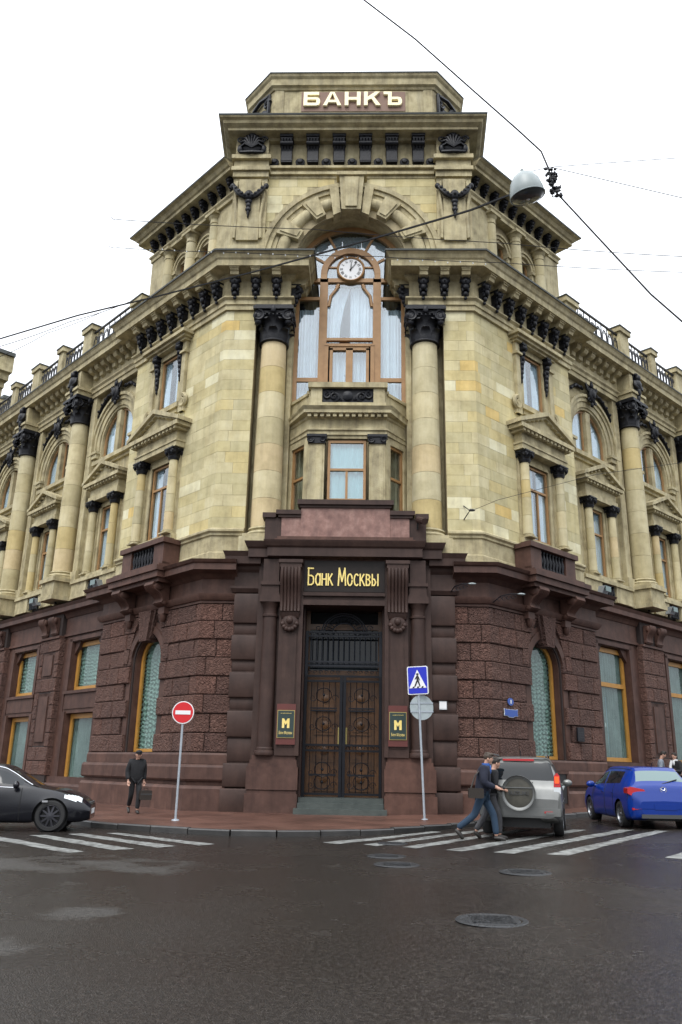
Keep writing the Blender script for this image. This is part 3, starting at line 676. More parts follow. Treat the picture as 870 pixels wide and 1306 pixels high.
for side in (1, -1):
    MW = UP.mat(side)
    def sx(s_): return side*s_
    # -------- stone pavilion wall: backing with openings, then the ashlar pieces
    wc = 4.0
    mb = MB().box(side*3.75 if side > 0 else -4.95, 4.95 if side > 0 else -3.75, .84, 1.9, 8.8, 19.1)
    mb.M = MW
    h1 = (sx(wc)-.72, sx(wc)+.72, 10.3, 13.45); h2 = (sx(wc)-.74, sx(wc)+.74, 16.0, 18.5)
    rect_fill(mb, min(sx(0), sx(7.0)), max(sx(0), sx(7.0)), 8.8, 19.1, [h1, h2], .04, .7)
    wallo = mb.build('wall_backing', 'mortar', BANK)
    holes = [(wc-1.5, wc+1.5, 9.9, 14.7), (wc-1.2, wc+1.2, 15.7, 19.1)]
    for (u0, u1, z0, z1, ci) in courses(-1.2, 7.0, 9.95, 19.1, .435, holes, 1.05, rng):
        flat_block(UP, side, u0, u1, z0, z1, -.06, rng.uniform(-.004, .004)).build('ashlar_block', 'ashlar', wallo)
    # surrounds set flush in the wall
    mb = MB(MW)
    rect_fill(mb, sx(wc)-1.5, sx(wc)+1.5, 9.9, 14.7, [h1], -.01, .3)
    rect_fill(mb, sx(wc)-1.2, sx(wc)+1.2, 15.7, 19.1, [h2], -.01, .3)
    mb.build('window_surround', 'stone', BANK)
    # base course with string moulding
    path = [UP.pt(-1.2), UP.pt(0), UP.pt(7.0)]
    mb = MB().sweep([(-.1, 8.75), (.10, 8.75), (.10, 9.0), (.06, 9.04), (.06, 9.62), (.12, 9.66), (.12, 9.74), (.2, 9.8), (.2, 9.87), (.05, 9.96), (-.1, 9.96)], path)
    (mb if side > 0 else mb.mirror()).build('base_course', 'stone', BANK)
    # lower window group
    window(MW, h1[0], h1[1], h1[2], h1[3], .09, mull=[(sx(wc), 10.3, 12.4)], trans=[12.45], curtain='curtain', split=.14, drape=.0)
    mb = MB(MW); c = sx(wc)
    mb.box(c-.88, c-.72, -.06, .2, 10.25, 13.6); mb.box(c+.72, c+.88, -.06, .2, 10.25, 13.6); mb.box(c-.88, c+.88, -.06, .2, 13.45, 13.62)
    mb.box(c-1.55, c+1.55, -.25, .1, 9.95, 10.2)
    mb.build('window_frame_stone', 'stone', BANK)
    for q in (-1, 1):
        x, y = UP.pt(wc+q*1.25, .22, side)
        MB(MW).box(c+q*1.25-.2, c+q*1.25+.2, -.1, .05, 10.2, 13.62).build('pilaster_strip', 'stone', BANK)
        column((x, y), .2, 10.36, 13.3, CAP_SMALL, .5, 4, side*R_(45))
    mb = MB(MW)
    mb.box(c-1.62, c+1.62, -.42, .02, 13.82, 14.04); mb.box(c-1.66, c+1.66, -.46, .02, 14.04, 14.12); mb.box(c-1.58, c+1.58, -.38, .02, 14.12, 14.5)
    mb.build('lintel', 'stone', BANK)
    ped = MB(MW)
    ped.box(c-1.95, c+1.95, -.66, .02, 14.62, 14.8); ped.box(c-1.78, c+1.78, -.48, .02, 14.5, 14.6)
    ped.prism([(c-1.9, 14.8), (c+1.9, 14.8), (c, 15.55)], -.42, .02)
    for q in (-1, 1):
        ped.prism([(c+q*2.05, 14.78), (c+q*2.05, 14.95), (c, 15.82), (c, 15.62)], -.68, .0); ped.prism([(c+q*1.85, 14.82), (c+q*1.85, 14.86), (c, 15.62), (c, 15.52)], -.56, -.42)
    ped = ped.build('pediment', 'stone', BANK)
    for i in range(13):
        x = c-1.68+3.36*i/12; MB(MW).box(x-.075, x+.075, -.6, -.46, 14.5, 14.62).build('dentil', 'stone', ped)
    for q in (-1, 1):
        for i in range(5):
            t = (i+.6)/5.4; x = c+q*(1.72*(1-t)); z = 14.86+.64*t
            MB(MW).box(x-.07, x+.07, -.54, -.42, z-.02, z+.1).build('dentil', 'stone', ped)
    # upper window group
    window(MW, h2[0], h2[1], h2[2], h2[3], .09, curtain='curtain', split=.2)
    mb = MB(MW)
    for q in (-1, 1):
        mb.box(c+q*.92-.17, c+q*.92+.17, -.05, .1, 15.9, 18.75); mb.box(c+q*1.22-.14, c+q*1.22+.14, -.16, .1, 15.5, 18.75)
        mb.spiral((c+q*1.34, -.12, 15.95), .3, 1.4, .1, 'y', -q, a0=R_(90)); mb.box(c+q*1.3-.16, c+q*1.3+.16, -.14, .1, 15.5, 16.0)
        mb.box(c+q*1.22-.2, c+q*1.22+.2, -.26, .1, 18.2, 18.3)
    mb.box(c-1.05, c+1.05, -.06, .1, 18.5, 18.75); mb.box(c-1.1, c+1.1, -.22, .2, 15.78, 16.0); mb.box(c-.95, c+.95, -.12, .1, 15.6, 15.78)
    mb.box(c-1.55, c+1.55, -.42, .06, 18.85, 18.97); mb.box(c-1.68, c+1.68, -.54, .06, 18.97, 19.12); mb.box(c-1.45, c+1.45, -.3, .06, 18.75, 18.85)
    mb.build('window_frame_stone', 'stone', BANK, smooth=30)
    for q in (-1, 1): place('corbel', CORBEL, BANK, tuple(MW @ Vector((c+q*.92, -.05, 18.78))), side*R_(45))
    # -------- main entablature of the pavilion
    p = [(2.5, 1.75), (2.5, .8), (4.95, .8), UP.pt(7.0), (UP.pt(7.0)[0]-.5, UP.pt(7.0)[1]+.5)]
    mb = MB().sweep(ENT, p); mb.prism([(2.48, 1.8), (2.48, .83), (4.95, .83), (9.85, 5.76), (9.2, 6.4), (4.6, 1.8)], 19.08, 21.2, 'z')
    (mb if side > 0 else mb.mirror()).build('entablature', 'stone', BANK)
    mb = MB().sweep(EAVE, p); (mb if side > 0 else mb.mirror()).build('eaves_sheet', 'roof_metal', BANK)
    us = [-2.0, -1.16, -.32]+[.42+.845*i for i in range(8)]
    for u in us:
        lx, ly, _ = UP.loc(side, u, .10); rz = UP.rz(side, u)
        place('modillion', MODIL, BANK, (lx, ly, 20.64), rz)
        place('console', CONSOLE, BANK, (lx, ly, 20.38), rz, (1.02, 1.02, 1.0))
    for i in range(2): place('modillion', MODIL, BANK, (side*2.4, 1.05+i*.62, 20.64), -side*R_(90))
    place('console', CONSOLE, BANK, (side*2.4, 1.08, 20.38), -side*R_(90), (1.02, 1.02, 1.0))
    # big column beside the centre window, on a plinth in the recess
    cc = column((side*3.02, 1.1), .56, 10.0, 17.65, CAP_BIG, 1.5, 7)
    MB().box(side*3.02-.85, side*3.02+.85, .3, 1.7, 8.9, 9.53).build('pedestal', 'stone', BANK)
    MB().box(side*2.9-.42 if side > 0 else -3.66, side*2.9+.76 if side > 0 else -2.48, 1.5, 1.9, 8.8, 19.1).build('pilaster', 'stone', BANK)

    # ------------------------------------------------------------ the long wing
    NW = -.53; YW = .53                       # wall plane, local y
    for bi, sb in enumerate((9.43, 15.76, 22.09)):
        if bi == 2 and side > 0: pass
        c = sx(sb)
        mb = MB(MW)
        xa, xb = c-3.165, c+3.165
        rect_fill(mb, xa, xb, 8.8, 15.0, [(c-.62, c+.62, 9.95, 13.05)], YW, YW+.6)
        rect_fill(mb, xa, xb, 15.0, 19.2, [(c-1.5, c+1.5, 15.5, 19.2)], YW, YW+.6); spandrel(mb, c, 1.5, 16.5, 19.2, YW, YW+.6)
        mb.build('wing_wall', 'stone', BANK)
        # arched window pair with a stone mullion
        w = window(MW, c-1.48, c+1.48, 15.55, 16.5, YW+.2, arch=1.48, mull=[c-.30, c+.30], curtain='curtain', drape=.0, split=.5 if bi else .3)
        mb = MB(MW)
        mb.arc(c, 16.5, 1.5, 1.62, YW+.04, YW+.3); mb.arc(c, 16.5, 1.62, 1.9, YW-.06, YW+.3); mb.arc(c, 16.5, 1.9, 2.1, YW-.12, YW+.1); mb.arc(c, 16.5, 2.1, 2.24, YW-.2, YW+.1)
        for q in (-1, 1):
            mb.box(c+q*1.76-.14, c+q*1.76+.14, YW-.06, YW+.3, 15.6, 16.5); mb.box(c+q*2.0-.1, c+q*2.0+.1, YW-.12, YW+.1, 15.6, 16.5); mb.box(c+q*1.95-.42, c+q*1.95+.42, YW-.26, YW+.1, 16.02, 16.16); mb.box(c+q*1.95-.36, c+q*1.95+.36, YW-.2, YW+.1, 15.8, 16.02)
        mb.box(c-.19, c+.19, YW+.0, YW+.28, 15.6, 17.9)
        mb.box(c-1.75, c+1.75, YW-.28, YW+.3, 15.36, 15.56); mb.box(c-1.65, c+1.65, YW-.12, YW+.05, 15.2, 15.36)
        mb.build('archivolt', 'stone', BANK, smooth=35)
        place('cartouche', CARTOUCHE, BANK, tuple(MW @ Vector((c, YW-.16, 18.72))), side*R_(45))
        for q in (-1, 1):
            mbg = MB(MW)
            mbg.tube([(c+q*.5, YW-.12, 18.95), (c+q*1.1, YW-.1, 18.98), (c+q*1.75, YW-.08, 18.55), (c+q*2.2, YW-.06, 17.95), (c+q*2.35, YW-.06, 17.5)], [.07, .09, .08, .06, .03], 6)
            for t in range(5): mbg.ell((c+q*(.7+.3*t), YW-.16, 18.98-.11*t*t*.35), (.09, .08, .08), 6, 4)
            mbg.build('garland', 'black_iron', BANK, smooth=50)
        # window below: frame, little columns, lintel, pediment
        window(MW, c-.62, c+.62, 9.95, 13.05, YW+.08, trans=[11.9], curtain='curtain', split=.18)
        for q in (-1, 1):
            lx, ly = UP.pt(sb+q*1.02, NW+.25, side)
            MB(MW).box(c+q*1.02-.2, c+q*1.02+.2, YW-.1, YW+.05, 9.8, 13.2).build('pilaster_strip', 'stone', BANK)
            column((lx, ly), .19, 9.98, 12.85, CAP_SMALL, .5, 3, side*R_(45))
        mb = MB(MW); mb.box(c-.76, c-.62, YW-.05, YW+.2, 9.9, 13.2); mb.box(c+.62, c+.76, YW-.05, YW+.2, 9.9, 13.2); mb.box(c-.76, c+.76, YW-.05, YW+.2, 13.05, 13.22)
        mb.box(c-1.4, c+1.4, YW-.42, YW+.02, 13.34, 13.6); mb.box(c-1.34, c+1.34, YW-.36, YW+.02, 13.6, 13.98)
        mb.build('lintel', 'stone', BANK)
        ped = MB(MW); ped.box(c-1.7, c+1.7, YW-.62, YW+.02, 14.1, 14.26); ped.prism([(c-1.6, 14.26), (c+1.6, 14.26), (c, 14.92)], YW-.4, YW+.02); ped.box(c-1.5, c+1.5, YW-.44, YW+.02, 13.98, 14.1)
        for q in (-1, 1): ped.prism([(c+q*1.78, 14.24), (c+q*1.78, 14.4), (c, 15.16), (c, 14.98)], YW-.64, YW)
        ped = ped.build('pediment', 'stone', BANK)
        for i in range(11):
            x = c-1.4+2.8*i/10; MB(MW).box(x-.07, x+.07, YW-.56, YW-.42, 13.99, 14.1).build('dentil', 'stone', ped)
        for q in (-1, 1):
            for i in range(4):
                t = (i+.6)/4.4; x = c+q*(1.45*(1-t)); z = 14.3+.56*t; MB(MW).box(x-.06, x+.06, YW-.52, YW-.4, z-.02, z+.09).build('dentil', 'stone', ped)
        # parapet with dark balusters below the window
        pp = MB(MW); pp.box(c-2.1, c+2.1, YW-.5, YW+.0, 9.5, 9.66); pp.box(c-2.1, c-.62, YW-.42, YW, 8.8, 9.5); pp.box(c+.62, c+2.1, YW-.42, YW, 8.8, 9.5); pp.box(c-1.3, c+1.3, YW-.4, YW, 9.66, 9.82)
        pp = pp.build('window_parapet', 'stone', BANK)
        MB(MW).box(c-.62, c+.62, YW-.1, YW-.06, 8.85, 9.5).build('parapet_back', 'black_iron', pp)
        for i in range(6): place('baluster', BALUSTER, pp, tuple(MW @ Vector((c-.5+.2*i, YW-.3, 8.87))), 0)
    for ci, sc_ in enumerate((12.6, 18.93, 25.26)):
        x, y = UP.pt(sc_, -.08, side)
        column((x, y), .47, 10.25, 17.85, CAP_WING, 1.4, 7, side*R_(45))
        c = sx(sc_); mb = MB(MW)
        mb.box(c-.72, c+.72, -.62, YW, 8.8, 9.0); mb.box(c-.66, c+.66, -.55, YW, 9.0, 9.66); mb.box(c-.76, c+.76, -.66, YW, 9.66, 9.84)
        for q in (-1, 1): mb.box(c+q*.86-.24, c+q*.86+.24, YW-.24, YW+.1, 9.0, 19.2); mb.box(c+q*.86-.3, c+q*.86+.3, YW-.32, YW+.1, 9.66, 10.2); mb.box(c+q*.86-.28, c+q*.86+.28, YW-.3, YW+.1, 8.8, 9.0)
        mb.build('pedestal', 'stone', BANK)
        mb = MB(MW); mb.box(c-.62, c+.62, -.55, .5, 19.22, 19.52); mb.box(c-.7, c+.7, -.64, .5, 19.52, 19.66); mb.box(c-.52, c+.52, -.45, .5, 19.66, 20.6)
        mb.build('entablature_block', 'stone', BANK)
        place('herm', HERM, BANK, tuple(MW @ Vector((c, -.42, 19.95))), side*R_(45), (1, 1, .95))
    # wing entablature and eaves
    pa, pb = UP.pt(6.9, -.28), UP.pt(28, -.28)
    mb = MB().sweep([(-.4, 19.2), (.06, 19.2), (.06, 19.42), (.12, 19.44), (.12, 19.6), (.2, 19.68), (.2, 19.74), (.04, 19.76), (.04, 20.5), (.12, 20.62), (.8, 20.68), (.8, 20.92), (.86, 20.98), (.92, 21.12), (.98, 21.2), (-.4, 21.2)], [pa, pb])
    (mb if side > 0 else mb.mirror()).build('entablature', 'stone', BANK)
    mb = MB().sweep([(-.4, 21.202), (1.0, 21.202), (1.01, 21.26), (-.4, 21.45)], [pa, pb]); (mb if side > 0 else mb.mirror()).build('eaves_sheet', 'roof_metal', BANK)
    i = 0; u = 7.75
    while u < 27:
        if min(abs(u-q) for q in (12.6, 18.93, 25.26)) > .6:
            lx, ly, _ = UP.loc(side, u, -.24); place('modillion', MODIL_S, BANK, (lx, ly, 20.66), side*R_(45))
        u += .633
    # roof parapet: stone posts with iron panels between
    RP = grille_panel_mesh(2.2, 1.5, 7) if side > 0 else RP
    for i, u in enumerate([7.5]+[12.6, 15.76, 18.93, 22.09, 25.26]):
        c = sx(u); big = u in (12.6, 18.93, 25.26, 7.5); hw = .46 if big else .28
        mb = MB(MW); mb.box(c-hw, c+hw, -.12, .36, 21.3, 23.15-(.5 if u == 7.5 else 0)); mb.box(c-hw-.1, c+hw+.1, -.22, .46, 23.15-(.5 if u == 7.5 else 0), 23.4-(.5 if u == 7.5 else 0)); mb.box(c-hw-.04, c+hw+.04, -.16, .4, 21.3, 21.75)
        po = mb.build('parapet_post', 'stone', BANK)
        MB(MW).box(c-hw-.14, c+hw+.14, -.26, .5, 23.402-(.5 if u == 7.5 else 0), 23.46-(.5 if u == 7.5 else 0)).build('post_cap', 'roof_metal', po)
    for a, b in ((8.0, 12.6), (12.6, 15.76), (15.76, 18.93), (18.93, 22.09), (22.09, 25.26)):
        w_ = b-a-.76; o = place('railing_panel', RP, BANK, tuple(MW @ Vector((sx((a+b)/2+.0), .05, 21.5))), side*R_(45), (w_/2.2, 1, 1))
    mb = MB(MW); mb.box(min(sx(7.2), sx(27)), max(sx(7.2), sx(27)), -.02, .3, 21.3, 21.52); mb.build('parapet_base', 'stone', BANK)
    # block of the house behind the wing facade
    mb = MB(MW); mb.box(min(sx(6.5), sx(28)), max(sx(6.5), sx(28)), 1.6, 9, 0, 21.2); mb.build('wing_body', 'stone', BANK)
# ------------------------------------------------------------------ granite ground floor
for side in (1, -1):
    MG = GR.mat(side)
    def sx(s_): return side*s_
    gc = 3.55                                  # arched window centre along the granite pavilion
    GE = 7.25                                  # end of the granite pavilion
    mb = MB(); mb.box(3.7 if side > 0 else -5.1, 5.1 if side > 0 else -3.7, .68, 1.7, .0, 8.6)
    mb.M = MG; c = sx(gc)
    xs = sorted((sx(0), sx(GE)))
    rect_fill(mb, xs[0], xs[1], .0, 5.3, [(c-1.0, c+1.0, 1.98, 5.3)], .08, .75)
    rect_fill(mb, xs[0], xs[1], 5.3, 8.6, [(c-1.0, c+1.0, 5.3, 6.6)], .08, .75); spandrel(mb, c, 1.0, 5.3, 6.6, .08, .75)
    gw = mb.build('granite_wall', 'joint', BANK)
    hs = []
    zz = [1.98+.64*i for i in range(9)]
    for i in range(8):
        w_ = 1.1 if i % 2 == 0 else 1.48
        if i == 5: w_ = 1.06
        if i == 6: w_ = 1.5
        if i == 7: w_ = .62+.5
        hs.append((gc-w_, gc+w_, zz[i], zz[i+1]))
    for (u0, u1, z0, z1, ci) in courses(-1.25, GE, 1.98, 7.1, .64, hs, .98, rng):
        rough_block(GR, side, u0, u1, z0, z1, -.1, .03+(.0 if ci % 2 else .04), rng, amp=.014).build('rusticated_block', 'granite_rough', gw)
    # window, jamb mouldings, arch ring, keystone
    window(MG, c-.95, c+.95, 2.0, 5.35, .42, wood='wood_ochre', arch=.93, fw=.14, curtain='lace', glass='glass_low')
    mb = MB(MG)
    for q in (-1, 1):
        mb.box(c+q*1.06-.09, c+q*1.06+.09, .14, .5, 2.0, 5.3); mb.box(c+q*1.24-.16, c+q*1.24+.16, .04, .3, 2.0, 5.3)
    mb.arc(c, 5.3, .97, 1.1, .14, .5); mb.arc(c, 5.3, 1.1, 1.36, -.02, .3); mb.arc(c, 5.3, 1.36, 1.55, .03, .3)
    mb.build('arch_moulding', 'granite', gw, smooth=35)
    for q in (-1, 1):   # splayed voussoir blocks beside the ring
        mb = MB(MG); mb.prism([(c+q*1.3, 5.3), (c+q*1.62, 5.3), (c+q*1.62, 5.84), (c+q*1.2, 5.84)], -.06, .2); mb.prism([(c+q*.95, 6.5), (c+q*1.62, 6.5), (c+q*1.62, 7.06), (c+q*.62, 7.06)], -.05, .2)
        mb.prism([(c+q*1.22, 5.88), (c+q*1.62, 5.88), (c+q*1.62, 6.45), (c+q*.98, 6.45)], -.03, .2)
        mb.build('voussoir', 'granite_rough', gw)
    mb = MB(MG); mb.prism([(c-.26, 6.05), (c+.26, 6.05), (c+.46, 7.2), (c-.46, 7.2)], -.22, .3); mb.prism([(c-.34, 6.15), (c-.26, 6.15), (c-.46, 7.2), (c-.62, 7.2)], -.1, .3); mb.prism([(c+.34, 6.15), (c+.26, 6.15), (c+.46, 7.2), (c+.62, 7.2)], -.1, .3)
    mb.build('keystone', 'granite_rough', gw)
    # plinth and moulded band below
    path = [GR.pt(-1.25), GR.pt(0), GR.pt(GE)]
    for nm, pr, ln in (('plinth_block', [(-.1, .0), (.33, .0), (.33, .82), (.24, .92), (-.1, .92)], 1.5), ('plinth_fascia', [(-.1, .93), (.16, .93), (.16, 1.05), (-.1, 1.05)], 9), ('plinth_band', [(-.1, 1.06), (.26, 1.06), (.3, 1.12), (.3, 1.5), (.26, 1.57), (.2, 1.6), (-.1, 1.6)], 1.9), ('sill_course', [(-.1, 1.61), (.12, 1.61), (.12, 1.9), (.08, 1.97), (-.1, 1.97)], 2.3)):
        u = -1.25
        while u < GE-.01:
            e = min(GE, u+ln*rng.uniform(.85, 1.15)); e = GE if GE-e < .5 else e
            if abs(e) < .4: e = .5
            pth = [GR.pt(u+.004)]+([GR.pt(0)] if u < 0 < e else [])+[GR.pt(e-.004)]
            if u < 0 and e < 0: pth = [GR.pt(u+.004), GR.pt(e-.004)]
            mb = MB().sweep(pr, pth); (mb if side > 0 else mb.mirror()).build(nm, 'granite', gw, smooth=25); u = e
    if side > 0:
        nb_ = MB(MG).box(2.85, 3.85, -.345, -.30, .5, 1.5).build('basement_window', 'black', BANK); MB(MG).box(2.75, 3.95, -.40, -.31, 1.5, 1.6).box(2.77, 2.85, -.37, -.3, .46, 1.5).box(3.85, 3.93, -.37, -.3, .46, 1.5).build('stone_rim', 'granite', nb_); MB(MG).tube([(3.35, -.36, .8), (3.35, -.44, 1.0), (3.5, -.44, 1.15)], .07, 8).build('vent_pipe', 'zinc', nb_, smooth=50)
    # entablature of the granite floor
    GENT = [(-.3, 7.1), (.06, 7.1), (.06, 7.18), (.12, 7.2), (.2, 7.32), (.22, 7.42), (.06, 7.44), (.06, 7.96), (.14, 8.0), (.22, 8.1), (.3, 8.14), (.62, 8.2), (.62, 8.42), (.68, 8.46), (.74, 8.56), (-.3, 8.8)]
    ex, ey = GR.pt(GE)
    mb = MB().sweep(GENT, [GR.pt(-1.25), GR.pt(0), (ex, ey), (ex-.5, ey+.5)]); (mb if side > 0 else mb.mirror()).build('granite_entablature', 'granite', BANK, smooth=25)
    # balcony on scroll brackets
    b = MB(MG); b.box(c-1.75, c+1.75, -.78, .1, 8.05, 8.2); b.box(c-1.85, c+1.85, -.92, .1, 8.2, 8.44); b.box(c-1.92, c+1.92, -1.0, .1, 8.44, 8.62); b.box(c-1.75, c+1.75, -.82, .1, 8.62, 8.74)
    b.box(c-1.55, c-.85, -.56, -.3, 8.74, 9.62); b.box(c+.85, c+1.55, -.56, -.3, 8.74, 9.62); b.box(c-1.55, c+1.55, -.58, -.26, 8.74, 8.88); b.box(c-1.65, c+1.65, -.66, -.2, 9.62, 9.82)
    b.box(c-1.55, c-1.25, -.3, .15, 8.74, 9.62); b.box(c+1.25, c+1.55, -.3, .15, 8.74, 9.62); b.box(c-1.62, c-1.2, -.2, .15, 9.62, 9.8); b.box(c+1.2, c+1.62, -.2, .15, 9.62, 9.8)
    bal = b.build('balcony', 'granite', BANK)
    MB(MG).box(c-.9, c+.9, -.34, -.3, 8.85, 9.62).build('balcony_back', 'black_iron', bal)
    for i in range(8): place('baluster', BALUSTER, bal, tuple(MG @ Vector((c-.75+.214*i, -.45, 8.88))), 0, (1.2, 1.2, 1.17))
    for q in (-1, 1):
        place('scroll_bracket', BRACKET_GR, bal, tuple(MG @ Vector((c+q*1.25, -.12, 8.06))), side*R_(45))
        MB(MG).box(c+q*1.25-.2, c+q*1.25+.2, -.26, -.05, 6.95, 7.2).lathe([(.06, -.3), (.12, -.2), (.14, 0)], 8, (c+q*1.25, -.16, 6.95)).build('bracket_drop', 'granite', bal, smooth=40)
    # -------- granite wing: piers, windows, plain band and cornice
    WN = -.18                                  # wall plane relative to UP
    MU = UP.mat(side); YG = .18
    for bi, sb in enumerate((9.4, 15.73, 22.06)):
        c = sx(sb); mb = MB(MU)
        tall = side > 0
        if tall: holes = [(c-1.32, c+1.32, 2.0, 6.75)]
        else: holes = [(c-1.32, c+1.32, 4.6, 6.75), (c-1.32, c+1.32, .72, 3.62)]
        rect_fill(mb, c-3.165, c+3.165, .0, 8.6, holes, YG, YG+.6); mb.build('granite_wing_wall', 'granite', BANK)
        if tall:
            window(MU, c-1.3, c+1.3, 2.02, 6.72, YG+.3, wood='wood_ochre', trans=[5.15], fw=.2, curtain='blind', glass='glass_low', depth=.9)
        else:
            window(MU, c-1.3, c+1.3, 4.62, 6.72, YG+.3, wood='wood_ochre', fw=.19, curtain='lace', glass='glass_low')
            window(MU, c-1.3, c+1.3, .74, 3.6, YG+.3, wood='wood_ochre', fw=.2, curtain='blind', glass='glass_low')
        fr = MB(MU)   # shouldered head and jambs
        zb = 2.0 if tall else 4.6
        for q in (-1, 1):
            fr.prism([(c+q*1.32, 6.2), (c+q*1.32, 6.77), (c+q*.78, 6.77), (c+q*1.0, 6.5)], YG+.1, YG+.34); fr.box(c+q*1.45-.12, c+q*1.45+.12, YG-.06, YG+.1, zb, 6.9); fr.box(c+q*1.72-.1, c+q*1.72+.1, YG-.03, YG+.1, .9, 7.0)
            if not tall: fr.box(c+q*1.45-.12, c+q*1.45+.12, YG-.06, YG+.1, .7, 3.7)
        fr.box(c-1.57, c+1.57, YG-.06, YG+.1, 6.78, 6.95)
        if not tall: fr.box(c-1.5, c+1.5, YG-.04, YG+.1, 3.8, 4.45); fr.box(c-1.6, c+1.6, YG-.12, YG+.1, 4.45, 4.58)
        else: fr.box(c-1.6, c+1.6, YG-.16, YG+.1, 1.82, 1.98)
        fr.build('window_frame_stone', 'granite', BANK)
        MB(MU).box(c-2.2, c+2.2, YG-.1, YG+.02, 7.05, 7.16).box(c-2.1, c+2.1, YG-.06, YG+.02, 7.16, 7.9).build('frieze_panel', 'granite', BANK)
    for sc_ in (12.55, 18.88, 25.2):
        pl = Plan(UP.X, UP.Y); pier = MB(MU).box(sx(sc_)-1.0, sx(sc_)+1.0, -.06, .3, .0, 8.6).build('granite_pier', 'joint', BANK)
        zz = [1.0+.6*i for i in range(11)]
        for i in range(10):
            z0, z1 = zz[i], zz[i+1]
            panel = (2.2 < (z0+z1)/2 < 4.5) or (side < 0 and 5.1 < (z0+z1)/2 < 6.4)
            sp = [(-1.04, -.62), (.62, 1.04)] if panel else ([(-1.04, .1), (.1, 1.04)] if i % 2 else [(-1.04, -.35), (-.35, .4), (.4, 1.04)])
            for a, b_ in sp:
                rough_block(UP, side, sc_+a, sc_+b_, z0, z1, -.2, .1, rng, amp=.014).build('rusticated_block', 'granite_rough', pier)
        MB(MU).box(sx(sc_)-.6, sx(sc_)+.6, -.06, .1, 2.25, 4.55).box(sx(sc_)-.45, sx(sc_)+.45, -.1, .1, 2.42, 4.4).build('pier_panel', 'granite', pier)
        if side < 0: MB(MU).box(sx(sc_)-.6, sx(sc_)+.6, -.06, .1, 5.2, 6.38).box(sx(sc_)-.45, sx(sc_)+.45, -.1, .1, 5.34, 6.26).build('pier_panel', 'granite', pier)
        for q in (-1, 1): place('scroll_bracket', BRACKET_PIER, pier, tuple(MU @ Vector((sx(sc_)+q*.52, -.08, 7.95))), side*R_(45))
        MB(MU).box(sx(sc_)-1.02, sx(sc_)+1.02, -.16, .2, 7.0, 7.1).build('pier_moulding', 'granite', pier)
    pa, pb = UP.pt(6.9, WN), UP.pt(28, WN)
    mb = MB().sweep([(-.2, 7.9), (.1, 7.9), (.16, 8.02), (.22, 8.1), (.42, 8.16), (.42, 8.36), (.5, 8.5), (-.2, 8.78)], [pa, pb]); (mb if side > 0 else mb.mirror()).build('granite_entablature', 'granite', BANK)
    pa = UP.pt(6.6, WN)
    mb = MB().sweep([(-.2, 0), (.34, 0), (.34, .62), (.26, .7), (.14, .72), (.14, .98), (-.2, .98)] if side < 0 else [(-.2, 0), (.34, 0), (.34, .82), (.26, .92), (.14, .93), (.14, 1.06), (.28, 1.1), (.28, 1.5), (.2, 1.6), (.1, 1.62), (.1, 1.85), (-.2, 1.85)], [pa, pb]); (mb if side > 0 else mb.mirror()).build('plinth', 'granite', BANK)
    # -------- smooth cushion blocks flanking the portal
    zj = [.15, .92, 1.66, 2.1, 2.49, 3.38, 3.79, 4.68, 5.07, 5.96, 6.36, 7.5]
    st = MB().box(min(side*3.0, side*3.88), max(side*3.0, side*3.88), .5, 1.7, .0, 9.0).build('corner_pier', 'granite_dark', BANK)
    XP = Plan(9, .42)
    for z0, z1, pr, hw in ((.0, .86, .34, .52), (.88, 1.66, .22, .48), (1.68, 2.47, .02, .40), (2.49, 3.37, .1, .46), (3.39, 3.78, 0, .4), (3.8, 4.67, .1, .46), (4.69, 5.06, 0, .4), (5.08, 5.95, .1, .46), (5.97, 6.34, 0, .4), (6.36, 7.44, .1, .44)):
        xc = side*3.46
        mb = MB(); b_ = .06
        x0, x1 = xc-hw, xc+hw; y = .48-pr
        mb.taper(x0, x1, y+b_, 1.0, z0+.01, x0, x1, y+b_, 1.0, z1-.01); mb.taper(x0+b_, x1-b_, y, y+b_+.001, z0+.01+b_, x0+b_, x1-b_, y, y+b_+.001, z1-.01-b_)
        mb = MB(); prof = [(0, z0+.008), (-b_*.7, z0+.02), (-b_, z0+.06), (-b_, z1-.06), (-b_*.7, z1-.02), (0, z1-.008)]
        mb.prism([(y+b_+p, z) for p, z in prof]+[(1.0, z1-.008), (1.0, z0+.008)], x0, x1, 'x')
        mb.build('cushion_block', 'granite_dark', st, smooth=25)
    e = MB(); xa, xb = 3.0, 3.95
    e.sweep([(-.3, 7.46), (.06, 7.46), (.14, 7.6), (.14, 7.68), (.02, 7.7), (.02, 8.2), (.1, 8.3), (.14, 8.4), (.34, 8.46), (.36, 8.72), (.44, 8.9), (-.3, 9.0)], [(3.0, .45), (3.92, .45), (3.92, 1.0)])
    (e if side > 0 else e.mirror()).build('granite_entablature', 'granite_dark', st)

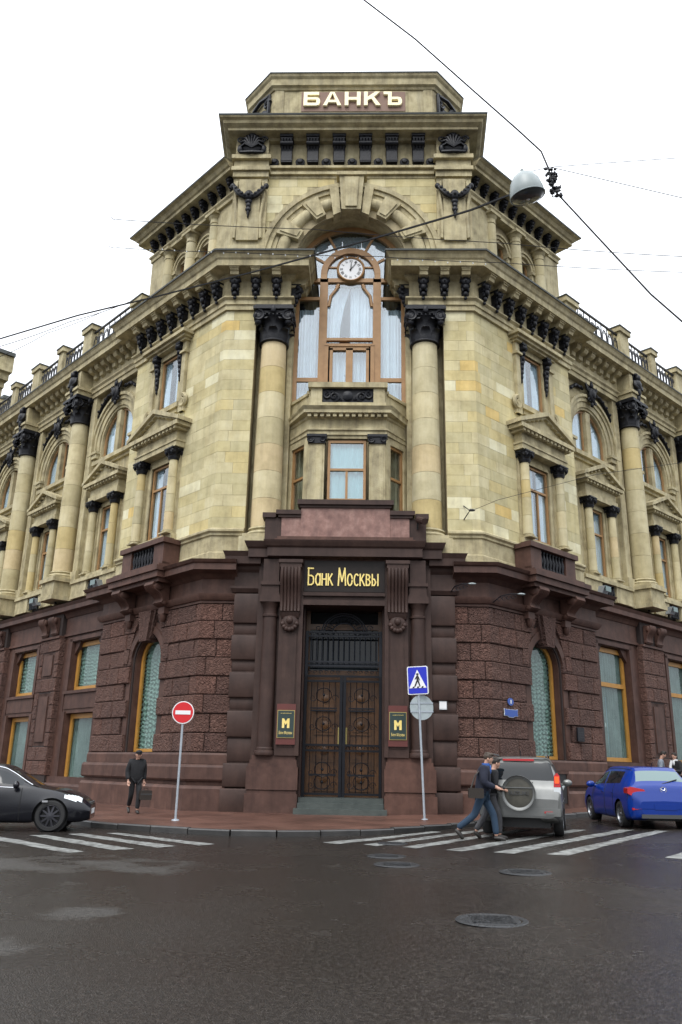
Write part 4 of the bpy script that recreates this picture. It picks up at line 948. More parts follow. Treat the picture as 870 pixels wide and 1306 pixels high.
# ------------------------------------------------------------------ portal
PT = MB().box(-3.05, -1.42, .3, 1.6, .0, 9.0).box(1.42, 3.05, .3, 1.6, .0, 9.0).box(-1.42, 1.42, .3, 1.6, 7.0, 9.0).build('portal', 'granite_dark', BANK)
for side in (1, -1):
    def b(x0, x1, y0, y1, z0, z1, nm='pilaster', m='granite_dark'): return MB().box(min(side*x0, side*x1), max(side*x0, side*x1), y0, y1, z0, z1).build(nm, m, PT)
    # pedestal in stages
    mb = MB()
    for x0, x1, y0, z0, z1 in ((1.42, 3.14, -.04, .0, .72), (1.46, 3.08, .02, .72, .82), (1.42, 3.12, -.02, .84, 1.56), (1.46, 3.08, .04, 1.56, 1.66), (1.48, 3.04, .10, 1.66, 1.78), (1.52, 2.98, .14, 1.78, 1.92)): mb.box(min(side*x0, side*x1), max(side*x0, side*x1), y0, .6, z0, z1)
    mb.build('pedestal', 'granite', PT)
    mb = MB(); mb.box(min(side*1.46, side*2.24), max(side*1.46, side*2.24), .08, .4, 1.92, 8.7); mb.box(min(side*1.62, side*2.08), max(side*1.62, side*2.08), .055, .1, 2.2, 6.0); mb.box(min(side*1.42, side*1.56), max(side*1.42, side*1.56), .03, .5, 1.92, 7.4)
    mb.build('pilaster', 'granite_dark', PT)
    mb = MB(); mb.lathe([(.34, 1.92), (.36, 1.98), (.34, 2.05), (.30, 2.08), (.30, 2.14), (.27, 2.18), (.265, 4.5), (.245, 6.55), (.28, 6.57), (.28, 6.64), (.245, 6.66), (.245, 6.9), (.3, 6.98), (.33, 7.06)], 24, (side*2.58, .26, 0))
    mb.box(side*2.58-.36, side*2.58+.36, -.08, .5, 7.06, 7.3); mb.box(side*2.58-.32, side*2.58+.32, -.04, .5, 7.3, 7.38); mb.box(side*2.58-.3, side*2.58+.3, -.02, .5, 7.38, 7.66); mb.box(side*2.58-.35, side*2.58+.35, -.08, .5, 7.66, 7.78); mb.box(side*2.58-.28, side*2.58+.28, -.02, .5, 7.78, 8.6)
    mb.build('engaged_column', 'granite_dark', PT, smooth=35)
    mb = MB(); mb.box(side*1.87-.42, side*1.87+.42, -.36, .3, 8.4, 8.52); mb.box(side*1.87-.38, side*1.87+.38, -.32, .3, 8.25, 8.4); mb.build('bracket_cap', 'granite_dark', PT)
    place('scroll_bracket', BRACKET_PORTAL, PT, (side*1.87, .1, 8.26), 0, (1, 1, .92))
    mb = MB(); mb.ell((0, -.02, 0), (.3, .1, .3), 14, 7)
    for i in range(7):
        a = R_(200+140*i/6); mb.ell((.26*math.cos(a), -.1, .05+.3*math.sin(a)), (.085, .07, .085), 8, 5)
    mb.ell((0, -.12, .06), (.12, .1, .14), 8, 5)
    mb.build('shell_drop', 'granite_dark', PT, (side*1.87, .06, 6.35), smooth=50)
    # wall plaques: red board, dark glass, gilt letter and name
    pq = MB().box(-.32, .32, -.05, 0, -.66, .66).build('plaque_board', 'plaque_red', PT, (side*1.87, .05, 2.93))
    MB().box(-.29, .29, -.075, -.05, -.45, .45).build('plaque_rim', 'brass', pq)
    MB().box(-.27, .27, -.085, -.06, -.43, .43).build('plaque_plate', 'plaque_green', pq)
    MB().prism([(-.125, -.13), (-.125, .18), (-.06, .18), (0, .08), (.06, .18), (.125, .18), (.125, -.13), (.045, -.13), (.045, .04), (0, -.03), (-.045, .04), (-.045, -.13)], -.1, -.083).build('plaque_letter', 'gold', pq)
    place('plaque_text', text_fit('Банк Москвы', .44, .1, 'gold', .004), pq, (0, -.09, -.28)); place('plaque_text', text_fit('АКЦИОНЕРНЫЙ', .36, .04, 'gold', .003), pq, (0, -.09, .35))
# frame over the door and name board
mb = MB(); mb.box(-1.44, 1.44, .02, .5, 6.98, 7.16); mb.box(-1.44, 1.44, .08, .5, 7.16, 7.3); mb.box(-1.44, 1.44, -.03, .5, 7.3, 7.42); mb.box(-1.5, 1.5, .12, .5, 7.42, 8.7); mb.build('door_lintel', 'granite_dark', PT)
MB().box(-1.42, 1.42, .085, .12, 7.46, 8.6).build('name_board', 'granite_black', PT)
lx = -1.27
for ch in 'Банк Москвы':
    if ch == ' ': lx += .14; continue
    w_, st_ = GLYPH[ch]; mb = MB()
    for k_, s_ in enumerate(st_): stroke(mb, [(a*.41, b*.62) for a, b in s_], .047, -.03-.0045*k_, .02)
    mb.build('letter', 'gold', PT, (lx, .075, 7.69)); lx += w_*.41+.07
for i in range(9): MB().ell((-1.2+.3*i, 0, 8.66), (.05, .08, .05), 6, 4).build('boss', 'granite_dark', PT)
CP = [(-.3, 8.42), (.1, 8.42), (.16, 8.56), (.2, 8.62), (.46, 8.68), (.46, 8.98), (.52, 9.04), (.58, 9.18), (.6, 9.24), (-.3, 9.3)]
MB().sweep(CP, [(-2.28, .6), (-2.28, .26), (2.28, .26), (2.28, .6)]).build('portal_cornice', 'granite_dark', PT)
MB().sweep([(n-.02, z-.004) for n, z in CP], [(-3.0, 1.2), (-3.0, .42), (-2.2, .42)]).build('portal_cornice', 'granite_dark', PT); MB().sweep([(n-.02, z-.004) for n, z in CP], [(2.2, .42), (3.0, .42), (3.0, 1.2)]).build('portal_cornice', 'granite_dark', PT)
# stepped attic in polished pink granite
mb = MB(); mb.box(-2.42, 2.42, -.12, .5, 9.302, 9.42); mb.box(-2.5, 2.5, -.2, .5, 9.26, 9.31); mb.build('attic_step', 'granite', PT)
mb = MB(); mb.box(-2.3, 2.3, .02, .5, 9.42, 10.16); mb.box(-1.6, 1.6, -.02, .5, 9.42, 10.52); mb.build('attic_panel', 'granite_pink', PT)
mb = MB(); mb.box(-1.74, 1.74, -.16, .6, 10.62, 10.8); mb.box(-1.66, 1.66, -.08, .6, 10.52, 10.62)
for side in (1, -1):
    x0, x1 = sorted((side*1.6, side*2.5)); mb.box(x0, x1, -.1, .6, 10.26, 10.42); mb.box(*sorted((side*1.602, side*2.42)), -.04, .6, 10.16, 10.26)
    mb.box(*sorted((side*2.28, side*2.9)), .08, .7, 9.3, 10.16); mb.box(*sorted((side*2.52, side*3.0)), .0, .7, 10.16, 10.34)
mb.build('attic_coping', 'granite_dark', PT)
# door recess, steps, doors, transom, iron gate
mb = MB(); mb.box(-1.44, -1.36, .5, 2.2, .2, 7.0); mb.box(1.36, 1.44, .5, 2.2, .2, 7.0); mb.box(-1.44, 1.44, .5, 2.2, 6.98, 7.04); mb.box(-1.44, 1.44, 1.9, 2.0, .2, 7.0); mb.build('door_reveal', 'granite_dark', PT)
for i, (y0, z0, z1, w) in enumerate(((-.42, .0, .3, 1.5), (-.12, .3, .46, 1.4), (.2, .46, .62, 1.4))): MB().box(-w, w, y0, 1.9, z0, z1).build('step', 'step_stone', PT)
for side in (1, -1):
    d = MB().box(min(side*.03, side*1.22), max(side*.03, side*1.22), 1.25, 1.33, .62, 4.5).build('door', 'door_wood', PT)
    for z0, z1 in ((.8, 1.6), (1.75, 2.5), (2.65, 3.3), (3.45, 4.3)):
        mb = MB(); xa, xb = sorted((side*.25, side*1.0)); mb.box(xa, xb, 1.2, 1.25, z0, z1); mb.box(xa+.1, xb-.1, 1.17, 1.2, z0+.1, z1-.1); mb.build('door_panel', 'door_wood', d)
        MB().lathe([(.02, 0), (.12, .01), (.14, .04), (.05, .07)], 10).build('rosette', 'door_wood', d, (side*.625, 1.17, (z0+z1)/2), smooth=40).rotation_euler = (R_(90), 0, 0)
    MB().box(min(side*.1, side*.16), max(side*.1, side*.16), 1.12, 1.25, 2.3, 2.9).build('handle', 'brass', d)
MB().box(-1.36, -1.22, 1.2, 1.4, .62, 7.0).box(1.22, 1.36, 1.2, 1.4, .62, 7.0).box(-1.22, 1.22, 1.2, 1.4, 4.5, 4.85).box(-1.22, 1.22, 1.2, 1.4, 6.3, 6.5).build('door_frame', 'door_wood', PT)
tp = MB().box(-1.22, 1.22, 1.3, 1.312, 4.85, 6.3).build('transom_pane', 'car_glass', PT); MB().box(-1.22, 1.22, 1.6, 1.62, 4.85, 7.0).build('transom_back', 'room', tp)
g = MB()
for x in (-1.3, -.06, .06, 1.3): g.box(x-.05, x+.05, .82, .92, .62, 4.62)
for z in (.72, 2.12, 2.3, 4.45, 4.62): g.box(-1.3, 1.3, .84, .9, z-.035, z+.035)
for side in (-1, 1):
    for i in range(1, 6):
        x = side*(.06+1.24*i/6); g.tube([(x, .87, .72), (x, .87, 4.45)], .012, 4)
    for z in (1.1, 1.5, 3.0, 3.97):
        g.tube([(side*.66+.27*math.cos(a), .86, z+.24*math.sin(a)) for a in [k*2*math.pi/16 for k in range(16)]], .014, 4, True); g.ell((side*.66, .85, z), (.05, .04, .05), 8, 5)
        for q in (-1, 1): g.spiral((side*.66+q*.38, .86, z-.1), .13, 1.3, .014, 'y', q, n=12)
    for i in range(6): g.spiral((side*(.2+.2*i), .86, 2.21), .07, 1.1, .016, 'y', 1, n=8); g.spiral((side*(.2+.2*i), .86, 4.75), .08, 1.1, .018, 'y', 1, n=8)
    for z0, z1 in ((1.3, 1.36), (3.42, 3.47), (3.5, 3.55)): g.box(min(side*.2, side*1.12), max(side*.2, side*1.12), .85, .88, z0, z1)
g.build('iron_gate', 'gate_iron', PT, smooth=40)
g = MB()
for z in (4.98, 5.12, 6.02, 6.16): g.box(-1.34, 1.34, .84, .9, z-.03, z+.03)
for i in range(15): x = -1.34+2.68*i/14; g.tube([(x, .87, 5.0), (x, .87, 6.15)], .018, 4)
for i in range(14): x = -1.25+2.5*i/13; g.spiral((x, .86, 6.09), .06, 1.1, .016, 'y', 1, n=8); g.spiral((x, .86, 5.05), .05, 1.1, .014, 'y', -1, n=8)
for r in (.8, .72, .42): g.tube([(r*math.cos(math.pi*k/20), .86, 6.1+r*.92*math.sin(math.pi*k/20)) for k in range(21)], .025, 5)
for k in range(1, 14): a = math.pi*k/14; g.tube([(.42*math.cos(a), .86, 6.1+.39*math.sin(a)), (.74*math.cos(a), .86, 6.1+.68*math.sin(a))], .014, 4); g.spiral((.57*math.cos(a+.1), .86, 6.1+.53*math.sin(a+.1)), .07, 1.1, .013, 'y', 1, n=8)
for q in (-1, 1): g.spiral((q*.9, .86, 6.3), .13, 1.3, .02, 'y', q); g.box(q*1.3-.05, q*1.3+.05, .82, .92, 4.62, 6.2)
g.build('transom_grille', 'gate_grey', PT, smooth=40)

# ------------------------------------------------------------------ centre: recess wall, oriel and great window
mb = MB(); rect_fill(mb, -3.8, 3.8, 8.8, 21.3, [(-2.28, 2.28, 14.8, 21.3), (-1.3, 1.3, 10.5, 14.8)], 1.62, 2.1)
mb.build('recess_wall', 'stone', BANK)
GWY = 1.82
gwn = MB()
for q in (-1, 1):
    gwn.box(min(q*2.12, q*2.28), max(q*2.12, q*2.28), GWY-.08, GWY+.08, 15.5, 21.5); gwn.box(min(q*.95, q*1.28), max(q*.95, q*1.28), GWY-.1, GWY+.1, 15.5, 21.25)
    gwn.box(min(q*1.28, q*2.12), max(q*1.28, q*2.12), GWY-.06, GWY+.06, 16.45, 16.62); gwn.box(min(q*1.28, q*2.12), max(q*1.28, q*2.12), GWY-.06, GWY+.06, 20.22, 20.36)
    gwn.box(min(q*.86, q*1.02), max(q*.86, q*1.02), GWY-.14, GWY-.06, 16.4, 18.05); gwn.box(min(q*.68, q*.8), max(q*.68, q*.8), GWY-.1, GWY+.05, 16.4, 17.95)
    gwn.tube([(q*.9, GWY-.06, 19.9), (q*.82, GWY-.06, 20.4), (q*.6, GWY-.06, 20.72), (q*.5, GWY-.06, 20.95)], .07, 6); gwn.tube([(q*.62, GWY-.06, 20.68), (q*.52, GWY-.06, 20.8), (q*.62, GWY-.06, 20.9)], .05, 5)
gwn.box(-2.28, 2.28, GWY-.1, GWY+.1, 21.05, 21.24); gwn.box(-1.02, 1.02, GWY-.14, GWY+.06, 18.02, 18.14); gwn.box(-.95, .95, GWY-.1, GWY+.06, 18.3, 18.42); gwn.box(-.14, .14, GWY-.1, GWY+.05, 16.4, 17.95); gwn.box(-.8, .8, GWY-.1, GWY+.05, 17.86, 18.02)
gwn.arc(0, 21.5, 2.08, 2.28, GWY-.08, GWY+.08, n=28); gwn.arc(0, 21.45, 1.0, 1.26, GWY-.12, GWY+.08, n=24); gwn.box(-1.26, -1.0, GWY-.12, GWY+.08, 21.2, 21.46); gwn.box(1.0, 1.26, GWY-.12, GWY+.08, 21.2, 21.46)
for a in (28, 62, 118, 152):
    a = R_(a); gwn.prism([(1.2*math.cos(a)-.05*math.sin(a), 21.45+1.2*math.sin(a)+.05*math.cos(a)), (2.12*math.cos(a)-.05*math.sin(a), 21.5+2.12*math.sin(a)+.05*math.cos(a)), (2.12*math.cos(a)+.05*math.sin(a), 21.5+2.12*math.sin(a)-.05*math.cos(a)), (1.2*math.cos(a)+.05*math.sin(a), 21.45+1.2*math.sin(a)-.05*math.cos(a))], GWY-.05, GWY+.05)
for a in (20, 70, 110, 160):
    a = R_(a); gwn.prism([(.55*math.cos(a)-.035*math.sin(a), 21.62+.55*math.sin(a)+.035*math.cos(a)), (1.06*math.cos(a)-.035*math.sin(a), 21.45+1.06*math.sin(a)+.035*math.cos(a)), (1.06*math.cos(a)+.035*math.sin(a), 21.45+1.06*math.sin(a)-.035*math.cos(a)), (.55*math.cos(a)+.035*math.sin(a), 21.62+.55*math.sin(a)-.035*math.cos(a))], GWY-.05, GWY+.05)
gwn = gwn.build('great_window', 'wood', BANK, smooth=30)
for x0, x1, z0, z1 in ((-2.14, -1.26, 16.6, 20.24), (1.26, 2.14, 16.6, 20.24), (-2.14, -1.26, 15.5, 16.47), (1.26, 2.14, 15.5, 16.47), (-2.14, -1.26, 20.34, 21.07), (1.26, 2.14, 20.34, 21.07), (-.97, .97, 18.4, 21.07), (-.7, -.12, 16.4, 17.88), (.12, .7, 16.4, 17.88)):
    MB().box(x0, x1, GWY+.0, GWY+.01, z0, z1).build('pane', 'glass', gwn)
MB().prism([(2.15*math.cos(math.pi*i/24), 21.5+2.15*math.sin(math.pi*i/24)) for i in range(25)]+[(-2.15, 21.2), (2.15, 21.2)], GWY+.0, GWY+.01).build('pane', 'glass', gwn)
def drape(x0, x1, z0, z1, xt0=None, xt1=None):
    n = int((x1-x0)*22)+6; vs = []; xt0 = x0 if xt0 is None else xt0; xt1 = x1 if xt1 is None else xt1
    for i in range(n+1):
        q = i/n; dy = .05*math.sin(i*1.7)+.03*math.sin(i*.61)
        for k in range(4):
            t = k/3; xa = x0+(xt0-x0)*t**2; xb = x1+(xt1-x1)*t**2
            vs.append((xa+(xb-xa)*q, GWY+.3+dy*(1.2-.5*t), z0+(z1-z0)*t))
    fs = [(i*4+k, i*4+4+k, i*4+5+k, i*4+1+k) for i in range(n) for k in range(3)]
    MB().add(vs, fs).build('curtain', 'curtain', gwn, smooth=80)
drape(-.95, -.45, 18.35, 21.0, -.95, -.02); drape(.0, .95, 18.35, 21.0, .0, .95); drape(-2.12, -1.3, 15.5, 19.95); drape(1.28, 2.12, 15.5, 19.95); drape(-.75, -.1, 16.3, 17.95); drape(.1, .75, 16.3, 17.95)
drape(-2.1, 2.1, 21.2, 22.55, -1.8, 1.8); drape(-1.85, 1.85, 22.5, 23.55, -.6, .6)
MB().box(-2.4, 2.4, 2.9, 3.0, 14.8, 24).box(-2.45, -2.3, 2.0, 3.0, 14.8, 24).box(2.3, 2.45, 2.0, 3.0, 14.8, 24).box(-2.4, 2.4, 2.0, 3.0, 23.8, 24).build('room_shade_box', 'room', gwn)
# clock
ck = MB().lathe([(.50, 0), (.52, -.1), (.57, -.13), (.60, -.08), (.60, .06)], 32).build('clock', 'wood', BANK, (0, GWY-.1, 21.64), smooth=35); ck.rotation_euler = (R_(-90), 0, 0)
ck.rotation_euler = (R_(90), 0, 0); ck.scale = (1, 1, -1)
CKM = Matrix.Translation((0, GWY-.16, 21.64))
face = MB(CKM); face.prism([(.5*math.cos(2*math.pi*i/32), .5*math.sin(2*math.pi*i/32)) for i in range(32)], -.005, .01); fo = face.build('clock_face', 'white', BANK)
ticks = ['XII', 'I', 'II', 'III', 'IIII', 'V', 'VI', 'VII', 'VIII', 'IX', 'X', 'XI']
for i, tx in enumerate(ticks):
    a = R_(90-30*i); w_ = .035+.03*len(tx)
    o = place('numeral', text_fit(tx, w_, .12, 'black', .004, 0), fo, (.39*math.cos(a), GWY-.17, 21.64+.39*math.sin(a))); o.rotation_euler = (0, -(a-R_(90)), 0)
def hand(ang, l, w_): 
    a = R_(90-ang); c_, s_ = math.cos(a), math.sin(a)
    MB(CKM).prism([(-.08*c_-w_*s_, -.08*s_+w_*c_), (l*c_-.008*s_, l*s_+.008*c_), (l*c_+.008*s_, l*s_-.008*c_), (-.08*c_+w_*s_, -.08*s_-w_*c_)], -.035, -.025).build('clock_hand', 'black', fo)
hand(38, .42, .02); hand(3, .33, .026)
# oriel
def oplan(n): return [(-2.38-n*.3, 1.7), (-1.45-n*.55, .5-n), (1.45+n*.55, .5-n), (2.38+n*.3, 1.7)]
ow = MB()
for side in (1, -1):
    ow.box(*sorted((side*.86, side*1.42)), .5, .8, 9.6, 13.6)
ow.box(-.86, .86, .5, .8, 13.45, 13.6); ow.box(-.86, .86, .5, .8, 9.6, 11.0)
ori = ow.build('oriel', 'stone', BANK)
for side in (1, -1):
    L_ = math.hypot(.93, 1.2); MO = Matrix.Translation((side*1.45, .5, 0)) @ Matrix.Rotation(side*math.atan2(1.2, .93), 4, 'Z')
    mb = MB(MO); a, b_ = sorted((0, side*L_)); ha, hb = sorted((side*.32, side*1.2)); rect_fill(mb, a, b_, 9.6, 13.7, [(ha, hb, 10.6, 13.3)], .0, .22); mb.build('oriel_cheek', 'stone', ori)
    window(MO, ha, hb, 10.6, 13.3, .12, trans=[12.0], curtain=None, fw=.1, parent=ori)
    mb = MB(); mb.box(side*1.14-.3, side*1.14+.3, .4, .55, 9.6, 13.2); mb.box(side*1.14-.22, side*1.14+.22, .37, .42, 10.9, 13.1); mb.build('oriel_pilaster', 'stone', ori)
    mb = MB(); mb.box(-.38, .38, -.1, .2, .26, .36); mb.box(-.33, .33, -.06, .2, 0, .26)
    for q in (-1, 1): mb.spiral((q*.24, -.09, .14), .13, 1.6, .035, 'y', q); mb.ell((q*.24, -.05, .14), (.11, .04, .11), 8, 5)
    mb.build('capital', 'black_iron', ori, (side*1.14, .4, 13.2), smooth=45)
window(ID, -.72, .72, 11.0, 13.4, .62, mull=[(0, 11.0, 12.2)], trans=[12.22], curtain='blind_blue', fw=.1, parent=ori)
def osweep(pr): 
    mb = MB(); n = len(pr); vs = []
    for q in range(4):
        for n_, z in pr: x, y = oplan(n_)[q]; vs.append((x, y, z))
    fs = [(i*n+j, (i+1)*n+j, (i+1)*n+j+1, i*n+j+1) for i in range(3) for j in range(n-1)]+[tuple(range(n)), tuple(range(4*n-1, 3*n-1, -1))]
    return mb.add(vs, fs)
osweep([(-.3, 13.58), (.06, 13.58), (.06, 13.72), (.12, 13.76), (.12, 13.82), (.02, 13.84), (.02, 14.2), (.1, 14.26), (.1, 14.34), (.34, 14.38), (.34, 14.5), (.44, 14.62), (-.3, 14.72)]).build('oriel_cornice', 'stone', ori)
for i in range(13): x = -1.44+2.88*i/12; MB().box(x-.07, x+.07, .22, .42, 14.24, 14.35).build('dentil', 'stone', ori)
MB().box(-1.42, -.98, .3, 1.0, 14.7, 15.45).box(.98, 1.42, .3, 1.0, 14.7, 15.45).box(-.98, .98, .4, 1.0, 14.7, 15.45).box(-1.52, 1.52, .2, 1.1, 15.45, 15.66).box(-1.46, 1.46, .26, 1.1, 14.7, 14.84).build('oriel_parapet', 'stone', ori)
for side in (1, -1):
    MB().prism([(.5, 14.7), (.5, 15.3), (1.7, 15.75), (1.7, 14.7)], min(side*1.3, side*1.5), max(side*1.3, side*1.5), 'x').prism([(.5, 15.3), (.5, 15.42), (1.7, 15.87), (1.7, 15.75)], min(side*1.25, side*1.58), max(side*1.25, side*1.58), 'x').build('parapet_wing', 'stone', ori)
    MB(Matrix.Translation((side*1.45, .6, 0)) @ Matrix.Rotation(side*math.atan2(1.2, .93), 4, 'Z')).box(*sorted((0, side*1.5)), .0, .2, 14.65, 15.3).box(*sorted((0, side*1.52)), -.06, .2, 15.3, 15.42).build('parapet_wing', 'stone', ori)
place('scroll_panel', panel_ornament_mesh(1.94, .56), ori, (0, .4, 15.14))
for side in (1, -1): MB().box(*sorted((side*2.3, side*2.5)), 1.4, 1.75, 8.8, 19.1).build('pilaster_strip', 'stone', BANK)

# ------------------------------------------------------------------ tower above the main cornice
TY = .9
tw = MB(); sp = MB()
tw.box(-4.95, -2.3, TY, 2.2, 21.2, 26.4).box(2.3, 4.95, TY, 2.2, 21.2, 26.4); spandrel(tw, 0, 2.3, 21.5, 26.4, TY, 2.2, 28)
tw.prism([(-4.6, 1.4), (4.6, 1.4), (9.2, 6.2), (3, 12), (-3, 12), (-9.2, 6.2)], 24.2, 26.4, 'z')
tower = tw.build('tower_wall', 'mortar', BANK)
for (u0, u1, z0, z1, ci) in courses(-3.62, 3.62, 21.25, 25.6, .44, [], 1.0, rng):
    # front ashlar cut round the arch
    zm = (z0+z1)/2; R3 = 3.74
    for a_, b_ in segs(u0, u1, [(-math.sqrt(max(0, R3**2-(z0-21.5)**2)), math.sqrt(max(0, R3**2-(z0-21.5)**2)))] if z0-21.5 < R3 else []):
        if b_-a_ > .12: MB().box(a_+.006, b_-.006, TY-.02+rng.uniform(-.005, .005), TY+.1, z0+.006, z1-.006).build('ashlar_block', 'ashlar', tower)
spandrel(MB(), 0, 3.2, 21.5, 25.58, TY-.008, TY+.2, 32).build('spandrel', 'stone', tower)
ar = MB()
ar.arc(0, 21.5, 3.56, 3.76, TY-.2, TY+.2, n=40); ar.arc(0, 21.5, 3.36, 3.56, TY-.12, TY+.2, n=40); ar.arc(0, 21.5, 3.18, 3.36, TY-.05, TY+.2, n=40); ar.arc(0, 21.5, 2.28, 2.46, TY+.2, TY+.95, n=36); ar.arc(0, 21.5, 2.46, 2.62, TY+.04, TY+.9, n=36); ar.arc(0, 21.5, 2.6, 3.2, TY+.12, TY+.3, n=36)
ar = ar.build('archivolt', 'stone', tower, smooth=30)
MB().tube([(2.9*math.cos(math.pi*i/40), TY+.02, 21.5+2.9*math.sin(math.pi*i/40)) for i in range(41)], .27, 10).build('arch_roll', 'stone', ar, smooth=60)
for a in (13, 28, 58, 122, 152, 167):
    w_ = 8.5 if a in (58, 122) else 7; r0, r1 = (2.42, 3.3)
    if a in (13, 167): continue
    A = R_(a); 
    def vp(r, d): return (r*math.cos(A+R_(d)), 21.5+r*math.sin(A+R_(d)))
    mb = MB(); mb.prism([vp(2.36, -5.5), vp(3.34, -6.5), vp(3.34, 6.5), vp(2.36, 5.5)], TY-.26, TY+.25); mb.prism([vp(2.46, -3.5), vp(3.22, -4.3), vp(3.22, 4.3), vp(2.46, 3.5)], TY-.31, TY-.2); mb.build('voussoir', 'stone', ar)
mb = MB(); mb.prism([(-.40, 23.75), (.40, 23.75), (.52, 25.42), (-.52, 25.42)], TY-.42, TY+.3); mb.prism([(-.24, 23.85), (.24, 23.85), (.3, 25.3), (-.3, 25.3)], TY-.5, TY-.35)
for q in (-1, 1): mb.prism([(q*.44, 23.7), (q*.74, 23.55), (q*.95, 25.0), (q*.56, 25.0)], TY-.3, TY+.3)
mb.box(-.64, .64, TY-.5, TY+.2, 25.42, 25.58); mb.build('keystone', 'stone', ar)
for side in (1, -1):
    x = side*4.3; mb = MB()
    mb.box(x-.72, x+.72, TY-.22, TY+.3, 21.3, 25.45); mb.box(x-.78, x+.78, TY-.28, TY+.3, 21.3, 22.1); mb.box(x-.46, x+.46, TY-.34, TY+.3, 22.3, 25.3)
    for q in (-1, 1): mb.tube([(x+q*.55, TY-.3, 22.4), (x+q*.5, TY-.32, 23.4), (x+q*.6, TY-.3, 24.4), (x+q*.55, TY-.3, 25.2)], .07, 6)
    mb.box(x-.76, x+.76, TY-.34, TY+.3, 25.45, 25.72); mb.box(x-.82, x+.82, TY-.44, TY+.3, 25.72, 25.9); mb.box(x-.74, x+.74, TY-.3, TY+.3, 25.9, 26.3); mb.box(x-.84, x+.84, TY-.46, TY+.3, 26.3, 26.5); mb.box(x-.7, x+.7, TY-.3, TY+.3, 26.5, 27.5)
    mb.build('pilaster', 'stone', tower)
    place('garland', GARLAND, tower, (x, TY-.3, 24.45)); place('shell_cartouche', SHELL, tower, (x, TY-.34, 26.98))
# front entablature and cornice
MB().box(-3.6, 3.6, TY-.05, TY+.6, 25.58, 25.72).box(-3.6, 3.6, TY-.16, TY+.6, 25.72, 25.84).box(-3.6, 3.6, TY-.08, TY+.6, 25.84, 26.0).box(-3.6, 3.6, TY-.22, TY+.6, 26.0, 26.12).box(-3.6, 3.6, TY-.02, TY+.6, 26.12, 27.4).build('frieze', 'stone', tower)
for i in range(6): place('console', CONSOLE_TOWER, tower, (-2.82+1.128*i, TY-.02, 27.46), 0, (.9, .9, .88))
for i in range(7): place('boss', BOSS, tower, (-3.36+1.12*i, TY-.02, 26.38))
TC = [(-.4, 27.38), (.12, 27.38), (.2, 27.46), (.62, 27.5), (.62, 27.62), (.7, 27.66), (.8, 27.72), (.84, 27.84), (.96, 27.9), (.98, 27.96), (-.4, 28.0)]
MB().sweep(TC, [(-5.0, 4.5), (-4.75, TY-.12), (4.75, TY-.12), (5.0, 4.5)]).build('tower_cornice', 'stone', tower)
MB().sweep([(-.4, 28.002), (1.0, 27.962), (1.02, 28.03), (-.4, 28.12)], [(-5.0, 4.5), (-4.75, TY-.12), (4.75, TY-.12), (5.0, 4.5)]).build('eaves_sheet', 'roof_metal', tower)
MB().prism([(-4.95, 1.3), (4.95, 1.3), (5.1, 4.5), (-5.1, 4.5)], 26.3, 28.0, 'z').build('tower_upper_wall', 'stone', tower)
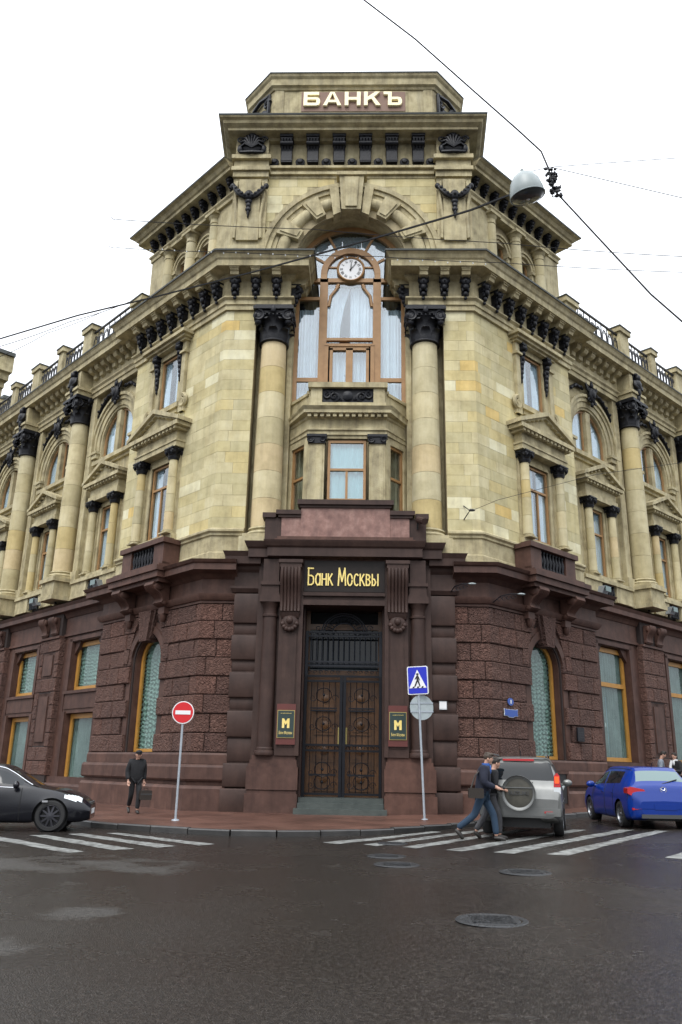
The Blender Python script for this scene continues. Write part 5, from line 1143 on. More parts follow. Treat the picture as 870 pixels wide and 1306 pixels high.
# tower sides in the direction of the wings: loggia with arched windows
for side in (1, -1):
    MT = UP.mat(side); n0 = .46
    def sx(s_): return side*s_
    mb = MB(MT); lo = MB(MT)
    for c in (sx(3.1), sx(5.0)):
        rect_fill(mb, c-.95, c+.95, 21.2, 25.3, [(c-.5, c+.5, 21.2, 25.3)], n0+.3, n0+.7); spandrel(mb, c, .5, 23.9, 25.3, n0+.3, n0+.7)
        lo.arc(c, 23.9, .5, .64, n0+.2, n0+.5); lo.arc(c, 23.9, .64, .74, n0+.14, n0+.35); lo.box(c-.72, c-.5, n0+.2, n0+.4, 21.2, 23.9); lo.box(c+.5, c+.72, n0+.2, n0+.4, 21.2, 23.9); lo.box(c-.78, c-.48, n0+.12, n0+.4, 23.7, 23.86); lo.box(c+.48, c+.78, n0+.12, n0+.4, 23.7, 23.86)
        window(MT, c-.5, c+.5, 21.6, 23.9, n0+.5, arch=.5, fw=.08, mull=[c], curtain=None, parent=tower)
    a, b_ = sorted((sx(.1), sx(2.15))); mb.box(a, b_, n0, n0+.7, 21.2, 25.3); a, b_ = sorted((sx(5.95), sx(7.35))); mb.box(a, b_, n0, n0+.7, 21.2, 25.3); a, b_ = sorted((sx(6.2), sx(7.4))); mb.box(a, b_, n0-.06, n0+.5, 21.2, 25.1)
    a, b_ = sorted((sx(6.4), sx(7.3))); mb.box(a, b_, n0, n0+5, 21.2, 26.2)
    mb.build('tower_side_wall', 'stone', tower); lo.build('archivolt', 'stone', tower, smooth=30)
    for s_ in (2.15, 4.05, 5.95):
        x, y = UP.pt(s_, -n0-.06, side)
        co = column((x, y), .27, 21.4, 24.85, None, 0, 3, base=False)
        MB().lathe([(.24, 24.55), (.27, 24.57), (.27, 24.62), (.24, 24.64), (.24, 24.8), (.3, 24.88), (.34, 24.96)], 18, (x, y, 0)).build('capital', 'stone', co, smooth=35)
        MB(MT).box(sx(s_)-.38, sx(s_)+.38, n0-.3, n0+.3, 24.96, 25.1).build('abacus', 'stone', co)
    p = [(4.6, 1.2), UP.pt(.3, -n0), UP.pt(7.35, -n0), (UP.pt(7.35, -n0)[0]-1.5, UP.pt(7.35, -n0)[1]+1.5)]
    mb = MB().sweep([(-.5, 25.1), (.12, 25.1), (.12, 25.26), (.2, 25.34), (.2, 25.42), (.04, 25.44), (.04, 25.98), (.16, 26.06), (.62, 26.1), (.62, 26.26), (.7, 26.3), (.8, 26.44), (.92, 26.5), (-.5, 26.52)], p[1:]); mb.sweep([(-.5, 26.522), (.94, 26.502), (.96, 26.56), (-.5, 26.8)], p[1:])
    o = (mb if side > 0 else mb.mirror()).build('tower_side_cornice', 'stone', tower)
    mb = MB().sweep([(-.5, 26.53), (.95, 26.51), (.97, 26.575), (-.5, 26.82)], p[1:]); (mb if side > 0 else mb.mirror()).build('eaves_sheet', 'roof_metal', tower)
    for i in range(10): place('console', CONSOLE, tower, UP.loc(side, .75+.7*i, -n0+.04, 26.04), side*R_(45), (.75, .95, .62))
# attic with the gilt name
AY = 1.0
at = MB(); at.prism([(-3.55, AY), (3.55, AY), (4.7, 2.3), (4.7, 5), (-4.7, 5), (-4.7, 2.3)], 28.05, 30.5, 'z')
at = at.build('attic', 'stone', BANK)
MB().sweep([(-.3, 30.4), (.06, 30.4), (.1, 30.5), (.2, 30.56), (.22, 30.86), (.3, 30.95), (.34, 31.06), (-.3, 31.1)], [(-4.7, 5), (-4.7, 2.3), (-3.55, AY), (3.55, AY), (4.7, 2.3), (4.7, 5)]).build('attic_cornice', 'stone', at)
MB().sweep([(-.3, 31.102), (.36, 31.062), (.37, 31.12), (-.3, 31.2)], [(-4.7, 5), (-4.7, 2.3), (-3.55, AY), (3.55, AY), (4.7, 2.3), (4.7, 5)]).build('eaves_sheet', 'roof_metal', at)
MB().box(-2.5, 2.5, AY+.1, 4, 31.1, 31.42).box(-2.56, 2.56, AY+.02, 4, 31.42, 31.5).build('attic_crest', 'stone', at)
MB().box(-2.4, 2.4, AY-.06, AY+.1, 29.15, 30.32).box(-3.5, -3.1, AY-.04, AY+.1, 28.1, 30.4).box(3.1, 3.5, AY-.04, AY+.1, 28.1, 30.4).build('sign_panel_frame', 'stone', at)
MB().box(-2.3, 2.3, AY-.085, AY, 29.2, 30.26).build('sign_panel', 'sign_brown', at)
t_ = .19; H_ = .37
def slab(x0, x1, z0, z1): return [(x0, z0), (x1, z0), (x1, z1), (x0, z1)]
def ring_(cx, cz, ax, az, bx, bz): return [[(cx+ax*math.cos(a)*k1, cz+az*math.sin(a)*k1) for k1, a in ()]]
LET = {
 'Б': (.82, [slab(-.41, -.41+t_, -H_, H_), slab(-.22, .36, H_-.16, H_), slab(-.22, .22, -.05, .08), slab(-.22, .22, -H_, -H_+.15), [(.22, -.05), (.22, .08), (.36, .05), (.42, -.08), (.42, -.22), (.36, -.34), (.22, -.37), (.22, -.22), (.235, -.2), (.235, -.08)]]),
 'А': (.92, [[(-.46, -H_), (-.27, -H_), (.04, H_), (-.1, H_)], [(.46, -H_), (.27, -H_), (-.02, H_), (.1, H_)], slab(-.22, .22, -.2, -.07)]),
 'Н': (.8, [slab(-.4, -.4+t_, -H_, H_), slab(.4-t_, .4, -H_, H_), slab(-.22, .22, -.07, .08)]),
 'К': (.82, [slab(-.41, -.41+t_, -H_, H_), [(-.23, -.09), (-.23, .09), (.16, H_), (.39, H_), (-.0, .0)], [(-.05, .02), (.09, .1), (.43, -H_), (.2, -H_)]]),
 'Ъ': (.92, [slab(-.46, -.05, H_-.15, H_), slab(-.24, -.24+t_, -H_, H_-.14), slab(-.06, .26, -.05, .08), slab(-.06, .26, -H_, -H_+.14), [(.26, -.05), (.26, .08), (.4, .05), (.46, -.08), (.46, -.22), (.4, -.34), (.26, -.37), (.26, -.23), (.275, -.2), (.275, -.08)]])}
lx = -2.2
for ch in 'БАНКЪ':
    w_, polys = LET[ch]; mb = MB()
    for i_, pl in enumerate(polys): mb.prism([(a*.88, b) for a, b in pl], -.075+.0012*i_, .05)
    mb.build('letter', 'gold_light', at, (lx+w_*.44, AY-.12, 29.8)); lx += w_*.88+.145
for side in (1, -1):
    M_ = Matrix.Translation((side*3.55, AY, 0)) @ Matrix.Rotation(side*math.atan2(1.3, 1.15), 4, 'Z'); c = side*.85
    mb = MB(M_); mb.ell((c, -.02, 29.3), (.5, .12, .55), 12, 7)
    for q in (-1, 1): mb.spiral((c+q*.45, -.08, 29.9), .25, 1.4, .08, 'y', q); mb.tube([(c+q*.62, -.08, 30.3), (c+q*.62, -.1, 29.0), (c+q*.3, -.1, 28.7)], .08, 6)
    mb.tube([(c-.6, -.1, 30.2), (c, -.14, 30.3), (c+.6, -.1, 30.2)], .09, 6)
    mb.build('cartouche', 'black_iron', at, smooth=50)
# main body of the house behind the tower, keeps daylight out of the rooms
MB().prism([(-4.4, 3.1), (4.4, 3.1), (9.0, 7.4), (4, 13), (-4, 13), (-9.0, 7.4)], 0, 21.2, 'z').build('house_core', 'mortar', BANK)
# small fixtures on the facade
SUV_LABELS = 0
# ------------------------------------------------------------------ streets
def gz(x): return .028*max(0., min(x, 14)-1)
rd = MB(); xs = [-600, 1, 14, 600]; ys = [-600, 600]
rd.add([(x, y, gz(x)) for y in ys for x in xs], [(i, i+1, i+5, i+4) for i in range(3)])
ROAD = rd.build('road', 'asphalt'); ROAD['kind'] = 'structure'
KP = [(-44, 32.9), (-30, 18.9), (-20, 8.9), (-12, .9), (-5.9, -5.2), (-4.9, -5.95), (-3.6, -6.6), (-2.3, -6.95), (-1.0, -6.85), (.3, -6.3), (1.4, -5.45), (2.6, -4.4), (4.2, -2.7), (6.6, -.3), (9.2, 2.3), (20, 13.1), (44, 37.1)]
def inner(p): d = Vector((0, 16))-Vector(p); return (p[0]+d.x*.55, p[1]+d.y*.55)
pv = MB()
for i in range(len(KP)-1):
    a, b = KP[i], KP[i+1]; c, d = inner(b), inner(a)
    n = max(1, int(math.dist(a, b)/1.5))
    for k in range(n):
        def lp(p, q, t): return (p[0]+(q[0]-p[0])*t, p[1]+(q[1]-p[1])*t)
        for (f0, f1) in ((0, .5), (.5, 1)):
            pts = [lp(lp(a, b, k/n), lp(d, c, k/n), f0), lp(lp(a, b, (k+1)/n), lp(d, c, (k+1)/n), f0), lp(lp(a, b, (k+1)/n), lp(d, c, (k+1)/n), f1), lp(lp(a, b, k/n), lp(d, c, k/n), f1)]
            pv.add([(p[0], p[1], gz(p[0])+.12) for p in pts], [(0, 1, 2, 3)])
PAVE = pv.build('pavement', 'pavers'); PAVE['kind'] = 'structure'
# kerb stones, one by one
def walk(path, step):
    out = []; carry = 0.; cur = Vector(path[0]); out.append(cur.copy())
    for q in path[1:]:
        q = Vector(q)
        while (q-cur).length >= step-carry:
            cur = cur+(q-cur).normalized()*(step-carry); carry = 0; out.append(cur.copy())
        carry += (q-cur).length; cur = q
    return out
W_ = walk(KP, 1.0)
for i in range(len(W_)-1):
    a, b = W_[i], W_[i+1]; m = (a+b)/2
    if abs(m.x) > 22: continue
    d = (b-a).normalized(); n = Vector((d.y, -d.x))
    z0 = gz(m.x); mb = MB(); w0 = .10; w1 = -.06
    P = [a+d*.006+n*w0, b-d*.006+n*w0, b-d*.006+n*w1, a+d*.006+n*w1]; Q = [a+d*.006+n*(w0-.02), b-d*.006+n*(w0-.02), b-d*.006+n*w1, a+d*.006+n*w1]
    zz = rng.uniform(-.008, .008)
    mb.add([(p.x, p.y, z0-.08) for p in P]+[(p.x, p.y, z0+.105+zz) for p in P]+[(p.x, p.y, z0+.13+zz) for p in Q], [(3, 2, 1, 0), (0, 1, 5, 4), (1, 2, 6, 5), (2, 3, 7, 6), (3, 0, 4, 7), (4, 5, 9, 8), (5, 6, 10, 9), (6, 7, 11, 10), (7, 4, 8, 11), (8, 9, 10, 11)])
    mb.build('kerb_stone', 'kerb_stone', PAVE)
# painted crossing bars
def stripe(pts):
    # worn outline: subdivide the long edges and nibble them
    P = [Vector(p) for p in pts]; n = 14; top = []; bot = []
    for i in range(n+1):
        t = i/n; a = P[0].lerp(P[3], t); b = P[1].lerp(P[2], t); a, b = a.lerp(b, .1), b.lerp(a, .1); j = (b-a)*.1
        top.append(a+j*rng.uniform(-.6, 1)); bot.append(b-j*rng.uniform(-.6, 1))
    vs = [(p.x, p.y, gz(p.x)+.004) for p in top]+[(p.x, p.y, gz(p.x)+.004) for p in bot]
    MB().add(vs, [(i, n+1+i, n+2+i, i+1) for i in range(n)]).build('crossing_bar', 'paint', ROAD)
for s_ in ([(-7.4, -7.9), (-7.1, -8.5), (-4.36, -11.27), (-4.14, -11.0)][:0], ):
    pass
stripe([(-8.6, -6.6), (-8.9, -7.0), (-4.42, -11.27), (-4.1, -10.98)]); stripe([(-6.35, -8.05), (-6.0, -7.78), (-3.45, -10.27), (-3.8, -10.69)]); stripe([(-5.72, -7.55), (-5.4, -7.25), (-2.83, -9.6), (-3.16, -10.07)]); stripe([(-5.0, -7.08), (-4.7, -6.9), (-2.2, -9.0), (-2.48, -9.5)])
stripe([(2.2, -9.55), (2.58, -9.94), (6.15, -4.95), (5.8, -4.66)]); stripe([(3.02, -10.06), (3.42, -10.42), (7.26, -5.05), (6.88, -4.82)]); stripe([(3.9, -10.48), (4.3, -10.8), (7.92, -5.5), (7.62, -5.2)])
stripe([(1.42, -8.9), (1.76, -9.3), (4.9, -4.7), (4.6, -4.4)]); stripe([(.66, -8.35), (1.0, -8.75), (4.0, -4.6), (3.66, -4.3)]); stripe([(-.2, -8.1), (.2, -8.5), (2.6, -5.2), (2.3, -4.95)]); stripe([(5.75, -11.2), (6.0, -11.5), (8.2, -8.2), (7.95, -7.9)])
for i, (x, y, r, lb) in enumerate(((2.0, -17.0, .36, 'nearest and largest manhole cover in the wet road'), (3.08, -13.1, .37, 'manhole cover below the rear of the silver car'), (1.23, -12.0, .36, 'manhole cover second from the crossing, in the middle of the road'), (1.1, -10.7, .34, 'manhole cover just in front of the crossing bars'), (1.3, -8.2, .3, 'small manhole cover between the crossing bars'))):
    mb = MB(); mb.lathe([(0.001, .012), (r*.78, .012), (r*.80, .004), (r*.86, .004), (r*.88, .014), (r, .014), (r*1.04, .0)], 32, cap=False)
    for k in range(-3, 4): mb.box(-r*.6, r*.6, k*r*.18-.012, k*r*.18+.012, .012, .018)
    tag(mb.build('manhole_cover', 'manhole_iron', None, (x, y, gz(x)+.003), smooth=30), lb, 'manhole', 'manhole covers in the road')

# ------------------------------------------------------------------ signs
def disc(mb, r, y0, y1, n=32, c=(0, 0)): mb.prism([(c[0]+r*math.cos(2*math.pi*i/n), c[1]+r*math.sin(2*math.pi*i/n)) for i in range(n)], y0, y1)
ns = empty('no_entry_sign', (-4.06, -4.31, .12), label='round red no entry sign on a grey pole at the kerb', cat='road sign')
MB().lathe([(.03, 0), (.03, 2.95)], 12).lathe([(.1, 0), (.09, .03), (.035, .04)], 12).build('pole', 'pole', ns, smooth=40)
d = MB(); disc(d, .29, -.045, -.03); dd = d.build('sign_disc', 'white', ns, (0, 0, 2.66)); d = MB(); disc(d, .265, -.05, -.044); d.build('red_face', 'sign_red', dd); MB().box(-.2, .2, -.056, -.049, -.05, .05).build('white_bar', 'white', dd); MB().box(-.04, .04, -.03, .04, -.2, -.15).box(-.04, .04, -.03, .04, .12, .17).build('clamp', 'pole', dd)
ps = empty('pedestrian_crossing_sign', (2.38, -2.29, .14), label='blue pedestrian crossing sign with a round sign back on a leaning pole', cat='road sign')
ps.rotation_euler = (0, R_(-2.2), R_(-14))
MB().lathe([(.032, 0), (.032, 3.9)], 12).lathe([(.1, 0), (.09, .03), (.035, .04)], 12).build('pole', 'pole', ps, smooth=40)
def rrect(w, h, r, n=5):
    pts = []
    for cx, cz, a0 in ((w-r, h-r, 0), (-w+r, h-r, 90), (-w+r, -h+r, 180), (w-r, -h+r, 270)):
        for i in range(n+1): a = R_(a0+90*i/n); pts.append((cx+r*math.cos(a), cz+r*math.sin(a)))
    return pts
d = MB(); d.prism(rrect(.3, .4, .05), -.06, -.045); sp_ = d.build('sign_plate', 'white', ps, (0, 0, 3.78)); MB().prism(rrect(.275, .375, .04), -.066, -.058).build('blue_face', 'sign_blue', sp_)
MB().prism([(-.25, -.22), (.25, -.22), (0, .3)], -.072, -.064).build('white_triangle', 'white', sp_)
f = MB(); disc(f, .035, -.078, -.07, 14, (.0, .17)); f.prism([(-.03, .13), (.03, .13), (.035, 0), (.08, -.17), (.05, -.18), (.0, -.04), (-.07, -.18), (-.105, -.17), (-.03, 0)], -.078, -.07); f.prism([(.03, .12), (.075, .0), (.06, -.01), (.02, .07)], -.078, -.07); f.prism([(-.03, .12), (-.085, .03), (-.075, .015), (-.02, .07)], -.078, -.07)
for x in (-.13, .0, .13): f.prism([(x-.03, -.215), (x+.025, -.215), (x+.04, -.175), (x-.01, -.175)], -.078, -.07)
f.build('walker', 'black', sp_); MB().prism(rrect(.3, .4, .05), .03, .045).build('second_plate', 'zinc', sp_)
d = MB(); disc(d, .35, -.005, .01); do = d.build('sign_back', 'zinc', ps, (.06, .05, 3.02), R_(28)); MB().box(-.34, .34, -.02, -.004, .1, .14).box(-.34, .34, -.02, -.004, -.14, -.1).build('bracket_rail', 'pole', do)
# things fixed to the facade
def wallthing(name, plan_loc, rz, build, label, cat):
    t = empty(name, plan_loc, rz, label, cat); build(t); return t
P_ = (5.27*1, .6); 
def gp(u, n): x, y = GR.pt(u, n); return (x*S, y*S)
x, y = gp(.95, .09)
def hn(t):
    a = MB(); a.prism([(.16*math.cos(2*math.pi*i/24), .12*math.sin(2*math.pi*i/24)) for i in range(24)], -.025, 0); o = a.build('plate', 'plate_blue', t)
    MB().prism([(.15*math.cos(2*math.pi*i/24), .11*math.sin(2*math.pi*i/24)) for i in range(24)], -.028, -.02).build('rim', 'white', t, (0, .004, 0)); place('number', text_fit('8', .07, .13, 'white', .004, .01), t, (0, -.03, 0))
wallthing('house_number_plate', (x, y-.02, 3.62), R_(45), hn, 'small oval blue house number plate beside the right arched window', 'number plate')
def sn(t):
    pts = [(-.38, .13), (-.3, .11), (.3, .11), (.38, .13), (.36, 0), (.38, -.1), (.2, -.11), (.12, -.15), (-.12, -.15), (-.2, -.11), (-.38, -.1), (-.36, 0)]
    MB().prism(pts, -.02, 0).build('rim', 'offwhite', t); MB().prism([(a*.95, b*.9) for a, b in pts], -.028, -.01).build('plate', 'plate_blue', t)
wallthing('street_name_plate', (x, y-.02, 3.27), R_(45), sn, 'scalloped blue street name plate below the oval number plate', 'name plate')
x, y = gp(5.35, .12)
def mp_(t): MB().prism(rrect(.22, .24, .02), -.05, .0).build('plate', 'black_iron', t); MB().box(-.17, .17, -.056, -.05, -.02, -.01).box(-.17, .17, -.056, -.05, .06, .07).box(-.17, .17, -.056, -.05, -.1, -.09).build('relief_lines', 'cladding', t)
wallthing('memorial_plaque', (x, y, 2.75), R_(45), mp_, 'dark bronze plaque right of the right arched window', 'plaque')
def nt_(t): MB().prism(rrect(.12, .13, .01), -.012, 0).build('sheet', 'offwhite', t); MB().prism(rrect(.1, .1, .01), -.015, -.01).build('print', 'white', t)
wallthing('paper_notice', (3.2, .44*S, 3.42), 0, nt_, 'small white square notice on the smooth pier right of the door', 'notice')
# wall lamp arms over both granite corners and floodlights on the cornice
def arm(t):
    m = MB(); m.tube([(0, 0, 0), (.1, -.5, .12), (.3, -.9, .12), (.5, -1.0, .1)], .018, 6)
    for i in range(4): m.spiral((.1+.1*i, -.35-.15*i, .03), .1, 1.2, .012, 'y', 1, n=10)
    m.build('arm', 'black_iron', t, smooth=40); MB().ell((.6, -1.02, .1), (.13, .05, .035), 10, 6).build('lamp_head', 'lamp_grey', t, smooth=40)
t = wallthing('wall_lamp', (3.5, .4, 7.05), 0, arm, 'thin scrolled bracket lamp beside the portal cornice, right of the door', 'wall lamp')
t = wallthing('wall_lamp', (4.9, .35, 6.75), R_(10), arm, 'bracket lamp with pale head on the rusticated corner right of the portal', 'wall lamp')
def flood(t): MB().taper(-.2, .2, -.1, .12, 0, -.24, .24, -.28, .0, .3).build('housing', 'pole', t); MB().box(-.2, .2, -.29, -.27, .08, .28).build('glass', 'car_glass_pale', t); MB().box(-.02, .02, 0, .1, -.14, .02).build('bracket', 'black', t)
k = 0
for side in (1, -1):
    for sb, nm in ((8.3, 'nearest the pavilion'), (12.6, 'below the first tall column'), (14.6, 'between the first and second tall column')):
        x, y, z = UP.loc(side, sb, .12)
        tx = ('right' if side > 0 else 'left')+' wing'
        wallthing('floodlight', (x*S, y*S, 8.86*S), side*R_(45), flood, 'floodlight on the ledge of the '+tx+', '+nm, 'floodlight')['group'] = 'floodlights on the granite ledge'
def cam_(t): MB().tube([(0, 0, 0), (0, -.5, -.2)], .11, 10).build('housing', 'granite_dark', t); MB().tube([(0, .1, -.3), (0, 0, 0), (.1, .1, .1)], .03, 5).build('bracket', 'black', t)
wallthing('security_camera', (2.62*S, -.05, 10.1*S), R_(20), cam_, 'brown security camera on the right end of the pink attic over the door', 'camera')
x, y = UP.pt(-.6, .02); 
def hook(t):
    MB().tube([(0, 0, .25), (.18, -.25, 0), (0, 0, -.25)], .02, 5).build('stay', 'black', t); MB().ell((.24, -.3, .0), (.12, .05, .05), 8, 5).build('insulator', 'black', t)
wallthing('wire_anchor', (x*S, y*S, 9.95), 0, hook, 'black wire anchor on the yellow wall right of the tall column', 'anchor')
# ------------------------------------------------------------------ cars
def catmull(P, sub):
    out = []; n = len(P)
    for i in range(n-1):
        p0, p1, p2, p3 = P[max(0, i-1)], P[i], P[i+1], P[min(n-1, i+2)]
        for k in range(sub):
            t = k/sub; t2, t3 = t*t, t*t*t
            out.append([.5*(2*b+(c-a)*t+(2*a-5*b+4*c-d)*t2+(3*b-a-3*c+d)*t3) for a, b, c, d in zip(p0, p1, p2, p3)])
    out.append(list(P[-1])); return out
def car(name, stations, L, axles, wr, paint, label, spec):
    """stations: x, zb, wb, zm, wm, zs, ws, ze, wrf, zt from the tail forwards. Origin: ground below the middle"""
    root = empty(name, label=label, cat='car'); SI, SJ = 6, 5
    st = catmull([list(s_) for s_ in stations], SI); grid = []
    for s_ in st:
        x, zb, wb, zm, wm, zs, ws, ze, wrf, zt = s_
        sec = [(wb*.6, zb), (wb, zb+.01), (wm*.985, zb+.16), (wm, zm), (ws, zs), (wrf, ze), (wrf*.72, zt-.012), (0, zt)]
        grid.append([(x-L/2, p[0], p[1]) for p in catmull(sec, SJ)])
    NI, NJ = len(grid), len(grid[0])
    # wheel arches: snap and drop
    ra = wr+.055; dead = set()
    for i in range(NI-1):
        for j in range(NJ-1):
            x = sum(grid[a][b][0] for a in (i, i+1) for b in (j, j+1))/4; z = sum(grid[a][b][2] for a in (i, i+1) for b in (j, j+1))/4
            if j < 4*SJ and any(math.hypot(x-(ax-L/2), z-wr) < ra for ax in axles): dead.add((i, j))
    G = [[list(p) for p in r] for r in grid]
    for i in range(NI):
        for j in range(NJ):
            adj = [(a, b) for a in (i-1, i) for b in (j-1, j) if 0 <= a < NI-1 and 0 <= b < NJ-1]
            k = sum(c in dead for c in adj)
            if 0 < k < len(adj):
                x, y, z = G[i][j]
                ax = min(axles, key=lambda a: abs(x-(a-L/2)))-L/2; d_ = math.hypot(x-ax, z-wr)
                if d_ > 1e-3: G[i][j][0] = ax+(x-ax)*ra/d_; G[i][j][2] = max(wr*.6, wr+(z-wr)*ra/d_)
    def cls(i, j):
        fi, fj = (i+.5)/SI, (j+.5)/SJ
        for nm, f in spec['glass'].items():
            if f(fi, fj, grid[i][j][0]+L/2): return nm
        return 'body'
    def emit(pred, nm, m, parent, off=0., both=True, dropdead=True):
        obs = []
        for sides in ([(1, -1)] if both else [(1,), (-1,)]):
            mb = MB()
            for sg in sides:
                idx = {}; vs = []; fs = []
                def vid(i, j):
                    if (i, j) not in idx:
                        p = G[i][j]
                        if off:
                            a = Vector(G[min(i+1, NI-1)][j])-Vector(G[max(i-1, 0)][j]); b = Vector(G[i][min(j+1, NJ-1)])-Vector(G[i][max(j-1, 0)])
                            n_ = a.cross(b); n_ = n_.normalized() if n_.length > 1e-9 else Vector((0, 1, 0)); n_ = n_ if n_.y+n_.z*.2 > -.2 else -n_
                            p = Vector(p)+n_*off
                        idx[(i, j)] = len(vs); vs.append((p[0], p[1]*sg, p[2]))
                    return idx[(i, j)]
                for i in range(NI-1):
                    for j in range(NJ-1):
                        if (i, j) in dead and dropdead: continue
                        if pred(i, j): fs.append((vid(i, j), vid(i+1, j), vid(i+1, j+1), vid(i, j+1)))
                if fs: mb.add(vs, fs)
            if mb.f: obs.append(mb.build(nm, m, parent, smooth=60))
        return obs
    body = emit(lambda i, j: cls(i, j) == 'body', 'body', paint, root)[0]
    # close the tail and the nose
    for e, sgn in ((0, -1), (NI-1, 1)):
        ring = [(p[0], p[1], p[2]) for p in G[e]]+[(p[0], -p[1], p[2]) for p in reversed(G[e][:-1])]
        MB().add(ring, [tuple(range(len(ring)))]).build('rear_bumper_face' if e == 0 else 'front_bumper_face', spec.get('capmat', paint), body)
    for nm in spec['glass']:
        if nm.startswith('side'): emit(lambda i, j: cls(i, j) == nm, 'side_window', spec.get('sideglass', 'car_glass'), root, both=False)
        else: emit(lambda i, j: cls(i, j) == nm, nm, spec['glassmat'].get(nm, 'car_glass'), root)
    for nm, m, f, off in spec['patches']:
        emit(lambda i, j: f((i+.5)/SI, (j+.5)/SJ, grid[i][j][0]+L/2, grid[i][j][2]), nm, m, body, off, both=False)
    wm = max(s_[4] for s_ in stations)
    for (xg, j0, j1) in spec.get('gaps', ()):
        i = min(range(NI), key=lambda k_: abs(grid[k_][0][0]+L/2-xg))
        for sg in (1, -1): MB().tube([(G[i][j][0], sg*(G[i][j][1]+.001), G[i][j][2]) for j in range(int(j0*SJ), int(j1*SJ)+1)], .008, 4).build('panel_gap', 'black', body)
    for (fj, x0, x1, r_, m_, nm) in spec.get('lines', ()):
        j = int(fj*SJ)
        for sg in (1, -1): MB().tube([(G[i][j][0], sg*(G[i][j][1]+.002), G[i][j][2]) for i in range(NI) if x0 <= grid[i][0][0]+L/2 <= x1], r_, 5).build(nm, m_, body, smooth=60)
    MB().box(-L/2+.3, L/2-.3, -wm+.28, wm-.28, .2, .75).build('underbody', 'black', root)
    for ax in axles:
        for sg in (1, -1):
            mb = MB(); mb.lathe([(wr*.68, -.09), (wr*.72, -.105), (wr*.93, -.105), (wr, -.06), (wr, .06), (wr*.93, .105), (wr*.72, .105), (wr*.68, .09)], 32, cap=False)
            w = mb.build('wheel', 'rubber', root, (ax-L/2, sg*(wm-.12), wr+.003), smooth=40); w.rotation_euler = (R_(90)*-sg, 0, 0)
            r = MB(); r.lathe([(wr*.70, .09), (wr*.66, .1), (wr*.62, .05), (wr*.6, -.02)], 28, cap=False)
            for k in range(spec['spokes']):
                a = 2*math.pi*k/spec['spokes']; c_, s_ = math.cos(a), math.sin(a); w_ = .022 if spec['spokes'] > 6 else .035
                r.add([(wr*.12*c_-w_*s_, wr*.12*s_+w_*c_, .085), (wr*.12*c_+w_*s_, wr*.12*s_-w_*c_, .085), (wr*.66*c_+w_*s_*.8, wr*.66*s_-w_*c_*.8, .07), (wr*.66*c_-w_*s_*.8, wr*.66*s_+w_*c_*.8, .07), (wr*.12*c_-w_*s_, wr*.12*s_+w_*c_, .05), (wr*.12*c_+w_*s_, wr*.12*s_-w_*c_, .05), (wr*.66*c_+w_*s_*.8, wr*.66*s_-w_*c_*.8, .04), (wr*.66*c_-w_*s_*.8, wr*.66*s_+w_*c_*.8, .04)], [(0, 1, 2, 3), (0, 3, 7, 4), (1, 2, 6, 5)])
            r.lathe([(.001, .1), (wr*.16, .095), (wr*.18, .06)], 16, cap=False)
            r.build('rim', spec['rim'], w, smooth=40)
            b = MB(); b.lathe([(.001, 0), (wr*.6, 0)], 24, cap=False); b.build('brake_disc', 'black', w)
            MB().lathe([(.001, 0), (ra*1.0, 0)], 24, (0, 0, -.13), cap=False).build('wheel_well', 'black', w)
    for sg in (1, -1):
        mx, mz, my = spec['mirror']; mb = MB(); mb.ell((mx-L/2, sg*(my+.1), mz), (.07, .12, .085), 12, 8); mb.tube([(mx-L/2, sg*(my-.06), mz-.05), (mx-L/2, sg*(my+.05), mz-.03)], .03, 6)
        mb.build('mirror', spec.get('mirmat', paint), body, smooth=50)
    return root, body, G
T = lambda *a: a
# silver off-roader
suv_st = [(0, .42, .70, .60, .80, .76, .82, .80, .78, .82), (.05, .38, .76, .68, .87, .93, .87, .98, .81, 1.0), (.10, .36, .78, .72, .895, 1.06, .87, 1.12, .79, 1.14), (.24, .33, .80, .74, .905, 1.10, .865, 1.54, .69, 1.58), (.36, .31, .80, .75, .905, 1.10, .865, 1.61, .665, 1.68), (1.5, .30, .80, .75, .905, 1.08, .87, 1.63, .66, 1.71), (2.4, .30, .80, .75, .905, 1.06, .87, 1.61, .66, 1.68), (2.75, .30, .80, .75, .905, 1.05, .87, 1.5, .67, 1.56), (3.25, .30, .80, .72, .90, 1.04, .86, 1.08, .76, 1.12), (3.85, .32, .78, .68, .89, .96, .83, 1.0, .70, 1.03), (4.18, .36, .72, .6, .80, .84, .76, .88, .62, .9), (4.3, .42, .6, .55, .66, .68, .64, .72, .55, .74)]
SUVS = dict(glass={'rear_window': lambda i, j, x: 2.12 < i < 2.95 and j > 4.95, 'side_window': lambda i, j, x: 4.2 < j < 4.9 and (.45 < x < 1.28 or 1.36 < x < 2.16 or 2.24 < x < 2.9), 'windshield': lambda i, j, x: 7.0 < i < 8.0 and j > 5}, glassmat={}, patches=[('wheel_arch_cladding', 'cladding', lambda i, j, x, z: z < .46 and 1 < j < 3.2, .012)], gaps=((1.32, 1.4, 4.8), (2.2, 1.4, 4.8)), lines=((3, .1, 4.1, .009, 'cladding', 'side_moulding'),), spokes=5, rim='rim', mirror=(2.72, 1.12, .9), mirmat='car_silver')
suv, sb_, G_ = car('off_road_car', suv_st, 4.3, (.92, 3.55), .345, 'car_silver', 'silver off-road car seen from behind with a spare wheel on its tailgate', SUVS)
X0 = -2.15
sw = MB(); sw.lathe([(.001, .0), (.30, .0), (.335, -.02), (.35, -.07), (.35, -.2)], 40, cap=False); sw.M = None
def face_back(mb): mb.v = [(X0-.20+z, x, y) for x, y, z in mb.v]; return mb
sp0 = face_back(MB().lathe([(.30, -.015), (.345, -.03), (.36, -.09), (.36, .2)], 44, cap=False)).build('spare_wheel', 'car_silver', suv, (0, 0, .93), smooth=45)
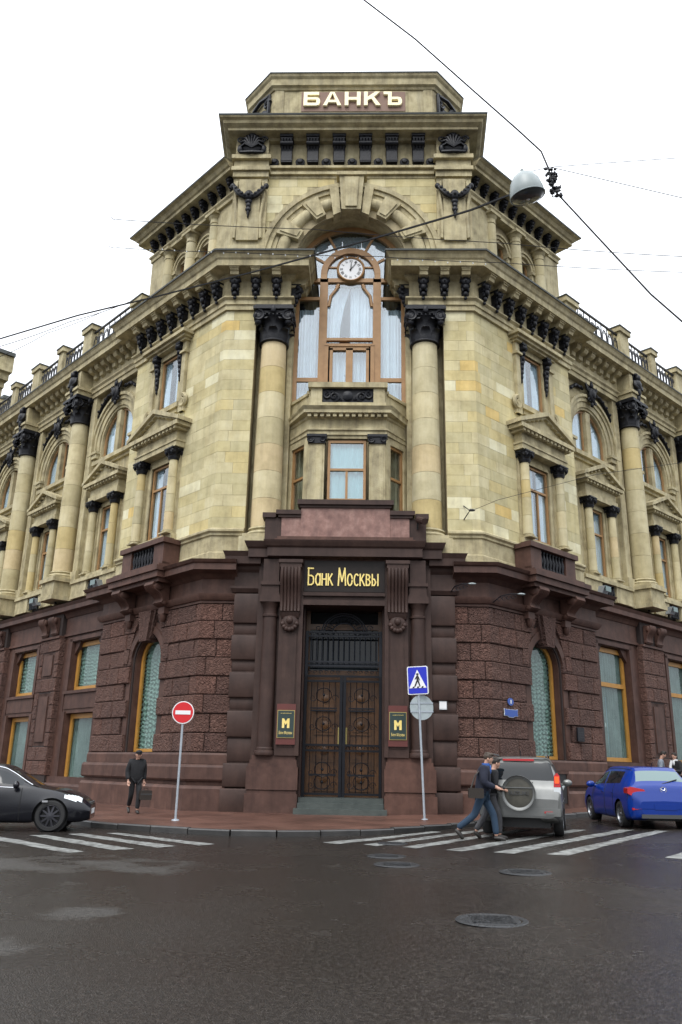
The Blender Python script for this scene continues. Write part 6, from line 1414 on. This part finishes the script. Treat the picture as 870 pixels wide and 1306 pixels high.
face_back(MB().lathe([(.001, -.03), (.26, -.028), (.30, -.018)], 44, cap=False)).build('wheel_cover', 'dirt_cover', sp0, smooth=45)
face_back(MB().box(-.33, .33, .10, .12, -.045, -.02)).build('cover_band', 'car_silver', sp0)
tm = text_fit('SUZUKI', .42, .075, 'cladding', .006, .005); o = place('lettering', tm, sp0, (X0-.245, 0, 0), R_(-90))
MB().box(X0-.03, X0+.05, -.86, .86, .46, .62).box(X0-.05, X0+.02, .55, .72, .5, .55).box(X0-.05, X0+.02, -.72, -.55, .5, .55).build('rear_bumper', 'car_silver', suv)
MB().box(X0-.04, X0, -.7, -.52, .52, .56).box(X0-.04, X0, .52, .7, .52, .56).build('reflector', 'tail_red', suv)
MB().box(X0+.2, X0+.3, -.34, .34, 1.6, 1.64).build('brake_light', 'tail_red', suv)
for q in (1, -1):
    tl = MB().prism([(q*.74, 1.06), (q*.885, 1.06), (q*.875, 1.30), (q*.82, 1.36), (q*.76, 1.30)], X0+.07, X0+.32, 'x').build('tail_light', 'tail_red', suv); MB().box(X0+.055, X0+.08, min(q*.77, q*.86), max(q*.77, q*.86), 1.14, 1.28).build('lit_lens', 'tail_lit', tl)
    MB().prism([(q*.74, .92), (q*.885, .92), (q*.885, 1.055), (q*.74, 1.055)], X0+.045, X0+.28, 'x').build('reversing_light', 'offwhite', suv)
MB().tube([(X0+.28, -.05, 1.7), (X0+.22, -.05, 1.82)], .012, 5).build('antenna', 'black', suv)
for q in (1, -1): MB().tube([(X0+.5, q*.6, 1.69), (X0+.6, q*.6, 1.74), (X0+2.1, q*.6, 1.74), (X0+2.3, q*.6, 1.69)], .02, 6).build('roof_rail', 'cladding', suv)
MB().tube([(X0+.1, -.3, 1.14), (X0+.2, .25, 1.2)], .012, 5).build('wiper', 'black', suv)
suv.location = (4.62, -5.15, gz(4.5)); suv.rotation_euler = (0, R_(0), R_(90-14))
# blue hatchback
bl_st = [(0, .32, .50, .48, .60, .60, .60, .65, .55, .67), (.06, .27, .66, .55, .76, .73, .75, .80, .68, .83), (.13, .24, .74, .60, .83, .91, .80, .96, .70, 1.0), (.22, .22, .77, .62, .865, .95, .82, 1.04, .67, 1.09), (.58, .20, .78, .62, .877, .97, .82, 1.33, .56, 1.41), (.78, .20, .78, .62, .877, .97, .825, 1.39, .575, 1.45), (1.6, .19, .78, .62, .877, .94, .83, 1.41, .58, 1.468), (2.4, .19, .78, .62, .877, .92, .83, 1.38, .58, 1.44), (2.78, .19, .78, .62, .877, .91, .83, 1.27, .59, 1.32), (3.4, .19, .78, .6, .87, .92, .80, .95, .71, .985), (3.95, .2, .76, .56, .85, .82, .78, .86, .65, .89), (4.28, .22, .68, .5, .76, .66, .70, .72, .57, .74), (4.42, .28, .52, .45, .6, .52, .58, .56, .5, .58)]
BLS = dict(glass={'rear_window': lambda i, j, x: 3.12 < i < 3.9 and j > 5.3, 'side_window': lambda i, j, x: 4.2 < j < 4.9 and (.78 < x < 1.22 or 1.28 < x < 1.98 or 2.06 < x < 2.98), 'windshield': lambda i, j, x: 8.0 < i < 9.0 and j > 5}, glassmat={'rear_window': 'car_glass_pale'}, patches=[('reflector', 'tail_red', lambda i, j, x, z: x < .08 and .42 < z < .48 and j > 2.2, .01), ('headlight', 'headlight', lambda i, j, x, z: x > 3.9 and .6 < z < .78 and 3.4 < j < 5.2, .012)], gaps=((1.25, 1.4, 4.8), (2.02, 1.4, 4.8), (3.05, 1.4, 4.0), (.2, 3.2, 4.6)), lines=((5, .6, 2.7, .008, 'black', 'roof_seam'),), spokes=8, rim='rim', mirror=(2.92, .98, .86))
blue, bb_, G_ = car('hatchback_car', bl_st, 4.42, (.86, 3.5), .315, 'car_blue', 'bright blue hatchback parked at the right edge of the road', BLS)
X0 = -2.21
for q in (1, -1): MB().prism([(q*.42, .85), (q*.47, .93), (q*.78, .985), (q*.875, .95), (q*.875, .83), (q*.8, .79), (q*.55, .78)], X0+.085, X0+.38, 'x').build('tail_light', 'tail_red', blue)
e = MB(); e.tube([(X0+.085, .075*math.cos(a), .93+.06*math.sin(a)) for a in [k*2*math.pi/24 for k in range(24)]], .009, 5, True); e.tube([(X0+.105, -.055, .965), (X0+.09, -.03, .925), (X0+.085, 0, .915), (X0+.09, .03, .925), (X0+.105, .055, .965)], .008, 5); e.build('emblem', 'chrome', blue)
o = place('lettering', text_fit('mazda 3', .22, .035, 'chrome', .004, .003), blue, (X0+.075, .47, .80), R_(-90))
MB().box(X0-.012, X0+.05, -.27, .27, .47, .59).build('plate_recess', 'car_blue', blue); MB().box(X0-.008, X0+.2, -.6, .6, .27, .36).build('lower_valance', 'cladding', blue)
MB().tube([(X0+.2, -.02, 1.06), (X0+.28, -.42, 1.17)], .014, 5).build('wiper', 'black', blue); MB().tube([(X0+.8, 0, 1.45), (X0+.66, 0, 1.58)], .008, 5).build('antenna', 'black', blue)
MB().box(X0+.06, X0+.14, -.78, .78, .685, .70).build('bumper_line', 'black', blue)
for q in (1, -1): MB().box(X0+1.3, X0+1.46, q*.868-.02, q*.868+.02, .80, .83).box(X0+2.1, X0+2.26, q*.868-.02, q*.868+.02, .80, .83).build('handle', 'car_blue', blue)
MB().tube([(X0+.02, -.45, .27), (X0-.03, -.45, .27)], .035, 8).build('exhaust', 'chrome', blue)
blue.location = (7.98, -2.85, gz(7.8)); blue.rotation_euler = (0, R_(-.4), R_(90+1))
# black saloon
bk_st = [(0, .32, .6, .5, .7, .72, .7, .8, .6, .82), (.1, .26, .74, .6, .82, .86, .8, .93, .7, .95), (.5, .2, .78, .64, .87, .96, .82, 1.0, .7, 1.03), (.95, .19, .79, .64, .885, .97, .83, 1.12, .62, 1.16), (1.5, .18, .79, .64, .885, .96, .83, 1.33, .57, 1.39), (2.1, .18, .79, .64, .885, .95, .835, 1.39, .57, 1.45), (2.7, .18, .79, .64, .885, .93, .835, 1.35, .58, 1.41), (3.0, .18, .79, .63, .885, .92, .83, 1.24, .6, 1.29), (3.55, .18, .79, .62, .88, .90, .80, .94, .72, .97), (4.1, .19, .77, .58, .865, .80, .78, .86, .66, .885), (4.5, .2, .7, .5, .79, .66, .72, .73, .58, .75), (4.75, .25, .5, .44, .6, .5, .56, .56, .48, .58)]
BKS = dict(glass={'rear_window': lambda i, j, x: 3.0 < i < 4.0 and j > 5, 'side_window': lambda i, j, x: 4.15 < j < 4.9 and (1.15 < x < 2.08 or 2.15 < x < 3.2), 'windshield': lambda i, j, x: 7.0 < i < 8.0 and j > 5}, glassmat={}, patches=[('headlight', 'headlight', lambda i, j, x, z: 4.12 < x < 4.52 and .63 < z < .76 and 3.5 < j < 4.8, .012)], gaps=((1.2, 1.4, 4.7), (2.12, 1.4, 4.7), (3.3, 1.4, 4.0)), lines=((4.1, 1.1, 3.25, .010, 'chrome', 'window_trim'), (5, 1.3, 3.5, .012, 'chrome', 'roof_trim')), spokes=10, rim='rim_dark', mirror=(3.15, .98, .88))
blk, kb_, G_ = car('saloon_car', bk_st, 4.75, (.95, 3.92), .33, 'car_black', 'shiny black saloon car entering from the left edge, front towards the crossing', BKS)
MB().box(2.36, 2.385, -.26, .26, .36, .47).build('number_plate', 'white', blk); MB().box(2.33, 2.36, -.4, .4, .5, .62).build('grille', 'cladding', blk)
MB().box(1.35, 1.47, -.905, -.88, .62, .66).build('side_badge', 'chrome', blk)
blk.location = (-7.96, -6.57, 0.); blk.rotation_euler = (0, 0, R_(12))
# ------------------------------------------------------------------ people
def skin_obj(name, pts, edges, m, parent, sub=2, root=0):
    me = bpy.data.meshes.new(name); me.from_pydata([p[0] for p in pts], edges, [])
    o = place(name, me, parent); me.materials.append(MAT[m])
    sk = o.modifiers.new('skin', 'SKIN'); sk.use_smooth_shade = True
    for i, p in enumerate(pts):
        r = p[1]; v = me.skin_vertices[0].data[i]; v.radius = r if isinstance(r, tuple) else (r, r); v.use_root = (i == root)
    ss = o.modifiers.new('sub', 'SUBSURF'); ss.levels = sub; ss.render_levels = sub
    return o
def hand_mesh(mb, wrist, dirn, side_v, fwd):
    """palm and five curled fingers"""
    w, d, s_, f = Vector(wrist), Vector(dirn).normalized(), Vector(side_v).normalized(), Vector(fwd).normalized()
    mb.tube([w, w+d*.05, w+d*.09], [.026, .036, .03], 8)
    for k, l in enumerate((.062, .072, .068, .054)):
        b = w+d*.085+s_*(-.027+.018*k); mb.tube([b, b+d*l*.5+f*.006, b+d*l*.85+f*.026, b+d*l*.9+f*.045], [.0095, .009, .008, .006], 6)
    b = w+d*.03-s_*.03; mb.tube([b, b+d*.03-s_*.02+f*.01, b+d*.055-s_*.018+f*.028], [.011, .01, .008], 6)
def person(name, label, loc, rz, H, J, top, legs_m, hair_m, shoe_m='shoe', collar=None, cap=False, coat_len=.0, bulk=1., hair_long=False):
    """J: joints in a 1.75 m figure facing -y: pelvis, chest, neck, head, sh/el/wr L/R, hip/kn/an/toe L/R"""
    k = H/1.75; root = empty(name, loc, rz, label, 'person'); root.scale = (k, k, k); V = {a: Vector(b) for a, b in J.items()}
    fw = Vector(J.get('face', (0, -1, 0))).normalized(); sd = Vector((-fw.y, fw.x, 0)) if abs(fw.z) < .9 else Vector((1, 0, 0)); sd = fw.cross(Vector((0, 0, 1))).normalized()
    order = ['pelvis', 'waist', 'chest', 'neck', 'jaw', 'head', 'shL', 'elL', 'wrL', 'shR', 'elR', 'wrR', 'hipL', 'knL', 'anL', 'hipR', 'knR', 'anR']
    V['waist'] = V['pelvis'].lerp(V['chest'], .5); V['jaw'] = V['neck'].lerp(V['head'], .5)
    rad = dict(pelvis=(.15, .11), waist=(.13, .1), chest=(.16, .11), neck=.055, jaw=.062, head=.085, shL=.06, elL=.045, wrL=.03, shR=.06, elR=.045, wrR=.03, hipL=.085, knL=.06, anL=.04, hipR=.085, knR=.06, anR=.04)
    ix = {n: i for i, n in enumerate(order)}
    E_ = [('pelvis', 'waist'), ('waist', 'chest'), ('chest', 'neck'), ('neck', 'jaw'), ('jaw', 'head'), ('chest', 'shL'), ('shL', 'elL'), ('elL', 'wrL'), ('chest', 'shR'), ('shR', 'elR'), ('elR', 'wrR'), ('pelvis', 'hipL'), ('hipL', 'knL'), ('knL', 'anL'), ('pelvis', 'hipR'), ('hipR', 'knR'), ('knR', 'anR')]
    body = skin_obj('body', [(V[n], rad[n]) for n in order], [(ix[a], ix[b]) for a, b in E_], 'skin', root)
    # face and hands
    h = V['head']; mb = MB(); up = (V['head']-V['neck']).normalized()
    mb.ell(tuple(h+up*.02), (.078, .092, .115), 14, 10); mb.ell(tuple(h+fw*.085-up*.005), (.016, .02, .026), 8, 6); mb.ell(tuple(h+fw*.055-up*.075), (.045, .045, .04), 8, 6)
    for q in (-1, 1): mb.ell(tuple(h+sd*q*.08), (.014, .02, .03), 8, 6)
    for a in 'LR':
        d = (V['wr'+a]-V['el'+a]); hand_mesh(mb, V['wr'+a], d, sd, fw)
    mb.build('face_and_hands', 'skin', body, smooth=60)
    mb = MB()
    for q in (-1, 1): mb.ell(tuple(h+fw*.078+sd*q*.032+up*.022), (.011, .011, .008), 8, 5)
    mb.tube([h+fw*.088-up*.055-sd*.022, h+fw*.094-up*.056, h+fw*.088-up*.055+sd*.022], .005, 5)
    mb.build('eyes_and_mouth', 'hair_dark', body)
    mb = MB()
    if cap: mb.ell(tuple(h+up*.085-fw*.01), (.098, .108, .065), 14, 8); mb.ell(tuple(h+fw*.095+up*.055), (.07, .05, .014), 10, 6); mb.ell(tuple(h-fw*.03+up*.02), (.086, .08, .08), 10, 8); mb.build('cap', 'coat_black', root, smooth=50)
    else:
        mb.ell(tuple(h+up*.055-fw*.022), (.09, .098, .095), 14, 9); mb.ell(tuple(h+up*.1+fw*.045), (.06, .04, .03), 8, 6)
        if hair_long: mb.ell(tuple(h-up*.06-fw*.05), (.085, .06, .14), 10, 8)
        for i in range(14): a = i*2.4; mb.ell(tuple(h+up*(.09+.03*math.sin(i*1.3))-fw*.03+Vector((.06*math.cos(a), .06*math.sin(a), 0))), (.035, .035, .03), 6, 4)
        mb.build('hair', hair_m, root, smooth=50)
    b = bulk
    # jacket: torso with sleeves
    hem = V['pelvis']+Vector((0, 0, -coat_len))
    tp = [(hem, (.185*b, .145*b)), (V['waist'], (.17*b, .135*b)), (V['chest'], (.19*b, .14*b)), (V['neck']-Vector((0, 0, .02)), (.085, .08)), (V['shL'], .088*b), (V['elL'], .068*b), (V['wrL'].lerp(V['elL'], .06), .05*b), (V['shR'], .088*b), (V['elR'], .068*b), (V['wrR'].lerp(V['elR'], .06), .05*b)]
    skin_obj('jacket', tp, [(0, 1), (1, 2), (2, 3), (2, 4), (4, 5), (5, 6), (2, 7), (7, 8), (8, 9)], top, root)
    tr = [(V['pelvis']+Vector((0, 0, .04)), (.15, .12)), (V['hipL'], .1), (V['knL'], .078), (V['anL']+Vector((0, 0, .03)), .066), (V['hipR'], .1), (V['knR'], .078), (V['anR']+Vector((0, 0, .03)), .066)]
    skin_obj('trousers', tr, [(0, 1), (1, 2), (2, 3), (0, 4), (4, 5), (5, 6)], legs_m, root)
    for a in 'LR':
        an, to = V['an'+a], V['toe'+a]; d = (to-an); d.z *= .6
        mb = MB(); mb.tube([an-d.normalized()*.05+Vector((0, 0, -.03)), an+Vector((0, 0, -.02)), an.lerp(to, .5), to, to+d.normalized()*.03], [.03, .048, .045, .04, .018], 8); mb.build('shoe', shoe_m, root, smooth=60)
    if collar: mb = MB(); mb.lathe([(.075, -.05), (.09, .0), (.085, .04)], 14, tuple(V['neck']), cap=False); mb.ell(tuple(V['neck']+fw*.08-Vector((0, 0, .08))), (.04, .03, .1), 8, 6); mb.build('collar', collar, root, smooth=50)
    return root
WALK = dict(pelvis=(0, 0, .95), chest=(0, -.03, 1.3), neck=(0, -.04, 1.5), head=(0, -.07, 1.63), shL=(.19, -.02, 1.42), elL=(.25, .08, 1.15), wrL=(.24, .0, .9), shR=(-.19, -.02, 1.42), elR=(-.25, .02, 1.14), wrR=(-.24, -.1, .9), hipL=(.09, 0, .92), knL=(.1, -.02, .5), anL=(.09, .22, .12), hipR=(-.09, 0, .92), knR=(-.1, -.14, .52), anR=(-.09, -.2, .08), toeL=(.09, .1, .03), toeR=(-.1, -.36, .035))
m1 = person('person', 'man in a long black jacket and flat cap walking on the pavement', (-5.86, -1.7, .12), R_(28), 1.72, dict(WALK, head=(0, -.1, 1.62), face=(0, -1, -.25), knL=(.1, -.14, .52), anL=(.08, -.14, .08), toeL=(.08, -.3, .035), knR=(-.09, .02, .5), anR=(-.08, .28, .16), toeR=(-.08, .18, .03)), 'coat_black', 'coat_black', 'hair_dark', cap=True, coat_len=.16, bulk=1.26)
bagm = MB(); bagm.prism(rrect(.17, .13, .03), -.06, .06); bag = empty('briefcase', (-5.52, -1.78, .62), R_(35), 'black briefcase carried by the man in the cap', 'bag'); bagm.build('case', 'leather', bag); MB().tube([(-.06, 0, .12), (-.05, 0, .19), (.05, 0, .19), (.06, 0, .12)], .012, 6).build('handle', 'leather', bag); MB().box(-.171, .171, -.064, -.058, .02, .04).build('flap_seam', 'cladding', bag)
STRIDE = dict(WALK, pelvis=(0, 0, .92), chest=(0, -.06, 1.27), neck=(0, -.1, 1.48), head=(0, -.15, 1.6), hipL=(.09, 0, .89), hipR=(-.09, 0, .89), knL=(.09, -.22, .5), anL=(.08, -.26, .08), toeL=(.08, -.42, .035), knR=(-.09, .16, .5), anR=(-.09, .52, .2), toeR=(-.09, .42, .05), shL=(.19, -.05, 1.39), shR=(-.19, -.07, 1.39), elL=(.25, -.02, 1.12), wrL=(.16, -.24, 1.06), elR=(-.25, -.06, 1.12), wrR=(-.14, -.3, 1.04))
m2 = person('person', 'man in a dark blue jacket and jeans striding over the crossing', (3.22, -7.75, gz(3.3)), R_(78), 1.8, STRIDE, 'coat_navy', 'jeans', 'hair_brown', collar='shirt_blue', bulk=1.28, coat_len=.1)
sbag = empty('shoulder_bag', (3.05, -8.05, 1.02), R_(5), 'dark shoulder bag worn by the striding man in jeans', 'bag'); MB().prism(rrect(.16, .1, .03), -.05, .05).build('case', 'leather', sbag); MB().tube([(-.1, 0, .1), (.0, .04, .35), (.12, .1, .46), (.22, .22, .44)], .016, 6).build('strap', 'leather', sbag)
m3 = person('person', 'person in a black jacket and grey trousers walking behind the man in jeans', (3.46, -7.3, gz(3.5)), R_(95), 1.7, dict(STRIDE, knL=(.09, .1, .5), anL=(.09, .34, .14), toeL=(.09, .24, .03), knR=(-.09, -.16, .5), anR=(-.08, -.16, .08), toeR=(-.08, -.32, .035)), 'coat_black', 'grey_cloth', 'hair_dark', bulk=1.05, coat_len=.1)
STAND = dict(WALK, knL=(.1, -.02, .5), anL=(.1, .02, .08), toeL=(.12, -.15, .035), knR=(-.1, -.02, .5), anR=(-.1, .02, .08), toeR=(-.12, -.15, .035), wrL=(.16, -.3, 1.15), elL=(.24, -.1, 1.12))
m4 = person('person', 'short-haired man in a striped jacket standing behind the blue car', (11.35, 4.7, gz(11.4)+.12), R_(75), 1.82, dict(STAND, head=(0, -.12, 1.64), face=(0, -1, .2)), 'stripe_cloth', 'coat_black', 'hair_dark')
m5 = person('person', 'person in black with a white scarf at the right edge', (12.0, 4.9, gz(12)+.12), R_(-60), 1.76, STAND, 'coat_black', 'coat_black', 'hair_dark', hair_long=True, collar='white')
MB().tube([(-.05, -.16, 1.5), (-.1, -.2, 1.3), (-.1, -.22, 1.05), (-.06, -.2, .95)], [.05, .055, .05, .03], 8).build('scarf', 'white', m5, smooth=60)

# ------------------------------------------------------------------ street lamp on its wires, cables
def sag(pts, n=10, s_=0.):
    out = []
    for i in range(len(pts)-1):
        a, b = Vector(pts[i]), Vector(pts[i+1])
        for k in range(n): t = k/n; p = a.lerp(b, t); p.z -= s_*4*t*(1-t); out.append(p)
    out.append(Vector(pts[-1])); return out
lamp = empty('hanging_street_lamp', (4.42, -10.0, 14.42), label='grey dome street lamp hanging from cables at the right of the tower', cat='street lamp'); lamp.rotation_euler = (R_(8), R_(-10), 0)
MB().lathe([(.40, 0), (.405, .03), (.39, .16), (.34, .36), (.24, .52), (.12, .6), (.05, .62), (.04, .7)], 32).build('dome', 'lamp_grey', lamp, smooth=40)
MB().lathe([(.385, .0), (.37, -.03), (.25, -.07), (.001, -.09)], 32, cap=False).build('lens', 'lamp_glass', lamp, smooth=50); MB().ell((0, 0, .02), (.1, .1, .12), 10, 8).build('bulb', 'white', lamp); MB().tube([(.405*math.cos(a), .405*math.sin(a), .0) for a in [k*2*math.pi/32 for k in range(32)]], .014, 6, True).build('rim', 'zinc', lamp)
def cable(pts, r, label, s_=0., n=8): return tag(MB().tube(sag(pts, n, s_), r, 5).build('cable', 'cable', None, smooth=60), label, 'cable', 'overhead cables')
cable([(-.6, -10, 21.62), (.51, -10, 20.51), (1.82, -10, 19.2), (3.17, -10, 17.63), (4.27, -10, 16.36), (4.81, -10, 15.71), (4.96, -10, 15.2), (5.02, -10, 14.64), (5.94, -10, 13.34), (7.05, -10, 11.78), (7.67, -10, 11.09), (12, -10, 6.6)], .022, 'thick cable running from the top edge past the lamp down to the right edge')
cable([(-17.5, 4, 17.6), (-13.8, 2, 17.35), (-9.99, 0, 17.21), (-6.54, -2, 16.75), (-2.78, -4, 16.43), (.9, -7, 15.46), (3.22, -9, 14.81), (4.1, -10, 14.5)], .03, 'thick black cable crossing the facade from the left edge to the lamp')
cable([(-6.95, -6, 16.9), (-6.74, -6, 16.82), (-.93, -6, 16.48), (4.53, -6, 16.01), (9.62, -6, 15.56), (15, -6, 15.0)], .012, 'thin wire across the tower arch, above the thin beaded wire', .04)
bw = cable([(-6.9, -6, 15.9), (-6.65, -6, 15.85), (-3.65, -6, 15.71), (.91, -6, 15.56), (4.5, -6, 15.35), (9.57, -6, 15.04), (15, -6, 14.6)], .011, 'thin beaded wire just above the main cornice', .03)
mb = MB()
for i in range(30): mb.ell((-6.4+.36*i, -6, 15.84-.0175*i-.02*(i % 3)), (.02, .02, .03), 5, 3)
mb.build('beads', 'offwhite', bw)
cable([(4.42, -10, 15.1), (5.0, -10, 15.25), (6.27, -10, 15.36), (8, -10, 15.5)], .009, 'short thin wire running level to the right from the lamp')
cable([(5.0, -10, 15.25), (6.78, -10, 14.73), (8.01, -10, 14.37), (13, -10, 12.8)], .010, 'thin wire falling gently to the right edge from the lamp')
cable([(-18, 1, 14.4), (-13.24, 1, 16.46), (-10.67, 1, 17.54), (-8.48, 1, 18.4)], .014, 'upper of two thin wires rising from the left edge to the cornice', .05)
cable([(-18, 1, 13.6), (-13.17, 1, 16.03), (-11.51, 1, 17.03), (-9.5, 1, 17.95)], .012, 'lower of two thin wires rising from the left edge to the cornice', .05)
cable([(4.35, .5, 9.97), (5.1, -.2, 10.12), (8.18, -1, 10.76), (11.01, -1, 11.2), (18, -1, 12.2)], .008, 'thin wire from the wall anchor to the right edge')
mb = MB(); r2 = random.Random(5)
for i in range(60):
    t = r2.random(); p = Vector((4.98+.12*r2.uniform(-1, 1)+.12*t, -10+.1*r2.uniform(-1, 1), 15.15-.75*t)); mb.ell(tuple(p), (r2.uniform(.02, .06), r2.uniform(.02, .05), r2.uniform(.02, .06)), 6, 4)
for i in range(7): p = Vector((5.0, -10, 14.9-.1*i)); mb.tube([p, p+Vector((r2.uniform(-.3, .3), 0, r2.uniform(-.3, .1))), p+Vector((r2.uniform(-.4, .4), 0, r2.uniform(-.5, .1)))], .007, 4)
tag(mb.build('cable_splice', 'cable', None, smooth=50), 'tangled dark cable joint hanging beside the dome lamp', 'cable joint')

# ------------------------------------------------------------------ neighbouring house seen over the left wing
nb = empty('neighbouring_house', (-28.7, 30.1, 0), R_(-45), 'pale neighbouring house with a brown cornice above the left wing', 'building')
MB().box(-9, 0, 0, 1.2, 0, 29.2).build('wall', 'stone', nb); MB().box(-9.4, .3, -.3, 1.2, 29.2, 29.7).box(-9.8, .75, -.75, 1.3, 29.7, 30.3).box(-10, 1.1, -1.1, 1.4, 30.3, 31.6).build('cornice', 'stone', nb); MB().box(-10.2, 1.3, -1.3, 1.4, 31.6, 31.9).build('roof', 'roof_metal', nb)
an = MB().box(0.01, 3.2, .5, 2, 0, 27.0).build('annex_wall', 'render_cream', nb); MB().box(0.02, 3.5, .2, 2, 27.0, 27.25).build('annex_roof', 'roof_metal', an)
# poster behind the first window of the right wing
pw = empty('window_poster', (0, 0, 0), 0, 'pale blue poster standing inside the tall right-hand shop window', 'poster')
c = UP.loc(1, 8.75, -.6); pw.location = (c[0]*S, c[1]*S, 2.2*S); pw.rotation_euler = (0, 0, R_(45)); MB().box(-.42, .42, 0, .02, 0, 2.3).build('sheet', 'poster', pw); MB().ell((.0, -.012, 1.2), (.3, .012, .16), 14, 8).build('print', 'white', pw)
